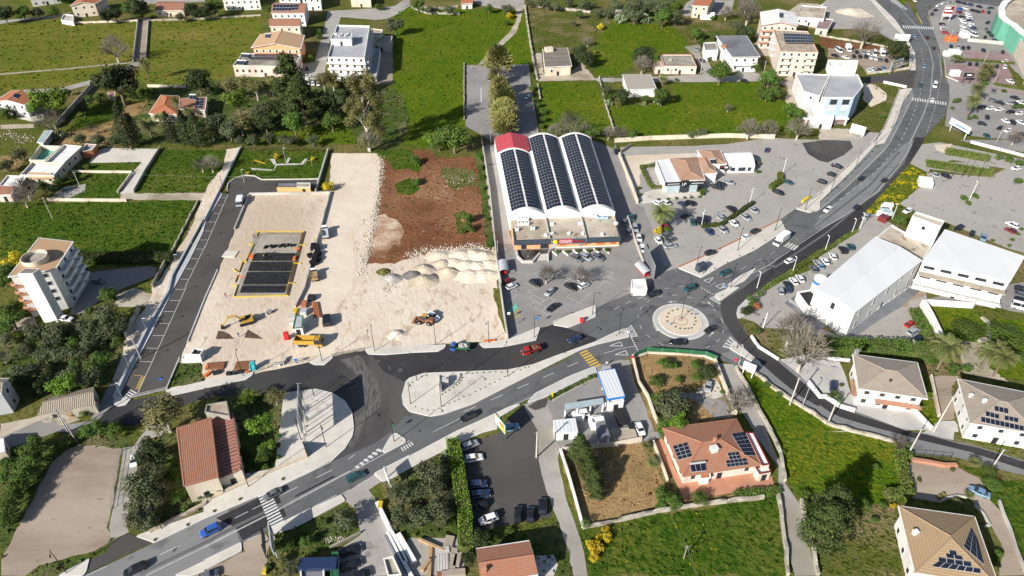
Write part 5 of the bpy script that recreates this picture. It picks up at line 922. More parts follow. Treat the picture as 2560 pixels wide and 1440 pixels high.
# ================= vegetation =================
def leafball(b, rn, c, r, n, sz, up=.3, shell=.55):
    """leaf sprays through the volume of a clump"""
    for _ in range(n):
        while 1:
            d = Vector((rn.uniform(-1, 1), rn.uniform(-1, 1), rn.uniform(-1, 1)))
            if .05 < d.length < 1: break
        d.normalize(); k = shell+(1-shell)*rn.random()**.6; p = Vector((c[0]+d.x*r[0]*k, c[1]+d.y*r[1]*k, c[2]+d.z*r[2]*k))
        nrm = (d+Vector((rn.uniform(-.7, .7), rn.uniform(-.7, .7), rn.uniform(-.4, .8)))).normalized(); a = nrm.orthogonal().normalized(); q = nrm.cross(a); th = rn.random()*6.28
        x = (a*math.cos(th)+q*math.sin(th))*sz*rn.uniform(.6, 1.3); y = nrm.cross(x)*rn.uniform(.35, .7)
        b.face([p-x*.6, p+y*.5-x*.05, p+x*.6, p-y*.5+x*.1], 0, [(0, 0)]*4)
def limb(b, rn, p, d, L, r, depth, mi=0, twig=None, spread=.6, n=3, curve=.12):
    q = p+d*L; m = p+d*L*.5+Vector((rn.uniform(-1, 1), rn.uniform(-1, 1), rn.uniform(-.3, .5)))*L*curve; b.tube([p, m, q], r, 5 if depth > 1 else 3, mi, r*.55, cap=False)
    if depth > 0:
        for _ in range(n):
            nd = (d+Vector((rn.uniform(-1, 1), rn.uniform(-1, 1), rn.uniform(-.35, .6)))*spread).normalized(); limb(b, rn, p+(q-p)*rn.uniform(.55, 1), nd, L*rn.uniform(.55, .8), r*.5, depth-1, mi, twig, spread, n, curve)
PROTO = {}
def make_proto(kind, var):
    rn = random.Random(hash_(kind)+var*17); c = MB(); tr = MB(); K = dict(o=('leaf_olive', 'bark'), d=('leaf_dark', 'bark'), g=('leaf_green', 'bark'), b=('leaf_bright', 'bark'), n=('leaf_brown', 'bark_pale'), e=('leaf_brown', 'bark_pale'), m=('leaf_mimosa', 'bark'), c=('leaf_pine', 'bark'), y=('leaf_dark', 'bark'), s=('leaf_green', 'bark'), l=('leaf_yellow', 'bark'), x=('twig', 'bark_pale'), p=('leaf_palm', 'bark'), k=('leaf_cactus', 'leaf_cactus'), a=('leaf_mimosa', 'bark'), h=('leaf_hedge', 'bark'), t=('leaf_green', 'bark'), r=('leaf_red', 'bark'))[kind]
    if kind in 'odgbn':   # round crowned tree, width 1, top about 1
        n = {'o': 10, 'd': 11, 'g': 10, 'b': 9, 'n': 13}[kind]; H_ = {'o': .78, 'd': .95, 'g': .9, 'b': .95, 'n': 1.25}[kind]
        for i in range(n):
            a = i*2.4+rn.uniform(-.4, .4); rr = .30*math.sqrt((i+.5)/n)*1.05; z = H_*(.56+rn.uniform(-.17, .2)*(1-.3*rr)); r = rn.uniform(.15, .23)
            leafball(c, rn, (rr*math.cos(a), rr*math.sin(a), z), (r, r, r*.85), 190 if kind != 'o' else 170, .06 if kind != 'n' else .05, shell=.35)
        leafball(c, rn, (0, 0, H_*.6), (.3, .3, H_*.3), 260, .06, shell=.2)
        tr.tube([(0, 0, 0), (.01, 0, H_*.2), (0, .01, H_*.45)], .04, 6, r2=.02)
        for i in range(5): a = i*1.3; tr.tube([(0, 0, H_*.25), (.22*math.cos(a), .22*math.sin(a), H_*.6)], .018, 4, r2=.006)
    elif kind in 'slhtr':   # shrub sitting on the ground
        for i in range(7 if kind != 't' else 1):
            a = i*2.4; rr = .26*math.sqrt(i/7); r = .2 if kind != 't' else .5
            leafball(c, rn, (rr*math.cos(a), rr*math.sin(a), .26+rn.uniform(-.06, .12) if kind != 't' else .5), (r, r, r*.9), 130 if kind != 't' else 900, .075 if kind != 't' else .06, shell=.4 if kind != 't' else .85)
        if kind == 't': leafball(c, rn, (0, 0, .5), (.42, .42, .42), 400, .09, shell=.8)
        tr.tube([(0, 0, 0), (0, 0, .3)], .03, 5)
    elif kind == 'e':   # tall drooping tree: width 1, height about 2.3
        for i in range(46):
            z = rn.uniform(.35, 2.2); w_ = .48*(1-((z-1.0)/1.4)**2)**.5 if z > 1 else .48*(.55+.45*z); a = rn.random()*6.28; rr = w_*math.sqrt(rn.random())
            r = rn.uniform(.09, .15); leafball(c, rn, (rr*math.cos(a), rr*math.sin(a), z), (r*1.15, r*1.15, r*1.6), 230, .045, shell=.2)
        tr.tube([(0, 0, 0), (.02, 0, .8), (0, .02, 1.6)], .05, 7, r2=.02)
        for i in range(7): a = i*1.1; tr.tube([(0, 0, .4+i*.15), (.3*math.cos(a), .3*math.sin(a), .9+i*.16)], .016, 4, r2=.005)
    elif kind == 'm':   # feathery rounded tree made of outward sprays
        for i in range(2300):
            a = rn.random()*6.28; el = rn.uniform(-.25, 1.45); k = rn.uniform(.35, 1); d = Vector((math.cos(a)*math.cos(el), math.sin(a)*math.cos(el), math.sin(el))); p = Vector((0, 0, .42))+Vector((d.x*.46, d.y*.46, d.z*.5))*k
            x = (d+Vector((rn.uniform(-.4, .4), rn.uniform(-.4, .4), rn.uniform(-.1, .5)))).normalized()*.07; y = x.orthogonal().normalized()*.011; c.face([p-x, p-y, p+x, p+y], 0, [(0, 0)]*4)
        leafball(c, rn, (0, 0, .45), (.36, .36, .36), 700, .04, shell=.2); tr.tube([(0, 0, 0), (0, 0, .5)], .03, 6)
    elif kind == 'c':   # spreading conifer with drooping tiers
        for i in range(42):
            z = .25+1.15*i/42; w_ = .5*(1-(i/42)**1.3)+.05; 
            for j in range(3):
                a = rn.random()*6.28; rr = w_*rn.uniform(.35, .9); leafball(c, rn, (rr*math.cos(a), rr*math.sin(a), z+rn.uniform(-.05, .05)), (.14, .14, .07), 72, .05, shell=.2)
        tr.tube([(0, 0, 0), (0, 0, 1.35)], .035, 6, r2=.01)
    elif kind == 'y':   # columnar conifer width 1, height 2
        for i in range(40):
            z = .15+1.8*i/40; w_ = .34*min(1, (2.05-z)*1.1); a = i*2.4; leafball(c, rn, (w_*.6*math.cos(a), w_*.6*math.sin(a), z), (w_*.6+.05, w_*.6+.05, .14), 60, .07, shell=.4)
        tr.tube([(0, 0, 0), (0, 0, 1.6)], .05, 6)
    elif kind == 'x':   # leafless tree
        for i in range(7):
            a = i*.9+rn.uniform(-.2, .2); limb(c, rn, Vector((0, 0, .16)), Vector((math.cos(a)*.75, math.sin(a)*.75, rn.uniform(.5, 1.3))).normalized(), .26, .014, 3, n=4, spread=.75)
        for i in range(420):
            a = rn.random()*6.28; el = rn.uniform(-.2, 1.5); d = Vector((math.cos(a)*math.cos(el), math.sin(a)*math.cos(el), math.sin(el))); p = Vector((0, 0, .38))+Vector((d.x*.46, d.y*.46, d.z*.45))*rn.uniform(.45, 1); x = (d+Vector((rn.uniform(-.6, .6), rn.uniform(-.6, .6), .2))).normalized()*.075; y = x.orthogonal().normalized()*.006; c.face([p-x, p-y, p+x, p+y], 0, [(0, 0)]*4)
        tr.tube([(0, 0, 0), (.01, 0, .2)], .035, 6, r2=.024)
    elif kind == 'p':   # palm: frond crown width 1
        for i in range(34):
            a = i*2.4+rn.uniform(-.2, .2); el = 1.25-1.75*(i/34); pts = []
            for j in range(7):
                s_ = j/6*.56; e2 = el-1.5*(j/6)**1.6; pts.append((pts[-1] if pts else Vector((0, 0, 1.0)))+Vector((math.cos(a)*math.cos(e2), math.sin(a)*math.cos(e2), math.sin(e2)))*(.56/6 if j else 0))
            sd_ = Vector((-math.sin(a), math.cos(a), 0))
            for j in range(6):
                for sgn in (-1, 1):
                    for f in (0, .5):
                        p = pts[j].lerp(pts[j+1], f); L_ = .1*math.sin(math.pi*(j+f+1.2)/7.4)+.02; t1 = (pts[j+1]-pts[j]); c.face([p, p+t1*.32, p+sd_*sgn*L_+t1*.75-Vector((0, 0, L_*.35)), p+sd_*sgn*L_*.9+t1*.5-Vector((0, 0, L_*.4))], 0, [(0, 0)]*4)
        leafball(c, rn, (0, 0, .95), (.07, .07, .09), 60, .08); tr.tube([(0, 0, 0), (.01, 0, .5), (0, 0, .97)], .045, 8, r2=.035)
    elif kind == 'k':   # prickly pear
        for i in range(60):
            a = rn.random()*6.28; rr = .4*math.sqrt(rn.random()); z = rn.uniform(.08, .5)*(1.1-rr); nx = Vector((rn.uniform(-1, 1), rn.uniform(-1, 1), .3)).normalized(); o_ = nx.orthogonal().normalized(); q = nx.cross(o_); P = Vector((rr*math.cos(a), rr*math.sin(a), z))
            ring_ = [P+(o_*math.cos(k*1.047)*.06+q*math.sin(k*1.047)*.09) for k in range(6)]; c.hull([p-nx*.012 for p in ring_], [p+nx*.012 for p in ring_])
        tr.tube([(0, 0, 0), (0, 0, .25)], .04, 5)
    elif kind == 'a':   # tuft of stiff leaves
        for i in range(46):
            a = i*2.4; el = rn.uniform(.15, 1.4); d = Vector((math.cos(a)*math.cos(el), math.sin(a)*math.cos(el), math.sin(el))); y = Vector((-math.sin(a), math.cos(a), 0))*.05; c.face([-y, d*.3-y*1.1, d*.55, d*.3+y*1.1], 0, [(0, 0)]*4)
        return c, None, K
    return c, tr, K
def hash_(s): return sum(ord(ch)*31 for ch in s)
INFO = {  # crown centre height / width, words, name, category
 'o': (.5, 'grey green olive tree', 'olive_tree', 'tree'), 'd': (.55, 'dark evergreen tree', 'evergreen_tree', 'tree'), 'g': (.55, 'green leafy tree', 'leafy_tree', 'tree'), 'b': (.55, 'bright green leafy tree', 'leafy_tree', 'tree'),
 'n': (.75, 'brownish green feathery tree', 'feathery_tree', 'tree'), 'e': (1.25, 'very tall drooping eucalyptus', 'eucalyptus', 'tree'), 'm': (.42, 'pale yellow green feathery tree', 'feathery_tree', 'tree'), 'c': (.65, 'spreading dull green conifer', 'conifer', 'tree'),
 'y': (.95, 'narrow dark conifer', 'cypress_tree', 'tree'), 's': (.25, 'low green shrub', 'shrub', 'shrub'), 'l': (.25, 'yellow flowering bush', 'flowering_bush', 'bush'), 'x': (.42, 'leafless grey branched tree', 'bare_tree', 'tree'), 'p': (.95, 'palm with arching fronds', 'palm_tree', 'palm'),
 'k': (.2, 'clump of prickly pear cactus', 'prickly_pear', 'cactus'), 'a': (.2, 'small tuft of stiff leaves', 'tufted_plant', 'plant'), 't': (.5, 'clipped round green shrub', 'clipped_shrub', 'shrub'), 'r': (.2, 'low reddish plant', 'bedding_plant', 'plant')}
def get_proto(kind):
    v = random.choice((0, 1, 2)) if kind in 'odgxm' else 0; key = (kind, v)
    if key not in PROTO:
        c, tr, K = make_proto(kind, v); o = c.build('crown', K[0]); me = o.data; bpy.data.objects.remove(o); me2 = None
        if tr: o = tr.build('trunk', K[1]); me2 = o.data; bpy.data.objects.remove(o)
        PROTO[key] = (me, me2)
    return PROTO[key]
SMALL = 'ark'
def plant(kind, u, v, w_, where, words=None, group=None, zs=1.0):
    cz, wd, nm, cat = INFO[kind]; s = w_/pxm(u, v)*(1.34 if w_ > 12 and kind in 'odgcnbymx' else 1.2); s *= (1-s*cz/H); p = G(u, v, s*cz*zs); me, me2 = get_proto(kind); lab = f'{words or wd} {where}'; rz = random.random()*6.28; k = random.uniform(.95, 1.08)
    if me2 is None or kind in 'a':
        o = bpy.data.objects.new(nm, me); col.objects.link(o); o.location = (p.x, p.y, .2); o.rotation_euler = (0, 0, rz); o.scale = (s, s, s*zs); return tag(o, lab, cat, group)
    o = empty(nm, (p.x, p.y, 0), rz, lab, cat, group, (s*k, s/k, s*zs))
    for n_, m_ in (('crown', me), ('trunk', me2)): c = bpy.data.objects.new(n_, m_); col.objects.link(c); c.parent = o
    return o
def grove(where, tile, s, words=None, group=None, zs=1.0):
    tc, tr_ = int(tile[0]), int(tile[1])
    for e in s.split(','):
        a = e.split(); z = float(a[4]) if len(a) > 4 else zs
        plant(a[0], tc*512+float(a[1])/4, tr_*360+float(a[2])/4, float(a[3])/4, where, words, group or None, z)
def hedge(label, s, w_, h, m='leaf_hedge', name='hedge', dens=16, cat='hedge'):
    P = g(s); rn = random.Random(int(P[0].x*7)); b = MB(); core = MB(); o = empty(name, P[0], 0, label, cat)
    for i in range(len(P)-1):
        a, q = P[i]-P[0], P[i+1]-P[0]; e = (q-a); L = e.length; e.normalize(); nr = Vector((-e.y, e.x, 0)); core.box((*((a+q)/2)[:2], 0), (L+w_*.6, w_*.8, h*.88), math.atan2(e.y, e.x))
        for _ in range(min(9000, int(L*dens*(w_+2*h)))):
            x = rn.uniform(-w_*.4, L+w_*.4); k = rn.random(); bump = .12*math.sin(x*1.7)+.1*math.sin(x*4.1)
            if k < w_/(w_+2*h): y, z = rn.uniform(-.5, .5)*w_, h+bump+rn.uniform(-.15, .1)
            else: y, z = (.5*w_+bump*.6)*(1 if rn.random() < .5 else -1), rn.uniform(.05, h)
            p = a+e*x+nr*y+Vector((0, 0, z)); nn = Vector((rn.uniform(-1, 1), rn.uniform(-1, 1), rn.uniform(-.3, 1.2))).normalized(); t1 = nn.orthogonal().normalized()*rn.uniform(.14, .3); t2 = nn.cross(t1)*.6; b.face([p-t1, p-t2, p+t1, p+t2], 0, [(0, 0)]*4)
    b.build('foliage', m, o); core.build('branches', 'undergrowth', o); return o
# ---- groves, by place ----
A = grove
A('beside the brown track at the top left', '00', 'x 1140 490 250,d 1150 780 400,p 1440 640 100 1.5')
A('beside the track below the brown lane', '00', 'd 1970 790 230,d 680 915 60')
A('near the orange edged house at the left', '00', 'b 500 1000 330,b 335 1080 150,x 480 1210 280,s 40 1130 200')
A('in front of the terracotta bungalow', '00', 'y 1240 1270 190,y 1690 1280 130,y 1840 1290 140,y 1960 1300 150,y 1330 1300 130,p 1470 1240 180 .7,p 1590 1170 130 .7,p 1760 1020 90 1.6,p 1880 1110 110 .8,p 1980 1180 110 .7')
A('in the walled garden at the left', '00', 'g 1000 960 120,g 900 985 100,d 820 1080 120,g 1440 930 130,s 1330 960 120,s 1200 900 100'); A('on the bare soil below the walled garden', '00', 'o 790 1380 130,o 960 1390 130,o 1130 1390 120,x 930 1290 100,k 590 1350 120')
A('around the houses along the top left edge', '00', 'd 30 120 170,g 220 110 140,o 370 110 120,g 520 95 110,d 1050 150 130,d 1140 130 130,d 1370 50 200,g 1270 60 130,d 1900 90 120,d 1975 130 120,o 1800 160 100,g 1380 140 90,s 640 -10 150')
A('in front of the long solar house', '10', 'n 250 840 180 .9,n 380 820 190 .9,n 500 860 170 .9,n 650 810 170 .9')
A('in the wood beside the big white block', '10', 'c 860 890 340,c 970 1030 300 .9,d 1180 1010 260,d 1330 1010 240,d 1440 950 160,n 1180 780 150,n 1270 770 140,n 1390 830 130 1.2,n 1490 800 100,n 1600 780 130,n 1665 790 100')
A('in the wood at the edge of the bright field', '10', 'e 1590 1090 350 .92'); A('at the foot of the eucalyptus', '10', 'x 1640 1410 210,d 1440 1060 120,g 1260 1180 200')
A('in the wood behind the playground', '10', 'b 320 990 250,g 880 1190 230 1.2,o 560 1110 220,o 90 1210 230,n 350 1220 250 .6,o 240 1290 210,n 60 1300 170 .7,d 600 1210 200,d 760 1080 160,g 460 1230 150,d 30 880 110')
A('in the row above the playground fence', '10', 'o 480 1385 140,o 640 1370 130,o 780 1390 120,o 865 1400 120,o 1080 1390 130,o 350 1400 110')
A('near the top street houses', '10', 'd 30 80 160,o 1900 230 190,g 640 85 110,s 1130 320 90,s 1150 370 90,t 990 580 60,t 1050 570 60,g 100 40 150,s 1750 70 110')
A('along the stone wall at the top centre', '20', 'g 80 40 130,o 190 90 90,o 400 90 100,g 790 70 90,o 985 75 110')
A('in the olive row at the top edge', '20', 'o 1200 20 90,o 1310 20 100,o 1385 40 100,o 1455 50 100,o 1600 20 90,o 1740 30 120,o 1815 40 90,g 1690 130 90,o 1880 110 110,o 1980 110 120,o 1640 225 60')
A('in the row across the car park', '20', 'm 890 640 230 1.2,m 860 780 150,m 900 870 170,m 920 960 220,m 930 1060 240,m 940 1150 250,m 950 1240 240,m 930 1300 170', group='feathery trees across the car park')
A('behind the red soil field', '20', 'g 440 1340 290,g 290 1370 210,b 210 1390 140'); A('in the green field behind the vaulted hall', '20', 'x 1620 1260 290,x 1450 1310 140,g 1830 1290 160,x 1990 1335 130')
A('beside the square cream house', '20', 'd 1700 520 160,d 1760 580 150,x 1780 420 90,s 1860 520 50'); A('along the strip right of the car park', '20', 's 1320 1120 110,s 1350 1190 100,s 1230 880 110,s 1260 1000 90,s 1300 1050 90,s 1330 1260 90,s 1220 760 80')
A('by the lane between the fields', '20', 'o 1960 880 120,g 1980 960 100,k 1990 1030 90'); A('at the top of the flowery fields', '20', 'l 1000 160 90,l 1910 270 90,l 1860 520 45,s 980 230 80')
A('in the top thicket right of centre', '30', 'o 200 50 200,o 330 40 190,o 450 60 160,o 560 20 130,g 490 150 170,o 620 150 160,k 310 190 130,k 60 200 130,o 130 110 150,o 210 150 140,o 20 40 130,s 980 180 70,g 620 60 130')
A('behind the red trimmed bungalow', '30', 'd 300 520 190,d 250 570 130,g 400 590 110,x 280 650 170'); A('in the rough ground by the slate roof', '30', 'g 820 320 120,g 870 330 90,g 1010 350 90,g 870 410 90,x 1340 120 240,x 1320 40 160,x 1120 130 130,o 1240 250 150,d 1330 330 160,d 1270 330 110')
A('beside the drive of the slate roofed villa', '30', 'g 1070 690 220,g 1560 750 200,g 1420 660 90,s 970 550 70,s 950 590 60'); A('right of the wide green field', '30', 'g 1480 900 130,g 1620 900 160,g 1530 940 120,g 1770 1070 150,g 1860 1120 120,s 1790 1340 90,x 1350 1290 200,x 1550 1290 180,x 1850 1280 230')
A('along the wall below the wide green field', '30', 'x 50 1330 160,g 180 1330 100,o 770 1330 90,o 880 1310 110'); A('around the fibre roofed shed', '30', 'g 480 940 190 .9,d 80 950 160,p 30 1010 70,g 310 980 90,k 440 1010 120,k 300 1040 60,p 490 790 100 .6,s 620 800 55,l 590 1000 40,x 1140 1080 80')
A('by the dusty lot near the avenue', '40', 'x 470 310 260 1.2,d 790 490 220,s 640 1160 80'); A('in the shopping car park', '40', 'p 1680 680 150 .8,p 1640 750 130 .7,p 1370 570 110 .6,p 1410 590 90 .5,p 1590 890 140,p 1545 1010 140 1.1,s 1360 1010 70,s 1400 1000 60,s 1330 1080 50,s 1850 910 60,s 1960 1070 70,s 2020 1060 80,x 1960 1380 140,s 1560 1170 70,s 1660 830 80,s 1500 1180 60,p 1700 720 120 .5')
A('around the left flat roofed house', '01', 'o 180 100 160,o 50 200 140,x 250 450 230,x 230 540 200,g 420 400 120,g 580 370 100,d 520 440 100,d 690 320 100,s 880 225 90')
A('beside the apartment tower', '01', 'l 130 1170 220,g 60 1260 220,g 20 1340 160,x 2010 210 150'); A('on the drive edge below the apartment tower', '02', 'g 1070 50 170,s 900 220 110,s 1000 190 90,s 1130 100 80')
A('in the playground strip', '11', 'x 60 200 170,l 720 125 80,l 430 290 45,l 1080 150 60,s 200 490 50'); A('beside the retaining wall of the building site', '11', 'l 1230 430 150')
A('on the red soil field', '21', 's 60 170 140,s 70 380 120,s 590 740 130 1.5,s 600 840 120 1.3,s 540 870 80'); A('in the green strip along the red soil', '21', 's 690 130 120,s 700 230 100,s 715 330 90,s 735 430 90,s 755 530 80,s 770 640 80,s 785 750 70,s 800 1000 110')
A('before the orange shopfront', '21', 's 1480 1075 55,s 1580 1075 60,s 1680 1065 65,s 1790 1065 65,s 1880 1055 65,s 1970 1060 65', words='small clipped bush', group='bushes before the shopfront'); A('in the supermarket car park', '21', 'x 1370 1310 200,x 1710 1320 200,x 1185 1090 90')
A('by the restaurant car park', '31', 'p 480 690 240 .8,l 440 870 110,s 530 860 90,s 240 440 55,s 240 505 65,s 880 470 90,s 880 500 60,p 1200 195 60 .7,p 1425 190 60 .7,s 1440 275 60'); A('in white planters before the restaurant', '31', 's 440 552 40,s 535 548 40,s 618 542 40,s 702 536 40,s 768 532 40,s 850 527 42', words='small bush', group='bushes in white planters')
A('in the east parking area', '41', 's 1450 540 90,s 1560 520 80,s 1490 590 70,g 810 750 120,s 870 750 70,s 1690 120 70,s 1800 130 90,s 1900 150 110,s 2000 190 110,s 2000 370 100'); A('in a terracotta pot by the east lot', '41', 's 2025 850 50,s 1990 900 50,s 1930 955 50,s 1900 1015 50,s 1735 962 48', words='small potted shrub', group='potted shrubs by the east lot')
A('in the grove below the apartment tower', '02', 'o 1060 260 270,o 900 380 230,o 1150 380 230,o 560 420 250,o 360 430 240,o 880 530 190,o 970 500 170,o 500 520 180,o 620 640 190,o 430 660 190,o 800 650 180,o 260 590 170,g 720 520 120,g 1170 530 130,g 1000 700 210,g 930 770 180,o 900 880 230,o 690 840 200,o 210 850 230,n 430 830 180 .6,o 60 490 140,b 620 970 250,g 760 1020 110,g 1020 940 90,x 30 700 140,g 640 440 120,g 760 740 150,o 330 800 130,d 250 930 200,d 420 950 180')
A('at the left edge beside the apartment tower', '02', 'g 100 290 210,g 60 230 170,g 150 180 150,g 40 400 150,r 60 430 60'); A('beside the stone barn', '02', 's 620 1270 100,s 720 1260 100,s 850 1250 110,s 900 1190 80'); A('at the bend of the old lane', '02', 'n 1620 1240 430 .7,g 950 1405 230 .8,g 1130 1400 180 .8,g 840 1420 150 .7,n 1850 1380 160 .6')
A('along the left edge of the dirt lot', '03', 'g 310 170 230 1.1,g 270 300 230,g 200 440 210,g 150 550 190,g 110 650 190,g 60 770 190,g 25 880 170,g 660 90 140 .7,g 330 90 160,g 60 300 150,g 20 450 150'); A('by the gravel lane beside the barn', '03', 'd 1480 180 290,d 1570 240 200,o 1400 500 300,o 1500 400 250,o 1420 700 290,o 1350 850 230,o 1460 900 200,o 1560 570 220,g 1730 400 100 .7,g 1780 630 170 .7,s 2000 640 110,s 1850 760 100,s 1660 820 100')
A('in the yard right of the red barn', '12', 'b 420 1100 170,n 700 1080 200 .6,b 560 1370 250'); A('by the wall between barn and plaza', '13', 'b 620 150 150,g 580 215 160,g 660 205 100,d 390 190 110,s 740 250 60 1.5,s 735 130 60 1.5,s 735 40 70 1.5'); A('beside the barn front', '13', 's 150 560 120,s 480 390 80,s 300 420 120,s 600 350 90,s 50 640 90')
A('in the scrub below the avenue', '13', 'o 1390 860 240,g 820 1110 150,g 1000 1090 120,s 720 1130 120,o 880 1350 190,s 640 1350 80 1.3,s 1100 1200 90,n 760 1290 120 .6,s 1200 900 100,s 950 1040 110'); A('in the scrubby plot above the timber yard', '23', 'o 200 400 300,o 50 580 220,o 300 790 260,o 100 850 250,o 250 560 220,k 360 240 140,k 400 480 80,g 400 900 120,o 420 650 150'); A('in the scrubby plot above the yard', '13', 'o 1960 600 240,o 1950 850 220')
A('behind the bottom brick house', '23', 'd 590 1260 150,d 700 1060 190,s 850 1060 130,s 1000 990 110,s 960 1070 110'); A('in the dry plot beside the lane', '23', 'c 1700 170 200,c 1755 270 190,c 1800 390 180,c 1850 500 170,c 1870 590 140,t 1760 910 90'); A('at the corner of the dark green field', '23', 'l 1960 980 100,l 1975 1060 130,l 1860 1150 180,l 1845 1250 140,l 1790 1115 90,l 1900 1050 90')
A('in the dry garden by the roundabout', '32', 'g 500 745 140 .8,g 600 765 90 .8,g 810 760 110 .8,d 930 830 180 .8,g 830 880 110 .8,g 420 920 140 .8,g 650 905 80 .8,s 1080 1040 60'); A('behind the terracotta villa', '32', 'o 560 1150 320,g 470 1110 200,b 630 1335 200,g 500 1340 150,g 720 1200 120 .8,g 470 1420 110 .7')
A('near the corner of the big hall', '32', 't 1350 95 60,t 1390 145 65,t 1405 110 55,t 1370 165 60,t 1460 55 60,d 1320 220 120 .7,r 1420 190 100'); A('beside the road to the villas', '32', 'x 1770 420 330 1.2,x 1900 640 440 1.1,x 1210 1150 270,s 1440 430 100,s 1520 965 90,s 1650 1060 90')
A('around the taupe roofed villas', '42', 'p 1290 600 290 .9,p 1210 560 220 .9,p 1700 650 210 1,p 1850 700 230 1,p 1790 620 200 1,t 1480 410 260 .35,t 1850 470 330 .35,s 1480 800 120,s 1350 800 120,g 1090 690 150 .8,s 1330 850 90,t 110 1085 60,t 150 1045 60,t 200 1075 60,t 200 1130 60,s 1950 420 150,s 225 970 60,s 340 935 50,s 2000 700 150')
A('on the terrace of the terracotta villa', '33', 'p 320 130 100 .6,p 380 300 120 .6,g 480 600 150 .8,g 600 680 180 .8,g 480 690 130 .8,g 860 650 165 .7,s 430 760 80'); A('beside the narrow walled lane', '33', 's 1910 620 130,s 1940 720 120,s 1980 900 90,s 1700 200 60')
A('by the hipped villa in the corner', '43', 'c 130 800 360,c 60 970 380,g 430 710 150 .9,s 560 340 100,s 600 360 70,g 640 720 80 .7,s 1000 480 60,s 940 520 60,s 560 880 100,x 800 110 170,s 880 130 90,l 740 740 70'); A('in the forecourt of the hipped villa', '43', 't 1700 385 140 .6,t 1740 515 160 .5,p 1560 300 120 .5,p 1380 700 90 .5,p 1500 745 90 .5,p 1500 625 90 .5,s 1800 1215 110,s 1760 1270 90,s 1820 650 70,a 1200 660 60,a 1240 640 60,t 1335 375 40')
hedge('long dark hedge along the shaded tower drive', '01 800 1165 1680 1160', 4.5, 2.2, 'leaf_dark'); hedge('angular hedge round the restaurant terrace', '31 400 225 265 240 300 310 345 405 375 445 505 438', 1.1, 1.2); hedge('long straight hedge dividing the restaurant car park', '31 880 835 1070 815 1380 600', 1.4, 1.2, 'leaf_dark'); hedge('short bent hedge at the right of the restaurant car park', '31 1565 450 1655 390 1650 320', 2, 1.8)
hedge('roadside hedge beside the white car row', '31 2048 1105 1810 1265', 1.3, .9); hedge('roadside hedge near the roundabout exit', '31 1780 1290 1540 1430 / 32 1500 20', 1.4, .9); hedge('roadside hedge by the metal roofed hall', '41 0 1110 165 1010', 1.3, .9); hedge('short roadside hedge by the avenue side street', '41 185 990 360 880', 1.3, .9)
hedge('thick upper hedge of the east lot', '41 1290 95 1650 160', 4, 2); hedge('thick lower hedge of the east lot', '41 1110 215 1680 305', 5, 1.6); hedge('bright green hedge along the dark asphalt lot', '23 440 160 480 400 530 700 560 900 560 1180', 3, 3, 'leaf_bright', dens=22)
hedge('tall dense hedge behind the taupe roofed villa', '42 110 620 400 650 800 660 1120 700', 5.5, 3.5, 'leaf_green'); hedge('sloping hedge beside the white covered wall', '42 950 260 1050 420 1120 560', 3, 1.5, 'leaf_green'); hedge('yellow green hedge on the left of the hipped villa forecourt', '43 790 230 870 620 680 645', 2.2, 1.8); hedge('short loop of yellow green hedge by the red gate', '43 790 225 900 255', 1.6, 1.7); hedge('dark hedge below the terracotta villa terrace', '33 1220 640 1630 600', 1.8, 1.2, 'leaf_green')
hedge('green hedge of the shopping car park', '40 1470 605 1930 640', 2.5, .9); hedge('lower hedge strip of the shopping car park', '40 1760 850 2048 900', 3, .8); hedge('weedy strip on the forecourt verge', '22 1400 1110 1560 1030 1860 880', 1.2, .6, 'leaf_green', name='verge_planting', cat='planting')
# small plants on the islands
def row(kind, pts, w_, where, words, n=None, gr=None):
    P = t(pts)
    if n:
        L = [0]; 
        for i in range(len(P)-1): L.append(L[-1]+math.dist(P[i], P[i+1]))
        Q = []
        for k in range(n):
            d = L[-1]*k/(n-1); i = max(j for j in range(len(P)-1) if L[j] <= d+1e-6); f = (d-L[i])/(L[i+1]-L[i]); Q.append((P[i][0]+(P[i+1][0]-P[i][0])*f, P[i][1]+(P[i+1][1]-P[i][1])*f))
        P = Q
    for u, v in P: plant(kind, u, v, w_, where, words, gr or 'plants '+where)
row('s', '22 120 885 170 880 30 945 5 985', 6.5, 'on the left end of the long island', 'small round shrub'); row('s', '22 280 880 275 905 277 930 280 955 282 980 285 1005 290 1030 295 1060', 5, 'beside the thin sculpture blade on the island', 'small round shrub')
row('s', '22 520 870 525 900 515 925 495 950 470 975 440 1000 400 1025 360 1045 330 1065', 7, 'along the curved bench of the island', 'small round shrub'); row('s', '22 560 860 625 860 670 850 740 848 800 845 860 840 920 845 980 835', 6.5, 'on the upper edge of the long island', 'small round shrub')
row('s', '22 60 1190 125 1215 180 1225 240 1220 345 1180 400 1155 450 1135 495 1115 540 1090 600 1070 655 1038 705 1015 755 990 800 965 850 945 900 915 955 890 1040 845 1110 820 1155 800 1190 790', 6.5, 'on the lower edge of the long island', 'small round shrub')
def bed(u, v, r, kind, lab, n=14, w_=3.2):
    P = [(u+r*math.cos(k*6.283/n)*(1 if k % 2 else .55), v+r*.62*math.sin(k*6.283/n)*(1 if k % 2 else .55)) for k in range(n)]; s = w_/pxm(u, v); me, _ = get_proto(kind); K = MB()
    o = empty('flower_bed', G(u, v, .2), 0, lab, 'flower bed', 'round flower beds on the islands')
    for a, b_ in P: p = G(a, b_, .2)-G(u, v, .2); c = bpy.data.objects.new('plant', me); col.objects.link(c); c.parent = o; c.location = p; c.scale = (s, s, s)
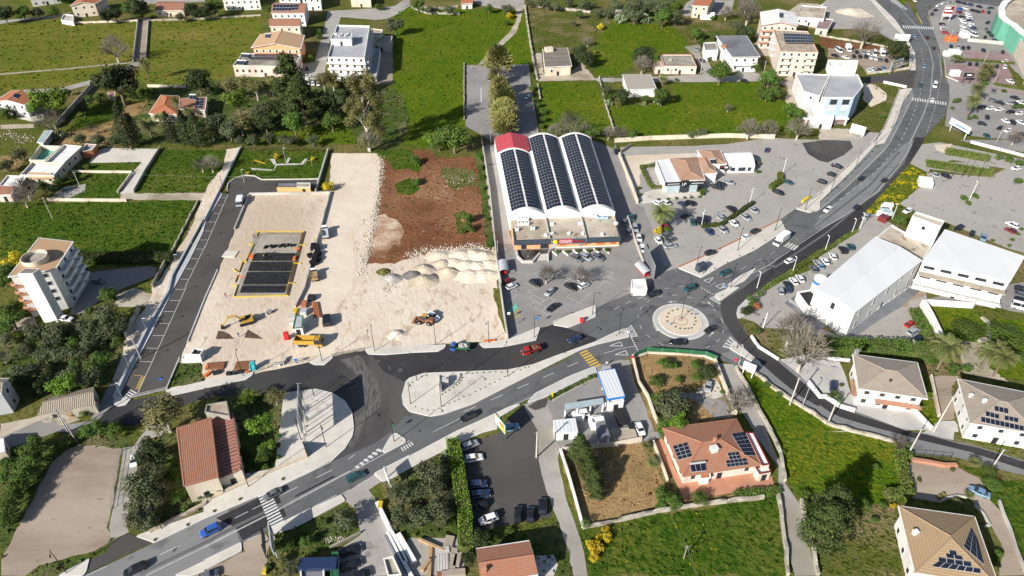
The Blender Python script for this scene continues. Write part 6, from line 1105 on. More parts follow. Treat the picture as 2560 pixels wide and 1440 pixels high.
for u, v, r, kd, lab, n in [(1068, 963, 9, 'a', 'sparse round bed of pale tufts on the long island', 12), (1041, 987, 12, 's', 'dense round green bed at the left end of the long island', 18), (1079, 1010, 12, 'a', 'dense yellow round bed with a shrub centre on the long island', 26), (1143, 985, 12, 'r', 'crescent bed of red plants on the long island', 16), (1179, 957, 10, 'r', 'round bed of red plants in the middle of the long island', 18), (1229, 946, 11, 'a', 'faint round bed of tiny tufts right on the long island', 14), (798, 1026, 10, 'r', 'round red flower bed in the plaza', 14), (798, 1090, 10, 'r', 'small red flower bed at the plaza bottom', 12), (1702, 799, 8, 'r', 'red flower bed round the lamp of the roundabout', 16)]: bed(u, v, r, kd, lab, n)
row('s', '32 610 390 655 405 705 410 800 370 815 335 805 300 770 260 735 235 630 215 580 228 540 255 528 290 530 335 740 405 770 400', 7, 'on the roundabout island', 'small round shrub')
row('s', '12 1075 1115 1125 1130 1180 1145 1225 1170 1270 1210 1295 1250 1312 1290 1320 1330 1325 1380', 6, 'along the inner edge of the plaza', 'small round shrub'); row('s', '13 1255 45 1210 90 1160 130 1110 165 970 210 910 235 865 255 815 280 760 295', 5.5, 'on the lower edge of the plaza', 'small round shrub'); row('s', '12 1025 1310 1020 1380 / 13 1005 30', 8, 'in the plaza beside the benches', 'small dark shrub')
row('s', '13 355 670 780 470 100 790 / 03 1880 930 1550 1080', 11, 'in a tree pit on the avenue pavement', 'young street shrub'); row('s', '31 1005 1245 1130 1185 1250 1120 1385 1045 1510 965 1700 830 1985 675', 6, 'in the lower kerb pits of the avenue pavement', 'small tufted shrub'); row('s', '41 90 520 180 435 260 350 325 285 395 215 460 150 530 75 590 25', 5.5, 'in the kerb pits of the upper avenue pavement', 'small tufted shrub'); row('s', '40 720 1280 770 1120 800 1000 890 960 950 630', 5, 'on the pavement near the curve of the avenue', 'small tufted shrub')
row('s', '32 90 455 20 475 1190 590 1380 700 1075 75', 6, 'on a splitter island by the roundabout', 'small shrub'); row('s', '13 1965 90', 6, 'on the small triangle island', 'single small shrub')
# ---- grass tufts standing in the fields ----
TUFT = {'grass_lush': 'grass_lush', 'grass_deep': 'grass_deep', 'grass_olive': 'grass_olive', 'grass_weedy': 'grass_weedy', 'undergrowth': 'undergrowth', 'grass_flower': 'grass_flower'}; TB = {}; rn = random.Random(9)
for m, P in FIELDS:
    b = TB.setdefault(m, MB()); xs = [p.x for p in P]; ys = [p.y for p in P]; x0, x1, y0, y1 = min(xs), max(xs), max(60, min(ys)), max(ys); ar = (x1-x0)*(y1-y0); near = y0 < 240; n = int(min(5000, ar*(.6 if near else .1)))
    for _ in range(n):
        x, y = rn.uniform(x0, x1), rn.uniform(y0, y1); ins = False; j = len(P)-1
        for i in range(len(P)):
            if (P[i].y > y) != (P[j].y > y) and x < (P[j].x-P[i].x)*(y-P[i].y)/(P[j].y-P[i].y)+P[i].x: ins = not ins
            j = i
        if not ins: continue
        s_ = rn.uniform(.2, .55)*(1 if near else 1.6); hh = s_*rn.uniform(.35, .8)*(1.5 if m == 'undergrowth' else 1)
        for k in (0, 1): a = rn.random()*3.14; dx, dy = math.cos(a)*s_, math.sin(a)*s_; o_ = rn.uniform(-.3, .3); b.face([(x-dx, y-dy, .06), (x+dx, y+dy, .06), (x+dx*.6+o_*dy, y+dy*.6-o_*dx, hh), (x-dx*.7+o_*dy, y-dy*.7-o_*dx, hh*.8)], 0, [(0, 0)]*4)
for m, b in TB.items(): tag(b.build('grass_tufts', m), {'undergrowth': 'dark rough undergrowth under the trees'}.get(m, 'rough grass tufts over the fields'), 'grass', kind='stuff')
# ================= vehicles =================
def loft(b, secs, mi=0, cap=True):
    """secs: list of closed rings of points"""
    n = len(secs[0])
    for A_, B_ in zip(secs, secs[1:]):
        for k in range(n): b.face([A_[k], A_[(k+1) % n], B_[(k+1) % n], B_[k]], mi)
    if cap: b.face(secs[0][::-1], mi); b.face(secs[-1], mi)
def ring_x(x, w_, z0, z1, r=.12):
    h_ = w_/2; return [(x, -h_+r, z0), (x, h_-r, z0), (x, h_, z0+r), (x, h_, z1-r*1.2), (x, h_-r*1.1, z1), (x, -h_+r*1.1, z1), (x, -h_, z1-r*1.2), (x, -h_, z0+r)]
CARS = {}
SPEC = dict(h=(4.0, 1.74, 1.48, [(-2.0, .55, .92), (-1.92, .3, 1.0), (-1.2, .22, .98), (0, .2, .95), (.9, .2, .94), (1.6, .22, .82), (1.92, .28, .68), (2.0, .4, .58)], (-1.85, -1.35, .35, 1.05)),
            s=(4.5, 1.8, 1.45, [(-2.25, .5, .85), (-2.15, .3, .98), (-1.5, .22, .98), (0, .2, .93), (1.0, .2, .92), (1.8, .22, .82), (2.15, .28, .68), (2.25, .42, .56)], (-1.75, -.95, .35, 1.2)),
            u=(4.4, 1.86, 1.68, [(-2.2, .6, 1.0), (-2.1, .36, 1.08), (-1.3, .28, 1.08), (0, .26, 1.05), (1.0, .26, 1.04), (1.8, .28, .96), (2.12, .34, .82), (2.2, .5, .7)], (-2.05, -1.6, .45, 1.15)),
            w=(4.7, 1.82, 1.5, [(-2.35, .5, .9), (-2.25, .3, 1.0), (-1.5, .22, .98), (0, .2, .94), (1.1, .2, .93), (1.9, .22, .83), (2.25, .28, .7), (2.35, .42, .58)], (-2.15, -1.75, .4, 1.25)),
            m=(2.7, 1.56, 1.52, [(-1.35, .5, .95), (-1.28, .3, 1.0), (0, .22, .95), (.8, .22, .9), (1.25, .3, .74), (1.35, .4, .6)], (-1.2, -.95, .35, .85)),
            v=(5.6, 2.05, 2.4, [(-2.8, .5, 1.3), (-2.75, .35, 1.35), (0, .3, 1.35), (1.9, .3, 1.3), (2.5, .32, 1.05), (2.8, .45, .8)], (-2.76, -2.7, 1.5, 2.3)))
def make_car(k, far):
    L, W, Ht, prof, (c0, c1, c2, c3) = SPEC[k]; zb = Ht; body = MB(); cab = MB(); roof = MB(); wh = MB(); rim = MB(); hl = MB(); tl = MB()
    loft(body, [ring_x(x, W*(1 if abs(x) < L*.42 else .9), z0, z1, .11) for x, z0, z1 in prof])
    belt = [z1 for _, _, z1 in prof]; bz = max(belt)-.04; wi = W*.5
    lo = [(c0, -wi*.93, bz), (c3, -wi*.93, bz-.08), (c3, wi*.93, bz-.08), (c0, wi*.93, bz)]; hi = [(c1, -wi*.74, Ht-.05), (c2, -wi*.74, Ht-.05), (c2, wi*.74, Ht-.05), (c1, wi*.74, Ht-.05)]
    cab.hull(lo, hi, 0); roof.hull([(c1-.03, -wi*.76, Ht-.055), (c2+.05, -wi*.76, Ht-.055), (c2+.05, wi*.76, Ht-.055), (c1-.03, wi*.76, Ht-.055)], [(c1+.08, -wi*.68, Ht), (c2-.06, -wi*.68, Ht), (c2-.06, wi*.68, Ht), (c1+.08, wi*.68, Ht)], 0)
    mid = (c0+c2)/2+.1
    for s_ in (-1, 1):
        for xa, xb, wd in ((c1+.02, c0+.02, .1), (mid, mid, .09), (c2+.0, c3+.0, .09)):
            y0, y1 = s_*wi*.945, s_*wi*.755; roof.hull([(xb-wd/2, y0, bz-.05), (xb+wd/2, y0, bz-.05), (xb+wd/2, y0-s_*.03, bz-.05), (xb-wd/2, y0-s_*.03, bz-.05)][::s_], [(xa-wd/2, y1, Ht-.05), (xa+wd/2, y1, Ht-.05), (xa+wd/2, y1-s_*.03, Ht-.05), (xa-wd/2, y1-s_*.03, Ht-.05)][::s_])
    wx = L*.31; r = .32 if k != 'v' else .36
    wheels = []
    for sx_ in (-1, 1):
        for sy2 in (-1, 1):
            q = MB(); y = sy2*(W/2-.1); q.tube([(0, -.11, 0), (0, .11, 0)], r, 14); wheels.append((sx_*wx, y, r, q, sy2))
    for s_ in (-1, 1):
        hl.box((L/2-.12, s_*W*.36, prof[-2][2]-.16), (.16, .3, .13)); tl.box((-L/2+.05, s_*W*.38, .72), (.12, .26, .16))
    return body, cab, roof, wheels, hl, tl, r
def car_proto(k):
    if k in CARS: return CARS[k]
    body, cab, roof, wheels, hl, tl, r = make_car(k, 0); d = {}
    def me(b, n, m, sm=False): o = b.build(n, m, smooth=sm); q = o.data; bpy.data.objects.remove(o); return q
    d['body'] = me(body, 'body', 'car_white', False); d['windows'] = me(cab, 'windows', 'car_glass'); d['roof'] = me(roof, 'roof', 'car_white')
    d['tyre'] = me(wheels[0][3], 'tyre', 'tyre'); rm_ = MB(); rm_.tube([(0, -.118, 0), (0, .118, 0)], r*.6, 10); d['rim'] = me(rm_, 'rim', 'rim'); d['wheels'] = [(x, y, z) for x, y, z, _, _ in wheels]
    h1 = MB(); h1.box((0, 0, 0), (.14, .3, .13)); d['headlight'] = me(h1, 'headlight', 'head_light'); t1 = MB(); t1.box((0, 0, 0), (.1, .26, .16)); d['taillight'] = me(t1, 'taillight', 'tail_light')
    al = MB()
    for src, mi in ((body, 0), (cab, 1), (roof, 0), (hl, 3), (tl, 4)): al_add(al, src, mi)
    for x, y, z, q, s_ in wheels: al_add(al, q, 2, (x, y, z))
    d['all'] = me(al, 'car', None); [d['all'].materials.append(MATS[n]) for n in ('car_white', 'car_glass', 'tyre', 'head_light', 'tail_light')]
    CARS[k] = d; return d
def al_add(al, src, mi, off=(0, 0, 0)):
    b0 = len(al.v); al.v += [(v[0]+off[0], v[1]+off[1], v[2]+off[2]) for v in src.v]; al.f += [[i+b0 for i in f] for f in src.f]; al.mi += [mi]*len(src.f); al.uv += src.uv
NAMES = dict(h=('hatchback', 'car'), s=('saloon_car', 'car'), u=('offroad_car', 'car'), w=('estate_car', 'car'), m=('microcar', 'car'), v=('delivery_van', 'van'))
KW = dict(h='hatchback', s='saloon car', u='tall boxy car', w='estate car', m='tiny microcar', v='van')
CW = dict(white='white', silver='silver', grey='dark grey', black='black', navy='dark blue', blue='bright blue', lightblue='light blue', red='red', darkred='dark red', teal='dark teal', gold='gold')
def paint(o, m):
    o.material_slots[0].link = 'OBJECT'; o.material_slots[0].material = MATS[m]
def car(k, colr, u, v, du, dv, where, group=None, label=None):
    SPECL = SPEC[k]; z = .6; p = G(u, v, z); q = G(u+du*.1, v+dv*.1, z)-p; ang = math.atan2(q.y, q.x); d = car_proto(k); nm, cat = NAMES[k]; lab = label or f'{CW[colr]} {KW[k]} {where}'; far = pxm(u, v) < 6.2; zz = .085
    sc = random.uniform(.97, 1.04)
    if far:
        o = bpy.data.objects.new(nm, d['all']); col.objects.link(o); o.location = (p.x, p.y, zz); o.rotation_euler = (0, 0, ang); o.scale = (sc,)*3; paint(o, 'car_'+colr); return tag(o, lab, cat, group)
    o = empty(nm, (p.x, p.y, zz), ang, lab, cat, group, sc)
    for n_ in ('body', 'windows', 'roof'):
        c = bpy.data.objects.new(n_, d[n_]); col.objects.link(c); c.parent = o
        if n_ != 'windows': paint(c, 'car_'+colr)
    for x, y, z in d['wheels']:
        c = bpy.data.objects.new('wheel', d['tyre']); col.objects.link(c); c.parent = o; c.location = (x, y, z); r_ = bpy.data.objects.new('rim', d['rim']); col.objects.link(r_); r_.parent = c
    L, W, Ht, prof, _ = SPECL
    for s_ in (-1, 1):
        for n_, x, z in (('headlight', L/2-.1, prof[-2][2]-.16), ('taillight', -L/2+.06, .74)): c = bpy.data.objects.new(n_, d[n_]); col.objects.link(c); c.parent = o; c.location = (x, s_*W*.36, z)
    return o
C_ = dict(W='white', S='silver', G='grey', K='black', N='navy', B='blue', L='lightblue', R='red', D='darkred', T='teal', O='gold')
def cars(where, tile, s, group):
    """'hK 425 590 60 35' : kind+colour, tile px, heading px"""
    tc, tr_ = int(tile[0]), int(tile[1]); hd = (40, 20)
    for e in s.split(','):
        a = e.split(); 
        if len(a) > 3: hd = (float(a[3]), float(a[4]))
        car(a[0][0], C_[a[0][1]], tc*512+float(a[1])/4, tr_*360+float(a[2])/4, hd[0], hd[1], where, group)
cars('before the shop planters', '31', 'hW 425 590 -60 -35,sW 510 588,hN 675 600,sK 760 590', 'cars parked by the restaurant')
cars('along the dividing hedge of the restaurant', '31', 'sK 1165 648 -40 -32,wS 1055 732 -45 -40,hT 785 785 5 35,uK 848 775 8 40,uK 912 762 12 40,hN 948 880 45 40,hS 1083 862 42 35,hW 1195 797 45 35,wS 1312 735 45 30,hS 1395 667 45 30', 'cars parked by the restaurant')
cars('by the restaurant palm', '31', 'hR 515 835 55 25,uK 488 790 50 15,hK 710 718 60 -32,hW 440 968 25 30,uG 525 912 60 -35,sG 562 958 60 -28,wS 560 1020 65 -10', 'cars parked by the restaurant')
cars('on the restaurant forecourt', '31', 'wS 1145 385 60 18,hK 1068 405 60 15,uK 1030 437 62 15,hN 1525 60 15 -40,sT 1735 383 60 22,sK 1640 485 60 25,uK 962 1090 60 -18,hW 1322 925 55 -28,uK 1412 875 55 -25', 'cars parked by the restaurant')
cars('in the narrow lane beside the tall screen wall', '31', 'hT 170 740 12 40,wS 208 842,hW 245 942,wW 283 1050,hG 103 790,hG 145 885,hK 20 80', 'cars in the side lane')
cars('driving on the avenue', '31', 'sT 1100 1290 -60 30,hW 1755 1168 55 -25', None); cars('approaching the roundabout from the avenue', '32', 'uT 750 8 -60 25', None)
cars('driving on the avenue bend', '41', 'sW 90 655 -50 35,sK 422 350 -50 35,hK 655 362 50 -35,hK 378 630 45 -35,uS 478 728 50 -28', 'cars driving on the avenue'); cars('at the edge of the dusty restaurant lot', '41', 'sK 180 222 60 18,hK 130 308 60 22,hK 35 382 60 18', 'cars at the lot edge')
cars('in the row beside the metal roofed hall', '41', 'uK 235 1062 -25 -40,hT 312 1028,hW 135 1125,hW 58 1172,hL 8 1215', 'cars beside the hall'); cars('in the row beside the metal roofed hall', '31', 'hG 1990 1248 -28 -40,hS 2030 1195,hW 1792 1372,hW 1855 1345,hK 1730 1410', 'cars beside the hall')
cars('in front of the hall porch', '32', 'hS 1662 30 -12 -45,hN 1738 6', 'cars beside the hall'); cars('in the big east lot', '41', 'hS 1165 315 50 25,hK 1270 322,hW 1970 245 -55 5,hW 885 670 -45 18,wK 1395 842 -55 28,hK 1527 900 -18 45,hL 1640 940 -5 45,uW 1932 812 -50 -25,hD 1910 865', 'cars in the east lot')
cars('driving on the upper avenue', '40', 'hL 955 360 12 42,hK 1080 375 -12 -40,hK 1145 480 -10 -40,hL 1050 665 2 42,hT 1010 855 0 42,vW 1155 855 2 -42,hW 1130 1000 2 -42,hW 955 8 20 15', 'cars driving on the avenue')
cars('in the middle shopping car park', '40', 'hK 1318 465 8 28,uS 1390 472,hK 1440 480,hK 1492 480,hK 1642 505 20 24,hK 1835 522 6 28,hW 1855 616 -40 5,hK 1505 642 0 28,hK 1575 645,hK 1775 665,hW 1855 672,sW 1910 815 50 25', 'cars in the middle shopping car park')
cars('in the lower shopping car park', '40', 'hG 1745 915 5 28,sK 1960 980 48 16,hG 1735 1005 45 14,sK 1810 1028,wS 1895 1032,hK 1968 1042,sW 2022 1028 45 20,hK 1630 1072 -48 6,hW 1710 1085,sW 1800 1097,hK 1910 1120,hW 2005 1137,hK 1680 1175 8 44,hW 1865 1212 45 22,hK 1935 1225 32 34,sW 2016 1225 45 24,hK 1630 1237 55 8,hK 1810 1282 -50 20,hW 1888 1307 -55 18,sT 1678 1362 36 40,hK 2040 1350 45 20', 'cars in the lower shopping car park')
cars('in the upper shopping car park', '40', 'hK 1395 22 40 12,hK 1450 35,hN 1515 48,hK 1602 68,sT 1712 80 -50 2,hS 1300 20 40 -14,hW 1240 36,hW 1190 58,sK 1165 102,hK 1128 142 -15 30,hB 1408 92 40 14,hW 1462 85,hD 1402 124,hK 1540 106,hK 1585 118,hR 1636 118 10 28,hK 1696 126,hW 1488 134 45 16,hW 1495 160,hW 1502 186,hN 1508 208,hK 1430 172,sW 1432 198,hW 1442 224,hW 1440 266,hW 1520 236,hW 1520 260,hN 1545 282,hW 1448 300,sS 1500 312,vW 1540 352,hG 1408 338,hK 1230 240 45 -4,hS 1242 264,hW 1246 282,hS 1252 298,hR 1265 325 45 2,hK 1684 228 -30 18,hG 1672 296 10 28,hK 1696 328 24 20,hK 1726 358,hK 1658 374 -6 26,hN 1762 406 40 4', 'cars in the upper shopping car park')
cars('in the small lot above the blue panelled building', '40', 'vW 196 510 42 30,sK 160 557 52 18,sW 268 575 52 18,hK 345 565 10 32,hK 374 522,hK 407 568,hS 440 527,hK 467 568,hW 490 532,hW 517 577,vW 553 540,hW 565 587,hG 612 600,hK 670 607,hW 495 706 42 38,hW 533 694,hS 566 712,hD 602 704,uL 645 690,hK 825 672 40 20,wW 45 65 50 14', 'cars in the small upper lot')
cars('beside the feathery trees', '20', 'hS 790 798 8 30,hW 1185 972 -52 26,hG 1020 1282 0 -30', 'cars beside the feathery trees'); cars('near the slate roofed villa', '30', 'hS 820 497 32 24,hK 880 607 34 24,hG 955 722 42 20,uK 1300 812 52 18,hS 1235 697 8 34,hS 750 77 10 24', 'cars near the slate roofed villa')
cars('angled before the shop bushes', '21', 'wG 1672 1145 50 26,wS 1765 1135,wG 1885 1135', 'cars before the shop'); cars('in the supermarket car park', '21', 'hD 985 1372 55 -28,hW 1020 1425 55 -24,hK 1255 1392 55 30,hW 1730 1345 50 -40,hW 1742 1412 55 -28,sK 1612 1430 55 28', 'cars in the supermarket lot'); cars('in the supermarket car park', '22', 'hS 1400 42 -48 45,sK 1430 197 -55 36', 'cars in the supermarket lot')
cars('driving on the dark street', '22', 'sN 1652 510 -60 22', None); cars('driving below the long island', '22', 'wK 590 1287 -62 28', None); cars('on the roundabout', '32', 'wK 385 62 -60 20,sK 960 415 50 -32,wK 632 543 -58 -2', 'cars on the roundabout')
cars('on the white court by the dry garden', '32', 'hS 937 987 -8 50', None); cars('in the narrow yard beside the car wash', '32', 'hW 255 1412 20 44', None); cars('parked on the hall ramp', '42', 'hR 905 362 50 -30,wS 945 437 50 -26,uK 980 512 50 -28', 'cars on the hall ramp')
cars('before the taupe roofed villa', '42', 'hN 137 990 0 55', None); cars('at the right edge beside the white hall', '42', 'hK 2022 15 50 12,hG 2022 70,hK 2022 130,vW 2018 195', 'cars at the right edge'); cars('on the villa forecourt', '43', 'sL 1600 600 -52 -22', None)
cars('in the dark asphalt lot', '23', 'wS 600 133 55 -22,wW 638 262 55 -10,uN 678 530 55 -8,wN 700 625 55 -8,mK 722 740 -50 14,uW 788 875 -60 20,uK 1085 825 2 -45,hK 1210 828 2 -45,uK 1327 748 0 -48', 'cars in the dark asphalt lot'); cars('half hidden behind the tall billboard', '22', 'uL 1015 1400 50 -14', None)
cars('driving over the zebra crossing', '13', 'sG 678 622 -60 32', None); cars('driving away on the avenue', '13', 'wT 1508 445 60 -28', None); cars('on the lower avenue', '13', 'uB 60 985 -60 28', None); cars('on the lower avenue', '03', 'wK 1352 1372 -62 28', None)
cars('in the timber yard forecourt', '13', 'wK 1452 1190 55 -16,wK 1460 1330 55 -18,hK 1560 1435 55 -18,hG 40 1435 50 -16', 'cars in the yard'); cars('under the trees by the gravel lane', '03', 'hW 1342 285 -4 50', None); cars('beside the apartment tower', '02', 'sW 655 308 60 8', None); cars('in the shade of the apartment tower', '01', 'hG 985 1375 55 8', None)
cars('parked below the big white block', '10', 'hW 1020 765 45 -8,hK 1020 690 20 30,vW 1025 830 4 28,hW 1080 838,hW 1135 842', 'cars below the big white block')
# ---- lorries and machines: cab, box, bed, wheels ----
def wheelset(o, xs, y, r=.48, wd=.35):
    for x in xs:
        for s_ in (-1, 1):
            q = MB(); q.tube([(x, s_*y-wd/2, r), (x, s_*y+wd/2, r)], r, 14); w1 = q.build('wheel', 'tyre', o); q = MB(); q.tube([(x, s_*y-wd/2-.01, r), (x, s_*y+wd/2+.01, r)], r*.5, 8); q.build('rim', 'rim', w1)
def truck(label, name, cat, u, v, du, dv, L, W, cabm, cabL, cabH, boxm, boxH, open_=False, zfloor=1.0, xs=None, load=None, bonnet=False):
    p = G(u, v, 1.0); q = G(u+du*.1, v+dv*.1, 1.0)-p; o = empty(name, (p.x, p.y, .085), math.atan2(q.y, q.x), label, cat)
    x1 = L/2; b = MB(); b.hull([(x1-cabL, -W/2, .5), (x1, -W/2, .5), (x1, W/2, .5), (x1-cabL, W/2, .5)], [(x1-cabL, -W/2, 1.35), (x1, -W/2, 1.35), (x1, W/2, 1.35), (x1-cabL, W/2, 1.35)]); b.hull([(x1-cabL+.1, -W*.46, cabH-.12), (x1-.55, -W*.46, cabH-.12), (x1-.55, W*.46, cabH-.12), (x1-cabL+.1, W*.46, cabH-.12)], [(x1-cabL+.15, -W*.42, cabH), (x1-.65, -W*.42, cabH), (x1-.65, W*.42, cabH), (x1-cabL+.15, W*.42, cabH)]); b.build('cab', cabm, o)
    g_ = MB(); g_.hull([(x1-cabL+.02, -W*.49, 1.352), (x1-.04, -W*.49, 1.352), (x1-.04, W*.49, 1.352), (x1-cabL+.02, W*.49, 1.352)], [(x1-cabL+.1, -W*.455, cabH-.122), (x1-.5, -W*.455, cabH-.122), (x1-.5, W*.455, cabH-.122), (x1-cabL+.1, W*.455, cabH-.122)]); g_.build('windscreen', 'car_glass', o)
    f = MB(); f.box((-cabL/2, 0, .55), (L-cabL, W*.5, .3)); f.build('chassis', 'metal_dark', o); b = MB(); x0, x2 = -L/2, x1-cabL-.12
    if open_:
        b.box(((x0+x2)/2, 0, zfloor), (x2-x0, W, .12))
        for s_ in (-1, 1): b.box(((x0+x2)/2, s_*(W/2-.05), zfloor+.122), (x2-x0, .08, boxH))
        for x in (x0+.05, x2-.05): b.box((x, 0, zfloor+.122), (.08, W-.19, boxH*(1.25 if x > 0 else 1)))
        b.build('bed', boxm, o)
        if load: l_ = MB(); rn = random.Random(3); [l_.box((rn.uniform(x0+.5, x2-.5), rn.uniform(-W*.32, W*.32), zfloor+.13), (rn.uniform(.4, 1.3), rn.uniform(.2, .6), rn.uniform(.2, .6)), rn.random()*3) for _ in range(14)]; l_.build('load', load, o)
    else: b.box(((x0+x2)/2, 0, zfloor), (x2-x0, W+.1, boxH)); b.build('box', boxm, o)
    wheelset(o, xs or (x1-.9, x0+1.0), W/2-.2, .4); h_ = MB()
    for s_ in (-1, 1): h_ = MB(); h_.box((x1, s_*W*.38, .75), (.08, .3, .18)); h_.build('headlight', 'head_light', o)
    return o
truck('white box lorry driving down the avenue', 'box_lorry', 'lorry', 1536+1668/4, 360+965/4, -60, 44, 7.2, 2.25, 'white_paint', 1.7, 2.3, 'white_paint', 2.4, zfloor=.95)
truck('blue flatbed truck loaded with junk at the site kerb', 'flatbed_truck', 'truck', 1024+505/4, 720+592/4, -60, -1, 5.6, 2.0, 'car_blue', 1.6, 2.3, 'sign_green', .5, True, load='concrete')
truck('red flatbed truck with scrap on the dark street', 'flatbed_truck', 'truck', 1024+1218/4, 720+620/4, -60, 16, 5.6, 2.0, 'car_red', 2.2, 2.1, 'car_darkred', .6, True, load='rust'); truck('white van with open rear on the parking street', 'delivery_van', 'van', 512+350/4, 360+580/4, -14, 50, 5.4, 2.1, 'car_silver', 1.5, 2.2, 'car_white', 1.7, zfloor=.8)
truck('white tipper parked high by the site wall', 'tipper_truck', 'truck', 512+1205/4, 360+890/4, -4, -40, 6.4, 2.2, 'white_paint', 2.0, 2.7, 'concrete_new', .8, True); truck('white tipper with pallets lower by the site wall', 'tipper_truck', 'truck', 512+1095/4, 360+1315/4, -5, -40, 5.6, 2.1, 'white_paint', 1.7, 2.5, 'wood', .6, True, load='wood')
truck('yellow dump truck near the site entrance', 'dump_truck', 'truck', 512+1045/4, 720+545/4, 60, 2, 8.0, 2.5, 'machine_yellow', 2.0, 3.1, 'machine_yellow', 1.3, True, zfloor=1.15, xs=(2.9, -1.4, -2.7)); truck('dark camper van with a spare wheel on the sandy site', 'camper_van', 'van', 512+1220/4, 720+325/4, 0, -50, 4.9, 2.1, 'car_black', 1.3, 2.0, 'car_black', 1.5, zfloor=.6)
truck('old box lorry in the small upper lot', 'box_lorry', 'lorry', 2048+292/4, 490/4, 22, 28, 6, 2.2, 'white_paint', 1.5, 2.3, 'white_paint', 2.3); truck('white motor caravan at the end of the small upper lot', 'motor_caravan', 'caravan', 2048+632/4, 535/4, 10, 20, 6.5, 2.3, 'white_paint', 1.2, 2.6, 'white_paint', 2.2)
def local(u, v, du, dv, label, name, cat):
    p = G(u, v, .8); q = G(u+du*.1, v+dv*.1, .8)-p; return empty(name, (p.x, p.y, .085), math.atan2(q.y, q.x), label, cat)
# excavator
o = local(512+410/4, 720+330/4, -55, 14, 'yellow crawler excavator digging a trench on the site', 'excavator', 'excavator')
for s_ in (-1, 1): q = MB(); loft(q, [[(x, s_*1.15+y, z) for x, z in ((-1.9, .25), (-1.6, .02), (1.6, .02), (1.9, .25), (1.9, .6), (1.6, .85), (-1.6, .85), (-1.9, .6))] for y in ((-.28, .28) if 1 else ())]); q.build('track', 'metal_dark', o)
q = MB(); q.box((-.5, 0, .95), (3.2, 2.4, .9), taper=.98); q.box((-1.7, 0, 1.0), (.9, 2.5, 1.1)); bd = q.build('body', 'machine_yellow', o); q = MB(); q.box((.5, .7, 1.86), (1.4, .95, 1.1), taper=.93); q.build('cab', 'car_glass', o); q = MB(); q.box((.5, .7, 2.97), (1.35, .95, .08)); q.build('cab_roof', 'machine_yellow', o); q = MB(); q.box((-.9, -.2, 1.86), (1.6, 1.4, .25)); q.build('engine_cover', 'metal_dark', o)
q = MB(); q.tube([(.8, -.1, 1.6), (2.4, -.1, 3.4), (4.6, -.1, 3.5)], .3, 6, r2=.2); q.build('boom', 'machine_yellow', o); q = MB(); q.tube([(4.4, -.1, 3.7), (6.6, -.1, 1.0)], .22, 6, r2=.15); q.tube([(2.6, -.1, 3.85), (4.4, -.1, 4.0)], .09, 5); q.build('dipper_arm', 'machine_yellow', o)
q = MB(); q.hull([(6.2, -.7, .1), (7.2, -.7, .3), (7.2, .5, .3), (6.2, .5, .1)], [(6.3, -.7, 1.1), (6.9, -.7, 1.2), (6.9, .5, 1.2), (6.3, .5, 1.1)]); q.build('bucket', 'metal_dark', o)
# wheel loader, orange brown, with a pale bonnet
o = local(1024+155/4, 720+330/4, -55, -8, 'rusty orange wheel loader on the sandy site', 'wheel_loader', 'loader'); wheelset(o, (-1.4, 1.5), 1.05, .7, .5); q = MB(); q.box((-1.4, 0, .9), (2.6, 1.7, 1.1), taper=.9); q.box((1.0, 0, .8), (1.6, 1.3, .8)); q.build('body', 'rust', o); q = MB(); q.box((0, 0, 1.7), (1.3, 1.4, 1.3), taper=.9); q.build('cab', 'glass', o); q = MB(); q.box((0, 0, 3.01), (1.4, 1.5, .1)); q.build('cab_roof', 'machine_yellow', o)
q = MB(); q.tube([(1.2, .5, 1.4), (2.9, .5, .7)], .13, 5); q.tube([(1.2, -.5, 1.4), (2.9, -.5, .7)], .13, 5); q.build('lift_arms', 'rust', o); q = MB(); q.hull([(2.8, -1.3, .1), (3.9, -1.3, .1), (3.9, 1.3, .1), (2.8, 1.3, .1)], [(2.8, -1.3, 1.1), (3.0, -1.3, 1.1), (3.0, 1.3, 1.1), (2.8, 1.3, 1.1)]); q.build('bucket', 'rust', o)
cars('behind the rusty wheel loader', '22', 'uW 232 285 45 25', None)
# small rollers / dumpers
o = local(512+645/4, 720+232/4, 30, -10, 'small grey plate machine standing on the sand', 'compactor', 'machine'); q = MB(); q.box((0, 0, .5), (1.3, .9, .6)); q.build('body', 'metal_grey', o); wheelset(o, (-.6, .6), .4, .3, .3)
# ================= street lamps and poles =================
def lamp_proto(h, arm, double=False, m='metal_dark', pole_r=.09):
    P_ = MB(); P_.tube([(0, 0, 0), (0, 0, h)], pole_r, 6, r2=pole_r*.6); A_ = MB(); Hd = []
    for s_ in ((1, -1) if double else (1,)):
        if arm: A_.tube([(0, 0, h-.25), (s_*arm*.5, 0, h-.02), (s_*arm, 0, h)], .05, 5)
        hd = MB(); hd.box((s_*(arm+.25), 0, h-.1), (.75, .3, .14), taper=.8); Hd.append(hd)
    return P_, A_, Hd, m
LP = {}
def lamp(u, v, where, h=8.6, arm=1.2, az_=90, double=False, m='metal_dark', group='tall dark street lamps', words='thin dark street lamp', r=.11):
    key = (h, arm, double, m, r)
    if key not in LP:
        P_, A_, Hd, _ = lamp_proto(h, arm, double, m, r); L_ = []
        for n_, b in [('pole', P_)]+([('arm', A_)] if arm else [])+[('lamp_head', x) for x in Hd]:
            o = b.build(n_, m); L_.append((n_, o.data)); bpy.data.objects.remove(o)
        LP[key] = L_
    p = G(u, v, .1); o = empty('street_lamp', (p.x, p.y, .1), R(az_), f'{words} {where}', 'street lamp', group)
    for n_, me in LP[key]: c = bpy.data.objects.new(n_, me); col.objects.link(c); c.parent = o
    return o
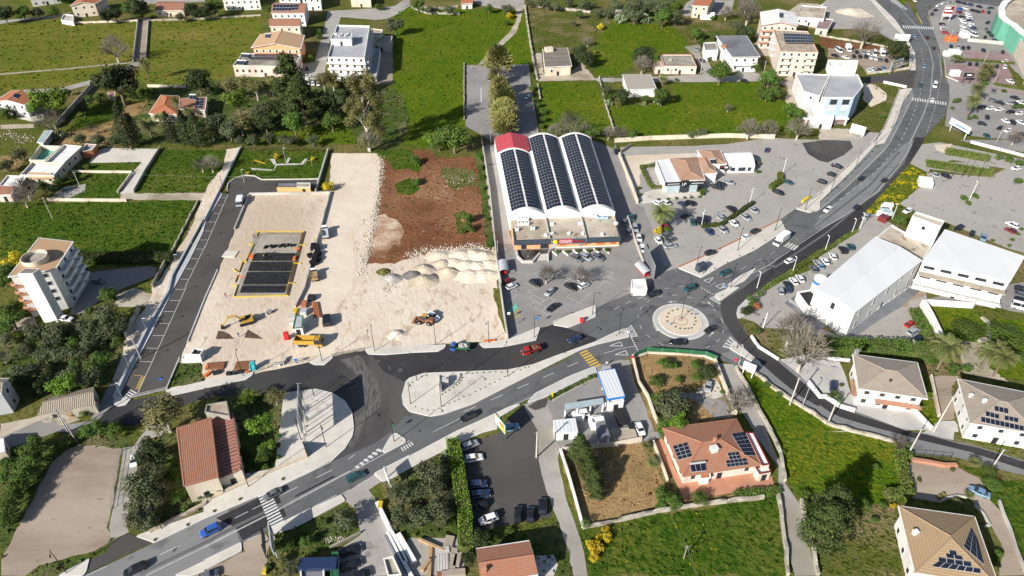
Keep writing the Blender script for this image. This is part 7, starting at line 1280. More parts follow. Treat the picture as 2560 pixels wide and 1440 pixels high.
def lamps(where, tile, s, **k):
    for e in s.split(','): a = e.split(); lamp(int(tile[0])*512+float(a[0])/4, int(tile[1])*360+float(a[1])/4, where, az_=float(a[2]) if len(a) > 2 else 90, **k)
lamps('on the site side of the dark street', '12', '385 880 100,1175 735 100,1700 635 100'); lamps('at the top of the plaza', '12', '1095 1088 280'); lamps('on the site side of the dark street', '22', '262 565 250,793 552 250'); lamps('on the upper edge of the long island', '22', '72 930 80,580 860 80,982 890 80,1550 655 300'); lamps('on the lower edge of the long island', '22', '12 1165 300,318 1195 300')
lamps('on the pavement of the supermarket entrance', '22', '1245 500 0,1828 270 0'); lamps('in the plaza', '13', '965 85 300,1215 155 300'); lamps('beside the avenue below the barn', '13', '440 550 300'); lamps('on the small triangle island', '13', '1895 102 300'); lamps('beside the avenue at the bottom left', '03', '1620 972 300,668 1412 300')
lamps('on the splitter island west of the roundabout', '32', '45 465 60', double=True); lamps('on the splitter island south east of the roundabout', '32', '1222 608 60', double=True); lamp(1702, 799, 'in the centre of the roundabout', 8.9, 1.6, 40, True, words='tall dark twin armed lamp'); LP_ = 0
lamps('on the splitter island of the avenue', '31', '1160 1440 60', double=True); lamps('on the avenue pavement by the restaurant', '31', '815 1268 60,1228 1072 60,1605 868 60,1905 666 60'); lamps('on the avenue pavement by the dusty lot', '41', '115 482 60,355 256 60,560 10 60'); lamps('on the upper avenue pavement', '40', '725 1280 20,815 1085 20,870 890 0,905 700 0,900 480 -20,800 210 -20,690 95 -30')
lamps('behind the retaining wall', '01', '1925 1010 0,1783 1240 0', h=5.5, arm=.5, m='galvanised', group='small grey lamps on the retaining wall', words='small grey lamp', r=.06); lamps('behind the retaining wall', '02', '1640 130 0,1478 445 0,1300 805 0,1222 1095 0', h=5.5, arm=.5, m='galvanised', group='small grey lamps on the retaining wall', words='small grey lamp', r=.06); lamps('behind the retaining wall', '11', '110 530 0,10 770 0', h=5.5, arm=.5, m='galvanised', group='small grey lamps on the retaining wall', words='small grey lamp', r=.06)
lamps('in the turning circle', '11', '397 390 0', h=6, arm=.4, m='galvanised', words='grey lamp', group=None); lamps('in the playground', '11', '815 195 0', h=7, arm=.3, m='galvanised', words='grey lamp', group=None)
lamps('in the restaurant car park', '31', '868 828 60,1348 608 60,1680 305 60', h=6.5, arm=.7, double=True, m='white_paint', words='white twin globe lamp', group='white twin lamps'); lamps('along the hall side of the avenue', '31', '1780 1285 100,1425 1440 100', h=6, arm=.4, m='white_paint', words='short white lamp', group='short white lamps'); lamps('along the hall side of the avenue', '41', '55 1072 100,322 900 100,408 842 100,728 748 100', h=6, arm=.4, m='white_paint', words='short white lamp', group='short white lamps')
lamps('in the planted rock bed of the east lot', '41', '1498 565 80', h=8, arm=.4, m='white_paint', words='white lamp', group=None); lamps('in the shopping car park', '40', '1640 640 60,1740 840 60,1770 1430 60,1290 430 60', h=7, arm=.5, m='galvanised', words='grey car park lamp', group='grey car park lamps'); lamps('across the feathery car park', '20', '718 1020 90', h=7, arm=0.01, m='white_paint', words='plain white mast', group=None, r=.14)
lamps('in the feathery tree row', '20', '875 740 90,890 900 90,890 1090 90', h=8, arm=.8, double=True, m='white_paint', words='white lamp', group='white lamps in the tree row'); lamps('by the feathery car park gate', '20', '720 1440 90,812 1440 90', h=6, arm=.4, m='galvanised', words='grey lamp', group=None); lamps('on the car park side of the vaulted hall', '21', '880 1130 90', h=6, arm=.3, m='galvanised', words='grey lamp', group=None)
lamps('by the villas road', '32', '1240 772 100,1880 1178 100', h=7, arm=.5, m='galvanised', words='grey street lamp', group='grey lamps on the villas road'); lamps('in the lower plot beside the hall ramp', '42', '905 640 90', h=4, arm=.3, m='galvanised', words='small lamp', group=None)
def mast(label, u, v, h, r=.16, m='concrete', lean=0, name='utility_pole', cat='utility pole', group='utility poles'):
    p = G(u, v); o = empty(name, (p.x, p.y, 0), 0, label, cat, group); b = MB(); b.tube([(0, 0, 0), (lean, 0, h)], r, 7, r2=r*.65); b.build('shaft', m, o); c = MB(); c.box((lean, 0, h-.5), (1.2, .1, .1)); c.build('crossbar', 'metal_grey', o); return Vector((p.x+lean, p.y, h))
m1 = mast('tall grey pole in the garden of the flat roofed house', 205, 478, 8.5); m2 = mast('grey pole standing in the dark green field', 132, 547, 9); m3 = mast('thin dark pole with a red foot by the turning circle', 512+185/4, 360+450/4, 6, .12, 'metal_dark')
m4 = mast('concrete pole beside the parking street', 353, 897, 8.3, .2); m5 = mast('wooden pole in the dark green field at the bottom', 1709, 1397, 5, .12, 'wood_grey'); m6 = mast('concrete pole on the verge of the villas road', 1974, 1012, 10, .22); m7 = mast('concrete pole in front of the taupe roofed villa', 2069, 1058, 8, .22); m8 = mast('lattice grey pole beside the villa drive', 2333, 1080, 13, .22); m9 = mast('white pole by the red gate', 2271, 1134, 9, .2); m10 = mast('white pole by the clipped round shrubs', 2481, 1167, 6.5, .18)
m11 = mast('concrete pole at the corner of the dark asphalt lot', 1341, 1144, 9.5, .24); m12 = mast('concrete pole above the dirt lot', 192, 1105, 9, .2); m13 = mast('second concrete pole above the dirt lot', 172, 1081, 9, .2); m14 = mast('grey pole by the tan bungalow drive', 1536+448/4, 200, 8.5); m15 = mast('grey pole right of the tan bungalow', 1536+860/4, 185, 8); m16 = mast('grey pole by the slate roofed villa', 1536+1487/4, 187, 7.5); m17 = mast('white leaning flag pole on the hall corner', 1907, 822, 6.2, .16, 'white_paint', group=None); m18 = mast('grey pole behind the vaulted hall', 1024+1760/4, 345, 7, .12)
m19 = mast('dark pole between yard and avenue at the dirt lot', 380, 1322, 3, .1, 'metal_dark'); 
def wire(a, b_, sag=.8, r=.022):
    q = MB(); a, b_ = Vector(a), Vector(b_); q.tube([a.lerp(b_, k/8)-Vector((0, 0, sag*4*(k/8)*(1-k/8))) for k in range(9)], r, 3, cap=False); tag(q.build('overhead_wire', 'metal_grey'), 'thin overhead wire strung between poles', 'wire', 'overhead wires')
for a, b_ in ((m6, m7), (m7, m9), (m9, m10), (m7, m8), (m11, Vector(G(1440, 1440, 8))), (m5, Vector(G(1745, 1440, 5))), (m5, Vector(G(1675, 1285, 5))), (m1, Vector(G(700, 441, 8))), (m14, m15), (m15, m16), (m10, Vector(G(2640, 1180, 6))), (m8, Vector(G(2230, 1040, 9)))): wire(a, b_)
# ================= walls and fences =================
W = wall
W('concrete retaining wall along the parking street', '11 358 45 0 778 / 01 2048 748 1725 1330 / 02 1690 40 1500 370 1275 830 1148 1110', .9, .7, 'concrete_new', 'retaining_wall')
W('white concrete wall along the top and right of the fenced building plot', '11 448 512 1255 497 1010 1405 / 12 1000 10 905 200', 1.0, .5, 'concrete'); W('low white kerb wall on the left of the building plot', '11 440 520 300 858', .8, .4, 'concrete'); W('straight wall between playground and sandy site', '11 1236 70 1112 485', 1.4, .5, 'concrete')
W('low wall of the turning circle', '11 225 460 235 400 310 345 400 318 500 325 570 362 1140 355', .5, .3, 'paving_pale'); W('lower right kerb wall of the parking street', '11 130 1260 50 1440 / 02 2048 110 1878 540', .35, .4, 'concrete'); W('kerb wall with small posts at the lower end of the parking street', '02 1800 700 1670 1010', .5, .3, 'concrete')
W('long thin wall left of the vaulted hall', '21 725 0 800 480 840 860 / 21 870 1180 915 1440 / 22 905 0 940 260 980 520', 2.2, .35, 'concrete'); W('rough wall left of the feathery car park', '20 545 640 545 1200', 1.0, .4, 'stone_wall', irregular=.1); W('pale low wall along the feathery car park verge', '20 1190 700 1225 950 1260 1180 1285 1330', .5, .4, 'concrete_old')
W('long pale rubble wall from the top to the cream house', '20 1155 60 1170 200 1210 450 1240 640 1275 800', 1.2, .9, 'stone_wall', irregular=.15); W('broken rubble wall below the cream house', '20 1280 850 1305 990', 1.0, .6, 'stone_wall', irregular=.15); W('rubble wall left of the wide green field', '20 1895 780 1940 980 2000 1180 2048 1330', 1.0, .5, 'stone_wall', irregular=.12)
W('long cream wall below the wide green field', '30 0 1425 360 1400 1120 1375 1600 1385', 2.0, .4, 'cream_wall'); W('pale rubble wall at the top of the flowery field', '20 1230 65 1500 95 1810 130', 1.5, 1.2, 'stone_wall', irregular=.2); W('rubble wall under the olive trees at the top', '20 20 80 180 140 500 145', 1.4, .9, 'stone_wall', irregular=.25); W('second rubble wall under the olive trees at the top', '20 60 75 300 95 480 70', 1.2, .8, 'stone_wall', irregular=.25)
W('low wall across the olive coloured field', '00 0 748 700 690 1325 630', .6, .35, 'concrete_old'); W('cream wall along the top of the upper left fields', '00 720 240 1380 214', 1.2, .4, 'cream_wall'); W('cream wall along the top of the second left field', '00 1500 212 2048 192 / 10 0 192 200 178 560 160', 1.0, .4, 'stone_wall'); W('dark wall left of the brown lane', '00 1385 200 1335 625', 1.6, .3, 'concrete'); W('thin wall right of the brown lane', '00 1490 200 1460 590', 1.0, .2, 'concrete'); W('cream wall above the shaded garden at the left', '00 1480 870 1860 880', 1.4, .35, 'cream_wall'); W('tall shaded wall of the left garden', '00 940 860 720 1110 560 1290', 2.4, .4, 'concrete_old')
W('cream wall below the flat roofed house garden', '01 480 570 1270 575', 1.2, .35, 'cream_wall'); W('cream wall between the garden and the gravel yard', '01 720 285 1325 290', 1.0, .35, 'cream_wall'); W('wall on the right of the garden drive', '01 1320 300 1180 490', 1.0, .35, 'cream_wall'); W('grey wall right of the pale yard', '01 1605 50 1450 290 1340 490', 1.3, .3, 'concrete'); W('rough pale wall along the right of the dark green field', '01 1980 580 1700 1120', .8, .4, 'stone_wall', irregular=.1); W('wall along the tower drive', '01 1660 1190 1530 1440', 1.5, .4, 'concrete_old'); W('dark stone wall beside the olive grove', '02 1400 220 1260 490', 1.8, .5, 'stone_wall', irregular=.08)
W('stone wall on the left of the narrow lane', '32 1210 800 1330 1010 1440 1230 1560 1440 / 33 1550 0 1660 220 1700 500', 1.1, .6, 'stone_wall', irregular=.12); W('stone wall on the right of the lower lane', '33 1860 690 1910 900 1980 1180 2030 1440', 1.1, .6, 'stone_wall', irregular=.15); W('stone wall on the left of the lower lane', '33 1630 640 1670 850 1700 1100 1730 1440', 1.1, .6, 'stone_wall', irregular=.15)
W('stone wall along the lower side of the villas road', '32 1240 790 1440 880 1600 1020 1780 1140 2048 1300 / 42 80 1370 330 1440', 1.0, .6, 'stone_wall', irregular=.12); W('stone wall continuing beside the villas road', '42 330 1440 / 43 500 40 750 105', .9, .6, 'stone_wall', irregular=.12); W('white wall before the bare trees at the curved road', '32 1365 490 1440 600 1640 725', .9, .5, 'white_wall'); W('low white wall curving before the taupe villa', '32 1930 950 2048 1100 / 42 60 1100 200 1195 350 1240', 1.2, .6, 'white_wall'); W('white wall right of the taupe villa court', '42 920 1210 1120 1420', 1.2, .5, 'white_wall'); W('thin wall left of the dark villa drive', '42 1110 890 1190 1290', 1.2, .4, 'cream_wall')
W('white covered wall above the garden of palms', '42 1020 180 1100 330 1190 520', 2.6, 1.2, 'white_wall'); W('upper white wall of the palm garden', '42 1040 170 1530 200', 2.2, .5, 'white_wall'); W('pale block wall in the palm garden', '42 1620 300 1680 360 1690 520 1590 540', 1.0, .9, 'stone_wall', irregular=.2); W('white stretch of wall left of the taupe villa', '42 80 715 300 735', 1.0, .4, 'white_wall')
W('cream wall along the dirt plot right of the vaulted hall', '31 45 120 170 430 230 600', 1.8, .5, 'cream_wall'); W('dark wall at the top of the dirt plot', '31 60 100 160 30', 1.6, .3, 'concrete_old'); W('low brown kerb wall between restaurant lot and avenue', '31 640 1240 1000 1080 1660 765', .6, .3, 'brick'); W('low kerb wall of the dusty lot along the avenue', '31 1820 648 2048 510 / 41 0 495 240 270 520 0 / 40 520 1440 640 1300 700 1150 800 900', .9, .35, 'concrete'); W('pale wall above the asphalt side street', '40 480 745 700 720 900 690', 1.2, .4, 'cream_wall'); W('white wall below the asphalt side street', '40 640 830 870 880', 1.2, .4, 'white_wall'); W('rubble wall above the red soil strip', '40 0 360 300 410 690 475', 1.0, .6, 'stone_wall', irregular=.12)

W('low cream wall on the left of the dry garden', '32 180 700 240 960 330 1100 400 1300 470 1440', 1.5, .4, 'cream_wall'); W('pale wall on the right of the dry garden', '32 1000 740 1060 900 1130 1080 1210 1280', 1.6, .5, 'cream_wall'); fence('green mesh fence round the dry garden by the roundabout', '32 200 690 330 640 620 655 910 680 1020 725', 1.8, 'green_panel', 3, solid='sign_green'); W('low cream plinth below the green fence of the dry garden', '32 205 700 335 655 620 668 905 692 1015 735', .7, .35, 'cream_wall')
W('cream wall left of the dry plot beside the lane', '23 1505 190 1580 420 1660 700 1730 960', 1.6, .35, 'white_wall'); W('cream wall under the dry plot and villa garden', '23 1730 965 2048 905 / 33 0 905 450 800 900 730 1490 665', 1.2, .5, 'stone_wall', irregular=.06); W('grey yard wall above the dry plot', '23 1500 200 1990 145 / 33 0 145 270 90', 1.6, .35, 'cream_wall'); W('wall left of the villa terrace', '33 385 110 470 330 530 500', 1.2, .35, 'cream_wall')
W('ochre low wall along the avenue beside the barn', '03 1500 1010 2048 730 / 13 0 700 300 560 700 385 1030 250', .7, .8, 'sand'); W('red and cream gate wall of the hipped villa', '43 920 290 1060 310 1240 345 1365 345', 1.0, .8, 'terracotta'); W('white wall with step on the right of the villa drive', '43 1790 700 1830 820 1900 980 1960 1180 2048 1400', .9, .4, 'concrete'); W('low curved kerb wall in the villa forecourt', '43 1210 700 1260 665 1370 640 1470 660', .5, .3, 'concrete'); W('curved kerb wall on the right of the villa forecourt', '43 1550 740 1640 830 1700 940 1650 950', .6, .35, 'concrete')
W('white wall behind the curved supermarket planter', '21 1065 1080 1080 1140 1130 1190 1230 1190 1300 1110', 1.0, .6, 'concrete'); W('white stepped wall right of the planter stairs', '21 1410 1070 1385 1110 1385 1180', 1.1, .4, 'concrete'); W('pale wall right of the supermarket lot', '31 130 740 200 960 290 1200', 1.2, .4, 'concrete');
W('low plank wall along the car wash yard edge', '22 1430 1130 1560 1055 1860 900', .4, .25, 'concrete'); W('pale wall under the yard trees', '13 1250 1170 1560 1015', .8, .3, 'concrete_old'); W('white wall east of the shopping walls', '40 1480 410 1900 450', 1.5, 1.5, 'cream_wall'); W('low pale wall at the bottom of the shopping car park', '41 1510 -10 2048 130', 1.2, .4, 'white_wall'); W('pale kerb wall beside the shopping entrance', '40 1250 600 1265 770 1390 820', .6, .3, 'concrete')
fence('dark site railing above the dark street, left stretch', '12 500 850 640 800 1050 730', 1.6); fence('site railing between the two kerb tips', '12 1270 690 1600 625', 1.2); fence('pale gate barrier across the parking street', '02 1310 1105 1670 1020', 1.1, 'white_paint', 4); fence('dark railing right of the dirt lot', '03 1210 190 1190 330 1110 780', 1.5, 'metal_grey', 2.5); fence('dark double gate frame above the dirt lot', '03 1230 195 1345 140', 1.6, 'metal_dark', 2); fence('wire fence along the avenue beside the barn', '03 1520 1010 2048 745 / 13 0 690 60 650', 1.2, 'metal_grey', 3, zb=0); fence('green railing of the terracotta villa', '33 30 880 460 790 740 740 1200 690', 1.1, 'metal_dark', 3, solid='metal_dark'); fence('railing above the red gate wall', '43 940 250 1300 285', 1.8, 'metal_dark', 2); fence('playground fence along the scrubby wood', '11 370 62 1230 70', 1.6, 'metal_dark', 3);
# railings round the white hall
fence('white railing around the lower side of the metal roofed hall', '32 1750 140 1900 240 / 42 0 330 230 480 640 180 900 0', 1.1, 'white_paint', 3)
# ================= building site =================
mat('soil_and_pit_shade', (.07, .05, .035), (.12, .09, .06), .8, bump=.1)  # dark soil tone, also used as painted shade for the dug pits
def boxes(label, name, cat, tile, s, m, dz=.0, group=None):
    """'u v w d h rot' in tile px and metres"""
    for e in s.split(','):
        a = [float(x) for x in e.split()]; p = G(int(tile[0])*512+a[0]/4, int(tile[1])*360+a[1]/4, a[4]/2); b = MB(); b.box((0, 0, 0), (a[2], a[3], a[4]), 0, taper=.97); o = tag(b.build(name, m), label, cat, group); o.location = (p.x, p.y, .09+dz); o.rotation_euler = (0, 0, R(a[5] if len(a) > 5 else 0))
Z6 = lambda s: 'f '+' '.join(str(round(560+float(x)/7.2, 2)) for x in s.split())
sheet('site_floor', 'concrete_old', Z6('570 150 1450 150 1150 1300 190 1310')); sheet('site_floor', 'slab_beige', Z6('660 190 1380 190 1290 520 560 520')); sheet('site_floor', 'soil_and_pit_shade', Z6('1400 160 1480 130 1180 1290 1110 1290'))
fw = empty('formwork', G(640, 660), 0, 'yellow board formwork framing the black grid on the building plot', 'formwork')
for i_, s in enumerate(('570 150 1440 150', '620 160 590 230', '190 1320 1160 1295', '540 380 390 690', '340 690 270 880', '250 930 200 1060', '250 1110 180 1320', '430 380 540 378', '310 685 420 690', '140 1112 250 1112', '1350 385 1470 390', '1130 705 1240 715', '1250 710 1390 722', '1155 1070 1270 1075', '165 820 240 870')):
    P = g(Z6(s)); b = MB(); d = (P[1]-P[0]); m_ = (P[0]+P[1])/2; b.box((m_.x, m_.y, .09), (d.length, (.12 if i_ > 2 else .17), .35), math.atan2(d.y, d.x)); kid(b.build('board', 'safety_yellow'), fw)
for s in ('1420 170 1110 1270',): P = g(Z6(s)); b = MB(); b.tube([P[0]+Vector((0, 0, .8)), P[1]+Vector((0, 0, .8))], .06, 4); kid(b.build('rail', 'safety_yellow'), fw)
for s, nx, ny, lab in (('500 672 1235 672 1290 540 570 540', 24, 4, 'top field of black dome formwork partly covered with rods'), ('430 860 1205 860 1235 695 485 695', 26, 5, 'second field of black dome formwork'), ('340 1100 1130 1100 1195 880 420 880', 26, 7, 'third and largest field of black dome formwork'), ('285 1245 1085 1245 1125 1122 330 1122', 26, 4, 'lowest field of black dome formwork')):
    P = g(Z6(s)); b = MB(); at = lambda x, y: P[0].lerp(P[1], x).lerp(P[3].lerp(P[2], x), y)
    for i in range(nx):
        for j in range(ny):
            q = [at((i+a)/nx, (j+c)/ny) for a, c in ((.03, .02), (.97, .02), (.97, .98), (.03, .98))]; c = sum(q, Vector())/4; b.hull([(p.x, p.y, .1) for p in q], [((p.x*.62+c.x*.38), (p.y*.68+c.y*.32), .55) for p in q], bottom=False)
    tag(b.build('dome_formwork', 'dome_black'), lab, 'formwork')
rn = random.Random(5)
for n_, c0, c1, cnt, m_, lab in (('steel_rods', (690, 620), (900, 560), 26, 'metal_dark', 'tangle of dark reinforcing rods lying on the top dome field'), ('pipe_coils', (720, 440), (1270, 400), 22, 'black_plastic', 'row of black plastic coils on the grey slab')):
    b = MB()
    for i in range(cnt):
        x, y = c0[0]+(c1[0]-c0[0])*i/cnt+rn.uniform(-25, 25), c0[1]+(c1[1]-c0[1])*i/cnt+rn.uniform(-18, 18); p = G(560+x/7.2, 560+y/7.2)
        if m_ == 'metal_dark': a = rn.random()*3; d = Vector((math.cos(a), math.sin(a), .08))*rn.uniform(1, 2.4); b.tube([p-d+Vector((0, 0, .7)), p+d+Vector((0, 0, .8))], .06, 4)
        else: b.tube([p+Vector((0, 0, .15)), p+Vector((.1, .9, .5))], .35, 7)
    tag(b.build(n_, m_), lab, 'rods' if cnt == 26 else 'coils', kind='stuff')
boxes('orange site barrier sheet beside the formwork', 'barrier_sheet', 'barrier', '11', '470 1125 1.4 2 .6,898 1145 1 1.8 .6,925 1045 2 .6 .4,365 1328 3 .3 .2', 'orange', group='orange sheets by the formwork')
boxes('heap of black dome crates by the tippers', 'crate_stack', 'crates', '11', '1085 1030 1.6 3.2 1.4 8,1055 1115 1.8 1.8 1.0 40,1120 1040 2 2.4 1.6 12,1125 1100 2.4 2 1.4 70,1100 1150 2 2.6 1.5 10,1130 1150 1.8 1.8 1.2,1085 1190 2.4 2 1.3 25', 'black_plastic', group='black crate heaps')
boxes('white panel lying on the edge of the parking street', 'board_panel', 'panel', '11', '255 1103 4.6 3.6 .25 -5', 'paving_pale'); boxes('cream block stack at the site wall', 'block_stack', 'blocks', '12', '995 165 1.6 3 1.1 5', 'brick'); boxes('silver mixer silo beside the site cabin', 'mixer_silo', 'silo', '12', '990 242 2 2 1.6', 'galvanised'); boxes('yellow tool box beside the silo', 'tool_box', 'box', '12', '910 232 1 2 1', 'safety_yellow'); boxes('black open crate on the sand', 'crate', 'crate', '12', '1065 98 2 2 1.3 0', 'metal_dark'); boxes('grey pallet stack left of the site cabin', 'pallet_stack', 'pallets', '12', '880 290 1.6 2.6 .9 10,870 345 1.2 1.4 .7', 'concrete', group='pallets by the cabin')
boxes('red portable toilet with a white roof', 'portable_toilet', 'toilet', '12', '815 480 1.3 1.3 2.3 8', 'red_plastic'); boxes('turquoise portable toilet at the site kerb', 'portable_toilet', 'toilet', '12', '480 783 1.4 1.4 2.3 8', 'turquoise'); boxes('rusty rebar mesh stack, left one at the kerb', 'rebar_stack', 'steel mesh', '12', '108 780 5 2.6 .45 6', 'rust'); boxes('rusty rebar mesh stack beside the turquoise toilet', 'rebar_stack', 'steel mesh', '12', '388 775 4.6 3 .45 4', 'rust'); boxes('dark bundle by the rebar stacks', 'bundle', 'bundle', '12', '120 845 2 1.4 .6 20,240 855 1.2 1 .8,290 860 1.6 .8 .5,360 840 2.2 1.2 .5', 'metal_dark', group='dark bundles at the kerb'); boxes('orange netting heap at the kerb', 'netting', 'netting', '12', '25 790 .8 1.2 .6,30 860 2 1 .5 60,420 842 1.6 .7 .4', 'orange', group='orange netting')
boxes('orange netting strip at the sandy kerb', 'netting', 'netting', '22', '800 528 3.4 .5 .5 5', 'orange'); boxes('concrete plinth block at the site gate', 'concrete_block', 'block', '12', '795 730 .8 2.6 .9 -8,725 765 2 1 .5', 'concrete', group='blocks at the site gate')
b = MB()
for i in range(14): p = G(512+1075/4+i*1.1, 720+150/4); q = G(512+1090/4+i*1.35, 720+300/4); z = .2+.12*(i % 3); b.tube([p+Vector((0, 0, z)), q+Vector((0, 0, z))], .16, 6)
tag(b.build('pipe_bundle', 'brick'), 'bundle of long orange brown pipes beside the camper', 'pipes', kind='stuff')
bld('sc1', 'white site cabin with a green trim by the sandy track', 'f 732 821 755 819 758 789 739 788', 2.8, W_ if isinstance(W_, str) else 'white_wall', 'galvanised', name='site_cabin', cat='site cabin', win=.5, par=.1, fascia='sign_green'); bld('sc2', 'orange brown timber cabin with a dark roof at the turning circle', 'f 691 467 741 467 741 457 692 456', 3.0, 'cabin_wood', 'roof_slate', name='site_cabin', cat='site cabin', win=0, par=.1, fascia='metal_dark'); bld('sc3', 'timber cabin with a pale roof and four white windows', 'f 741.5 467.5 775 468 775 457 741.5 457', 3.0, 'cabin_wood', 'roof_stained', name='site_cabin', cat='site cabin', win=.9, wsz=(1.4, .7), par=.1)
bld('sc4', 'low white container at the lower end of the parking street', 'f 454 898 502 896 501 884 458 885', 1.6, 'white_wall', 'white_wall', name='container', cat='container', win=0, par=.1); bld('sc5', 'open topped grey container behind the low white one', 'f 474 886 500 887 510 872 486 870', 2.6, 'concrete_new', 'metal_dark', name='container', cat='container', win=0, par=.6)
sheet('site_floor', 'soil_and_pit_shade', '12 110 512 135 430 175 435 240 460 290 512'); sheet('site_floor', 'soil_and_pit_shade', '12 395 500 430 418 520 470 580 512')  # two dug pits as flat triangles, their inner shade put into the colour
# rubble, spoil heaps
def mound(u, v, w_, h, m, lab, group=None, seed=1, name='spoil_heap', asp=.8, cat='heap'):
    s = w_/pxm(u, v)/2; p = G(u, v); rn = random.Random(seed); n, k = 22, 8; b = MB(); off = [rn.uniform(.94, 1.06) for _ in range(n)]
    P = [[Vector((p.x+s*off[i]*(j/k)*math.cos(6.283*i/n), p.y+s*asp*off[i]*(j/k)*math.sin(6.283*i/n), (.07+.75*h*(math.exp(-2.4*(j/k)**2)-.08))*(1+rn.uniform(-.1, .1)) if j < k else .03)) for i in range(n)] for j in range(1, k+1)]; top = Vector((p.x, p.y, h*.74))
    for i in range(n): b.face([top, P[0][i], P[0][(i+1) % n]])
    for j in range(k-1):
        for i in range(n): b.face([P[j][i], P[j+1][i], P[j+1][(i+1) % n], P[j][(i+1) % n]])
    return tag(b.build(name, m, smooth=True), lab, cat, group)
for i, (u, v, w_, h, m, lab) in enumerate([(150, 1260, 240, 2.6, 'concrete_old', 'dark topped gravel heap, upper left of the heap cluster'), (330, 1205, 230, 2.4, 'concrete_old', 'flat dark gravel heap at the back of the cluster'), (390, 1290, 260, 2.8, 'concrete_old', 'grey gravel heap on the right of the cluster'), (40, 1315, 200, 2.4, 'gravel_dark', 'dark gravel heap at the left edge of the cluster'), (140, 1370, 300, 2.6, 'concrete_old', 'front gravel heap of the cluster'), (235, 1330, 140, 1.2, 'gravel_dark', 'small dark gravel heap between the big ones')]): mound(1024+u/4, 360+v/4, w_/3.6, h*.85, 'heap_sand' if m[0] == 'c' else m, lab, 'gravel heaps', i)
for i, (u, v, w_, h) in enumerate([(520, 1120, 260, 2.4), (640, 1110, 230, 2.6), (740, 1130, 240, 2.8), (440, 1190, 230, 2), (560, 1220, 250, 2.2), (680, 1230, 250, 2.4), (790, 1210, 220, 2.3), (600, 1310, 260, 2), (740, 1310, 250, 2), (300, 1120, 220, 1.6), (800, 1310, 180, 1.8)]): mound(1024+u/4, 360+v/4, w_/2.9, h*.8, 'sand_pale', 'pale rubble heap along the edge of the red soil field', 'pale rubble heaps', 20+i)
mound(1045, 455, 30, 3, 'red_soil', 'brown earth heap on the red soil field'); mound(1165, 550, 26, 2, 'red_soil', 'green sided earth heap on the red soil field'); mound(512+1920/4, 720+470/4, 55, 1.6, 'sand', 'sand heap behind the site kerb'); mound(512+1870/4, 360+1350/4, 60, 1.8, 'rock_grey', 'grey debris heap in the middle of the sand'); mound(512+1790/4, 360+1280/4, 40, 1.4, 'grass_weedy', 'weedy heap in the middle of the sand'); mound(2048+300/4, 30, 70, 2.5, 'sand_pale', 'low pale heap in the dusty top right lot')
def rubble(path, wd, n, s0, s1, m, lab, seed, closed=None):
    P = g(path); rn = random.Random(seed); b = MB()
    for _ in range(n):
        i = rn.randrange(len(P)-1); c = P[i].lerp(P[i+1], rn.random())+Vector((rn.gauss(0, wd*.26), rn.gauss(0, wd*.26), 0)); s_ = (s0+(s1-s0)*rn.random()**5)*.5; a = rn.random()*6; q = [Vector((c.x+s_*math.cos(a+k*1.25)*rn.uniform(.6, 1), c.y+s_*math.sin(a+k*1.25)*rn.uniform(.6, 1), .06)) for k in range(5)]
        b.hull(q, [(x.x*.5+c.x*.5+rn.uniform(-.1, .1)*s_, x.y*.5+c.y*.5, .06+s_*rn.uniform(.5, 1)) for x in q], bottom=False)
    return tag(b.build('rubble', m), lab, 'rubble', kind='stuff')
rubble('11 1745 120 1765 260 1735 450 1705 650 1690 800 1640 950 1590 1130 1560 1330', 4, 2600, .15, .75, 'rock_pale', 'band of pale broken rocks between sand and red soil', 1); rubble('11 1755 260 1725 560 1700 760 1660 1000 1600 1200', 2.4, 700, .2, .8, 'rock_grey', 'grey rocks in the rubble band', 5)
rubble('21 0 1120 200 1070 450 1060 700 1040 830 1090 860 1300', 7, 2200, .15, .8, 'rock_pale', 'pale rocks over the rubble heaps', 2); rubble('21 420 1240 520 1290 650 1260 780 1250', 9, 500, .15, .7, 'rock_grey', 'grey rocks among the rubble heaps', 6); rubble('21 150 320 500 380 600 330 450 480 100 550', 10, 420, .12, .6, 'rock_pale', 'scattered white stones on the red soil', 3); rubble('21 200 900 500 700 700 960 100 1000', 16, 260, .1, .4, 'rock_pale', 'sparse white stones on the lower red soil', 4); rubble('11 1265 100 1740 98', 1.2, 200, .12, .5, 'rock_pale', 'stones along the upper sand edge', 7)
rubble('11 1860 1250 1870 1400 / 12 1800 60', 3, 200, .15, .8, 'rock_grey', 'grey debris across the sand', 8); rubble('00 60 1330 300 1420', 7, 260, .2, .9, 'rock_pale', 'pale rock pile beside the left gardens', 9); rubble('11 500 880 460 960 380 1130 260 1340 220 1420 / 12 210 120', .6, 160, .12, .4, 'rock_grey', 'weedy stones along the formwork pit', 10); rubble('13 1180 1080 1400 1070', 2, 160, .12, .6, 'rock_pale', 'rubbish heap under the yard trees', 11); rubble('12 1700 300 2000 380 2048 420', 2.5, 60, .1, .3, 'sand', 'furrowed lumps on the sand', 12)
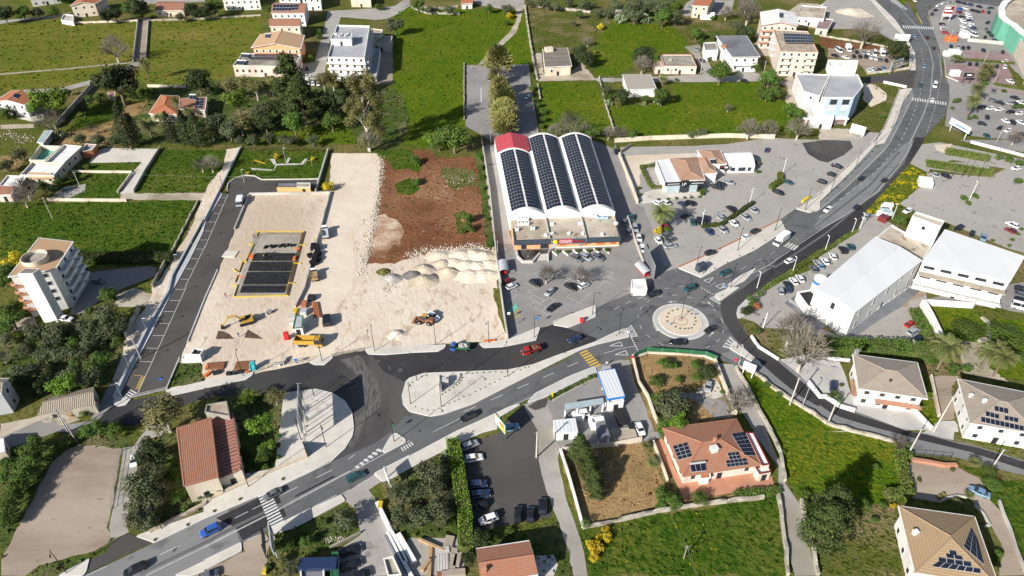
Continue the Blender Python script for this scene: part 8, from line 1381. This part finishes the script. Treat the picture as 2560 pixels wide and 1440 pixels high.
# ================= billboards =================
def billboard(label, a, c, z0, z1, m, fm='galvanised', flip=False, art=None, posts=(.12, .88), th=.25, name='billboard', cat='billboard'):
    A_, C2 = G(*a), G(*c); o = empty(name, ((A_+C2)/2).to_tuple()[:2]+(0,), 0, label, cat); e = (C2-A_).normalized(); nr = Vector((e.y, -e.x, 0))*(-1 if flip else 1); b = MB(); quadbox(b, A_, C2, z0, z1, -th, nr); kid(b.build('backing', fm), o); b = MB(); quadbox(b, A_+e*.15, C2-e*.15, z0+.15, z1-.15, .03, nr); kid(b.build('poster', m), o)
    for k in posts: b = MB(); p = A_.lerp(C2, k)-nr*(th+.15); b.box((p.x, p.y, 0), (.22, .22, z1-.3)); kid(b.build('post', fm), o)
    for (x0, x1, y0, y1, am) in art or (): b = MB(); quadbox(b, A_.lerp(C2, x0)+nr*.031, A_.lerp(C2, x1)+nr*.031, z0+(z1-z0)*y0, z0+(z1-z0)*y1, .02, nr); kid(b.build('picture', am), o)
    return o
billboard('tall billboard with orange and yellow picture in a green frame', (1238, 1070), (1264, 1104), 2.4, 5.8, 'white_paint', 'sign_green', art=((.5, .95, .1, .5, 'sign_yellow'), (.45, .9, .5, .8, 'orange'), (.05, .35, .8, .93, 'orange')), flip=False)
billboard('dark billboard in a steel frame beside the zebra crossing', (682, 1342), (690, 1404), 2.6, 5.6, 'sign_dark', flip=False); billboard('second rusty backed billboard beside the zebra crossing', (672, 1398), (668, 1350), 2.4, 5.2, 'wood_grey', 'metal_dark'); billboard('thin white billboard by the paved driveway', (963, 1192), (976, 1228), 2, 4, 'white_paint'); billboard('white topped billboard seen from behind by the villas road', (1883, 944), (1853, 932), 2, 4.6, 'sign_dark', 'white_paint')
billboard('tall striped screen wall at the edge of the supermarket car park', (1607, 644), (1632, 702), .6, 6, 'roof_slate', 'metal_grey', posts=(.05, .28, .5, .72, .95)); billboard('white billboard with small pictures above the round tree', (2232, 106), (2270, 108), 1, 5, 'white_paint'); billboard('collage poster in a pale green frame on the small upper lot', (2221, 186), (2250, 175), 2, 6.6, 'paving_pale', 'glass_pale', art=((.1, .9, .72, .86, 'sign_dark'), (.2, .45, .3, .55, 'car_lightblue'), (.55, .75, .35, .6, 'terracotta'), (.1, .3, .1, .3, 'leaf_green')))
billboard('pale billboard with green lower rim before the blue panelled building', (2122, 335), (2157, 345), .8, 5, 'white_paint', 'white_paint', art=((.02, .98, .03, .1, 'leaf_bright'), (.08, .25, .25, .6, 'roof_grey'), (.6, .85, .25, .35, 'roof_grey'))); billboard('huge maroon poster with white writing panels in the upper car park', (2350, 53), (2375, 54), 3, 9.5, 'car_darkred', 'white_paint', art=((.1, .6, .72, .9, 'white_paint'), (.1, .85, .45, .6, 'white_paint'), (0, .9, .05, .25, 'white_paint'), (.1, .5, .28, .38, 'red_plastic')))
billboard('large pale double banner against the green shopping wall', (2489, 82), (2519, 115), 2.4, 7.4, 'roof_metal', 'metal_grey'); billboard('black overhead sign with white symbol in the shopping car park', (2402, 208), (2426, 209), 3.4, 5.4, 'car_black', 'car_black', art=((.3, .8, .35, .65, 'white_paint'),))
o = billboard('white entrance gantry with blue lettering at the lower shopping gate', (2366, 325), (2414, 352), 3.2, 6, 'white_paint', 'white_paint', art=((.3, .85, .3, .5, 'sign_blue'),))
# screen and masts in the plaza
billboard('tall grey steel screen raised on posts in the plaza', (762, 1028), (762, 1116), 5, 10, 'galvanised', 'metal_grey', posts=(.02, .35, .65, .98))
for i, y in enumerate((1130, 1220, 1290, 1350, 1420)): mast('thin leaning mast of the plaza row', 512+985/4, 720+y/4, 7, .09, 'metal_dark', name='mast', cat='mast', group='masts in the plaza')
def blade(lab, a, c, h, m, name='sculpture'):
    A_, C2 = G(*a), G(*c); e = (C2-A_).normalized(); nr = Vector((e.y, -e.x, 0))*.3; b = MB(); z = Vector((0, 0, .2)); b.hull([A_-nr+z, A_+nr+z, C2+nr+z], [A_-nr+Vector((0, 0, h)), A_+nr+Vector((0, 0, h)), C2+nr+Vector((0, 0, .5))]); return tag(b.build(name, m), lab, 'sculpture')
blade('dark green triangular blade on the lower plaza', (772, 1143), (753, 1108), 3.2, 'sign_dark'); blade('slim grey triangular blade on the long island', (1103, 983), (1096, 941), 3, 'metal_grey'); boxes('pale square stone block on the long island', 'stone_block', 'sculpture', '22', '357 940 1.8 1.8 1.8 5', 'paving_grey', .1)
wall('curved bench wall on the long island', '22 500 870 505 895 480 940 440 980 390 1010 330 1030', .6, .3, 'concrete', 'bench_wall', 'bench'); 
boxes('dark glass bus shelter on the avenue pavement', 'bus_shelter', 'bus shelter', '31', '868 1235 3.4 2 2.6 30', 'sign_dark', .1)
def arcshelter(lab, u, v, L, az3):
    p = G(u, v); o = empty('trolley_shelter', (p.x, p.y, .09), R(az3), lab, 'trolley shelter', None); b = MB()
    for i in range(8): a0, a1 = math.pi*i/8, math.pi*(i+1)/8; b.face([(-L/2, -1.6*math.cos(a0), 1.6+1.1*math.sin(a0)), (L/2, -1.6*math.cos(a0), 1.6+1.1*math.sin(a0)), (L/2, -1.6*math.cos(a1), 1.6+1.1*math.sin(a1)), (-L/2, -1.6*math.cos(a1), 1.6+1.1*math.sin(a1))])
    b.build('curved_roof', 'galvanised', o); b = MB()
    for x in (-L/2+.1, L/2-.1):
        for y in (-1.5, 1.5): b.tube([(x, y, 0), (x, y, 1.7)], .05, 4)
    b.build('post_frame', 'metal_grey', o); b = MB(); b.box((0, 0, .3), (L*.8, 1.6, .7)); b.build('trolley_row', 'red_plastic', o)
arcshelter('curved roof trolley shelter left of the supermarket lot', 1024+940/4, 360+1270/4, 6, 95); arcshelter('curved roof trolley shelter by the screen wall', 1536+285/4, 360+1290/4, 6, 112)
bld('kb', 'small white booth between the screen wall and the crossing', 'f 1579 722 1618 722 1613 697 1579 699', 2.8, 'white_wall', 'white_wall', name='booth', cat='booth', win=0, par=.2)
sheet('pavement', 'asphalt_dark', '21 1070 1065 1400 1055 1400 1080 1370 1105 1300 1110 1250 1160 1160 1160 1100 1130')
for i in range(4): P = g(f'21 {1300-i*8} {1118+i*14} {1385} {1116+i*14}', 0); b = MB(); m_ = (P[0]+P[1])/2; b.box((m_.x, m_.y, .09), ((P[1]-P[0]).length, .6, .5-i*.11), az); tag(b.build('entrance_step', 'concrete'), 'pale step of the stairs before the orange shopfront', 'step', 'entrance steps')
for i, (x, y) in enumerate([(1450, 1100), (1560, 1100), (1665, 1090), (1770, 1085), (1870, 1075), (1970, 1078)]): wall('white angled planter edge before the shopfront', f'21 {x-30} {y-25} {x+25} {y+20}', .5, .35, 'white_wall', 'planter_edge', 'planter', group='planter edges before the shopfront')
boxes('yellow waste bin by the dusty lot', 'waste_bin', 'bin', '31', '1890 572 1 1 1.2 30,1915 555 1 1 1.2 30,1940 540 1 1 1.2 30', 'safety_yellow', group='yellow bins'); boxes('white and red post box on the entrance pavement', 'post_box', 'box', '22', '1720 325 1 .8 1.6', 'red_plastic', .1); boxes('yellow skip at the paved driveway', 'skip', 'skip', '13', '1757 735 1 1.8 1 0', 'safety_yellow'); boxes('yellow bin beside the green hedge at the bottom', 'waste_bin', 'bin', '13', '602 1392 .8 1.2 1', 'safety_yellow')
for i, (x, y, m_, c_) in enumerate([(690, 612, 'white_paint', 'white'), (668, 628, 'white_paint', 'white'), (650, 660, 'glass_pale', 'pale green'), (672, 655, 'white_paint', 'white'), (625, 695, 'white_paint', 'white'), (685, 690, 'glass_pale', 'pale green')]): boxes(f'{c_} covered stand in the rows beside the yellow meadow', 'market_stand', 'stand', '41', f'{x} {y} 3.4 1.2 1.6 -12', m_, group='stands beside the yellow meadow')
boxes('dark red tent roof beside the yellow meadow', 'tent', 'tent', '41', '645 745 3 3 2 40', 'car_darkred'); boxes('white square canopy in the east lot', 'canopy', 'canopy', '41', '1062 380 5 5 2.2 -20', 'white_paint'); boxes('orange kiosk at the upper car park gate', 'kiosk', 'kiosk', '40', '1318 385 6 3.4 3 0', 'orange'); boxes('pale blue canopy among the upper parked cars', 'canopy', 'canopy', '40', '1455 345 4.4 5 3 0', 'roof_metal'); boxes('white tent roof by the middle car park', 'canopy', 'canopy', '40', '1352 524 5.4 4.4 2.6 0', 'white_paint'); boxes('small white tent roof by the avenue', 'canopy', 'canopy', '40', '1280 535 3.4 3 2.4 0', 'white_paint'); boxes('white awning box at the red paved lot', 'canopy', 'canopy', '40', '1358 730 4.6 2.6 2.8 0', 'white_paint')
for i, x in enumerate((1320, 1420, 1487, 1590)): mast('slim flagpole on the hedge of the east lot', 2048+x/4, 360+335/4, 8, .1, 'metal_dark', name='flagpole', cat='flagpole', group='flagpoles of the east lot')
# playground, yard, petrol side
o = empty('playground_slide', G(512+540/4, 360+200/4), 0, 'yellow slide in the playground', 'slide'); b = MB(); b.hull([(-1.5, -.4, 1.7), (-1.5, .4, 1.7), (3, .4, .1), (3, -.4, .1)], [(-1.5, -.4, 1.9), (-1.5, .4, 1.9), (3, .4, .3), (3, -.4, .3)]); b.build('chute', 'safety_yellow', o); b = MB(); [b.tube([(-1.6-.3*k, y, 0), (-1.6, y, 2)], .06, 4) for k in (0, 1) for y in (-.4, .4)]; b.build('ladder', 'metal_dark', o)
o = empty('swing', G(512+1042/4, 360+215/4), 0, 'brown swing frame in the playground', 'swing'); b = MB(); [b.tube([(x, y, 0), (x*.9, 0, 2.2)], .07, 4) for x in (-1.4, 1.4) for y in (-.8, .8)]; b.tube([(-1.4, 0, 2.2), (1.4, 0, 2.2)], .07, 4); b.build('frame', 'wood', o)
rn = random.Random(11)
for i, (x, y, L, w2, a, m_, lab) in enumerate([(200, 1300, 9, .9, 92, 'wood', 'long brown beam stack'), (430, 1330, 5, 1.4, 85, 'wood_grey', 'grey plank stack'), (330, 1310, 4, 2.6, 95, 'boards', 'pale board stack'), (220, 1130, 6.5, .5, -25, 'wood', 'tilted brown beam'), (390, 1110, 3.4, 2, 80, 'wood_grey', 'dark ribbed pallet stack'), (500, 1180, 8, 1.4, 82, 'wood_grey', 'long weathered plank stack'), (330, 1190, 3, 1.6, 10, 'concrete', 'grey sheet stack'), (165, 1330, 3, .8, 60, 'wood', 'short tilted board'), (430, 1240, 3.6, 2, 70, 'wood_grey', 'mixed plank stack'), (330, 1400, 2.4, 1.6, 20, 'rust', 'rusty machine block'), (440, 1410, 5, 1.4, 5, 'wood_grey', 'flat grey shed roof')]): boxes(lab+' in the timber yard', 'timber_stack' if 'stack' in lab else 'timber', 'timber', '23', f'{x} {y} {L} {w2} {.5+.1*(i % 4)} {a}', m_, group='timber in the yard')
for i, (x, y, L, w2, a, m_) in enumerate([(1860, 990, 17, .9, 120, 'white_paint'), (1960, 1250, 14, .8, 122, 'white_paint'), (1905, 1250, 12, .6, 120, 'metal_grey'), (2010, 1160, 8, 1.2, 123, 'white_paint')]): boxes(f"{('long white', 'lower white', 'thin grey', 'short thick white')[i]} profile stack along the yard driveway", 'profile_stack', 'profiles', '13', f'{x} {y} {L} {w2} .8 {a}', m_)
bld('y1', 'small dark rimmed shed with a pale roof in the yard', 'f 970 1440 1003 1436 982 1390 958 1396', 2.8, 'concrete', 'roof_stained', name='shed', cat='shed', win=0); bld('y2', 'long narrow green flat roof in the yard', 'f 826 1448 844 1448 845 1380 830 1380', 2.6, 'concrete', 'sign_green', name='shed', cat='shed', win=0, fascia='sign_green', par=.1); bld('y3', 'cluttered shed roof with white and blue covers in the yard', 'f 752 1450 810 1450 809 1398 748 1400', 2.6, 'concrete_old', 'roof_slate', name='shed', cat='shed', win=0, fascia='white_wall'); boxes('blue tarpaulin roll in the yard', 'tarpaulin', 'tarpaulin', '13', '1150 1380 2.6 8 1 92', 'car_navy', 2.2)
boxes('white machine in the car wash yard', 'yard_machine', 'machine', '22', '1860 1330 3.4 2 2 10,1690 1290 1.4 3 1.4 70', 'white_paint', group='white yard machines'); cars('under the frame of the car wash', '22', 'uW 1710 1260 -60 6', None); boxes('dark trailer in the car wash yard', 'trailer', 'trailer', '32', '60 1290 2.4 5 1 10,170 1390 1.6 2 1 0', 'metal_dark', group='dark trailers'); boxes('pale slab pile in the car wash yard', 'slab_pile', 'slabs', '33', '100 30 6 4 .8 8', 'roof_stained')
billboard('yellow advertising flag on the forecourt verge', (1379, 996), (1383, 995), .2, 2.4, 'sign_yellow', 'sign_yellow', posts=(.5,), th=.05, name='flag_sign', cat='sign')
# signs by the roads
for lab, u, v, m_, h in (('blue square parking sign by the parking street barrier', 408, 962, 'car_blue', 2.6), ('blue direction sign on the splitter island', 1806, 728, 'car_lightblue', 2.2), ('red round no entry sign by the narrow lane', 1836, 912, 'sign_red', 2.4), ('small blue sign on the roundabout', 1676, 815, 'sign_blue', 1.2), ('small blue sign right on the roundabout', 1737, 791, 'sign_blue', 1.2), ('red and blue sign by the dry garden wall', 1579, 904, 'sign_red', 2.2), ('blue round sign on the site kerb', 743, 910, 'sign_blue', 2.0), ('white and blue flag sign by the supermarket entrance', 1342, 815, 'sign_blue', 3.4), ('small white sign at the end of the long island', 1569, 838, 'white_paint', 1.4), ('green sign on the small triangle island', 985, 1082, 'sign_green', 3.2), ('white and pink totem by the supermarket wall', 1272, 800, 'white_paint', 3)):
    p = G(u, v); o = empty('road_sign', (p.x, p.y, .1), 0, lab, 'sign'); b = MB(); b.tube([(0, 0, 0), (0, 0, h)], .05, 4); b.build('pole', 'metal_grey', o); b = MB(); k = .5 if h < 1.5 else .85; b.box((0, -.08, h-k), (k, .06, k)); b.build('plate', m_, o)
# ================= people =================
def person(u, v, rz, top, legs, lab, bend=0.0):
    p = G(u, v); B_ = [(0, 0, .95), (0, 0, 1.2), (0, .02+bend*.2, 1.45), (0, .04+bend*.3, 1.56), (0, .06+bend*.4, 1.68), (-.1, 0, .9), (-.12, .08, .5), (-.12, 0, .08), (-.12, .12, .04), (.1, 0, .9), (.12, -.1, .5), (.13, -.18, .09), (.13, -.05, .04), (-.2, bend*.2, 1.42), (-.27, .06, 1.15), (-.24, .2+bend*.2, .95), (.2, bend*.2, 1.42), (.28, 0, 1.15), (.26, .12+bend*.2, .93)]
    E_ = [(0, 1), (1, 2), (2, 3), (3, 4), (0, 5), (5, 6), (6, 7), (7, 8), (0, 9), (9, 10), (10, 11), (11, 12), (2, 13), (13, 14), (14, 15), (2, 16), (16, 17), (17, 18)]; Rr = [.15, .15, .17, .06, .1, .1, .07, .05, .05, .1, .07, .05, .05, .07, .05, .04, .07, .05, .04]
    me = bpy.data.meshes.new('person'); me.from_pydata(B_, E_, []); o = bpy.data.objects.new('person', me); col.objects.link(o); o.modifiers.new('s', 'SKIN'); 
    for i, x in enumerate(me.skin_vertices[0].data): x.radius = (Rr[i], Rr[i]*.8); x.use_root = i == 0
    o.modifiers.new('d', 'SUBSURF').render_levels = 1; me.materials.append(MATS[top]); bpy.context.view_layer.update(); m2 = bpy.data.meshes.new_from_object(o.evaluated_get(bpy.context.evaluated_depsgraph_get())); bpy.data.objects.remove(o)
    for n_ in (legs, 'skin'): m2.materials.append(MATS[n_])
    for f in m2.polygons: z = f.center.z; f.material_index = 1 if z < .93 and abs(f.center.x) < .21 else (2 if z > 1.53 or abs(f.center.x) > .22 and z < 1.1 else 0)
    o = bpy.data.objects.new('person', m2); col.objects.link(o); o.location = (p.x, p.y, .1); o.rotation_euler = (0, 0, R(rz)); b = MB(); b.box((0, .05+bend*.4, 1.72), (.2, .22, .1), taper=.7); b.build('hair', 'hair', o); return tag(o, lab, 'person')
person(598, 843, 30, 'cloth_blue', 'cloth_blue', 'person in blue standing between the two dug pits'); person(512+1105/4, 360+985/4, 200, 'hi_vis', 'cloth_blue', 'person in a yellow vest by the white tippers', .3); person(662, 646, 100, 'hi_vis', 'metal_dark', 'person in a yellow vest bending over the black rods', .5); person(668, 640, 250, 'cloth_blue', 'metal_dark', 'person in dark clothes beside the yellow vested one on the rods', .4); person(636, 596, 60, 'red_plastic', 'metal_dark', 'person in red at the top left of the formwork', .2); person(1574, 744, 0, 'hair', 'hair', 'person in black walking by the crossing booth'); person(2016-500, 915, 0, 'white_paint', 'cloth_blue', 'person in white at the yellow zebra crossing'); person(1757, 686, 90, 'cloth_blue', 'hair', 'person in dark blue near the bus shelter'); person(565+1536/1*0, 744+0, 40, 'red_plastic', 'cloth_blue', 'person with a red top at the lower left pit corner')
for o in bpy.data.objects:   # every wall, fence and building is a thing of its own
    if o.parent is None and o.get('label') and not o.get('kind'): o['kind'] = 'thing'
# ================= labels that single each thing out =================
ORD = 'first second third fourth fifth sixth seventh eighth ninth tenth eleventh twelfth thirteenth fourteenth fifteenth sixteenth seventeenth eighteenth nineteenth twentieth twenty-first twenty-second'.split()
bpy.context.view_layer.update(); same = {}
for o in bpy.data.objects:
    if o.parent is None and o.get('label') and o.get('kind') == 'thing': same.setdefault(o['label'], []).append(o)
for lab, L in same.items():
    if len(L) < 2: continue
    L.sort(key=lambda o: proj(o.matrix_world @ Vector(o.data.vertices[0].co) if o.type == 'MESH' and o.location.length < .01 else o.location)[0])
    for i, o in enumerate(L):
        e = 'left one' if len(L) == 2 and i == 0 else 'right one' if len(L) == 2 else ('leftmost one' if i == 0 else 'rightmost one' if i == len(L)-1 else f'{ORD[min(i, 21)]} from left')
        o['label'] = f'{lab}, {e}'
        if not o.get('group') and len(L) > 2: o['group'] = lab
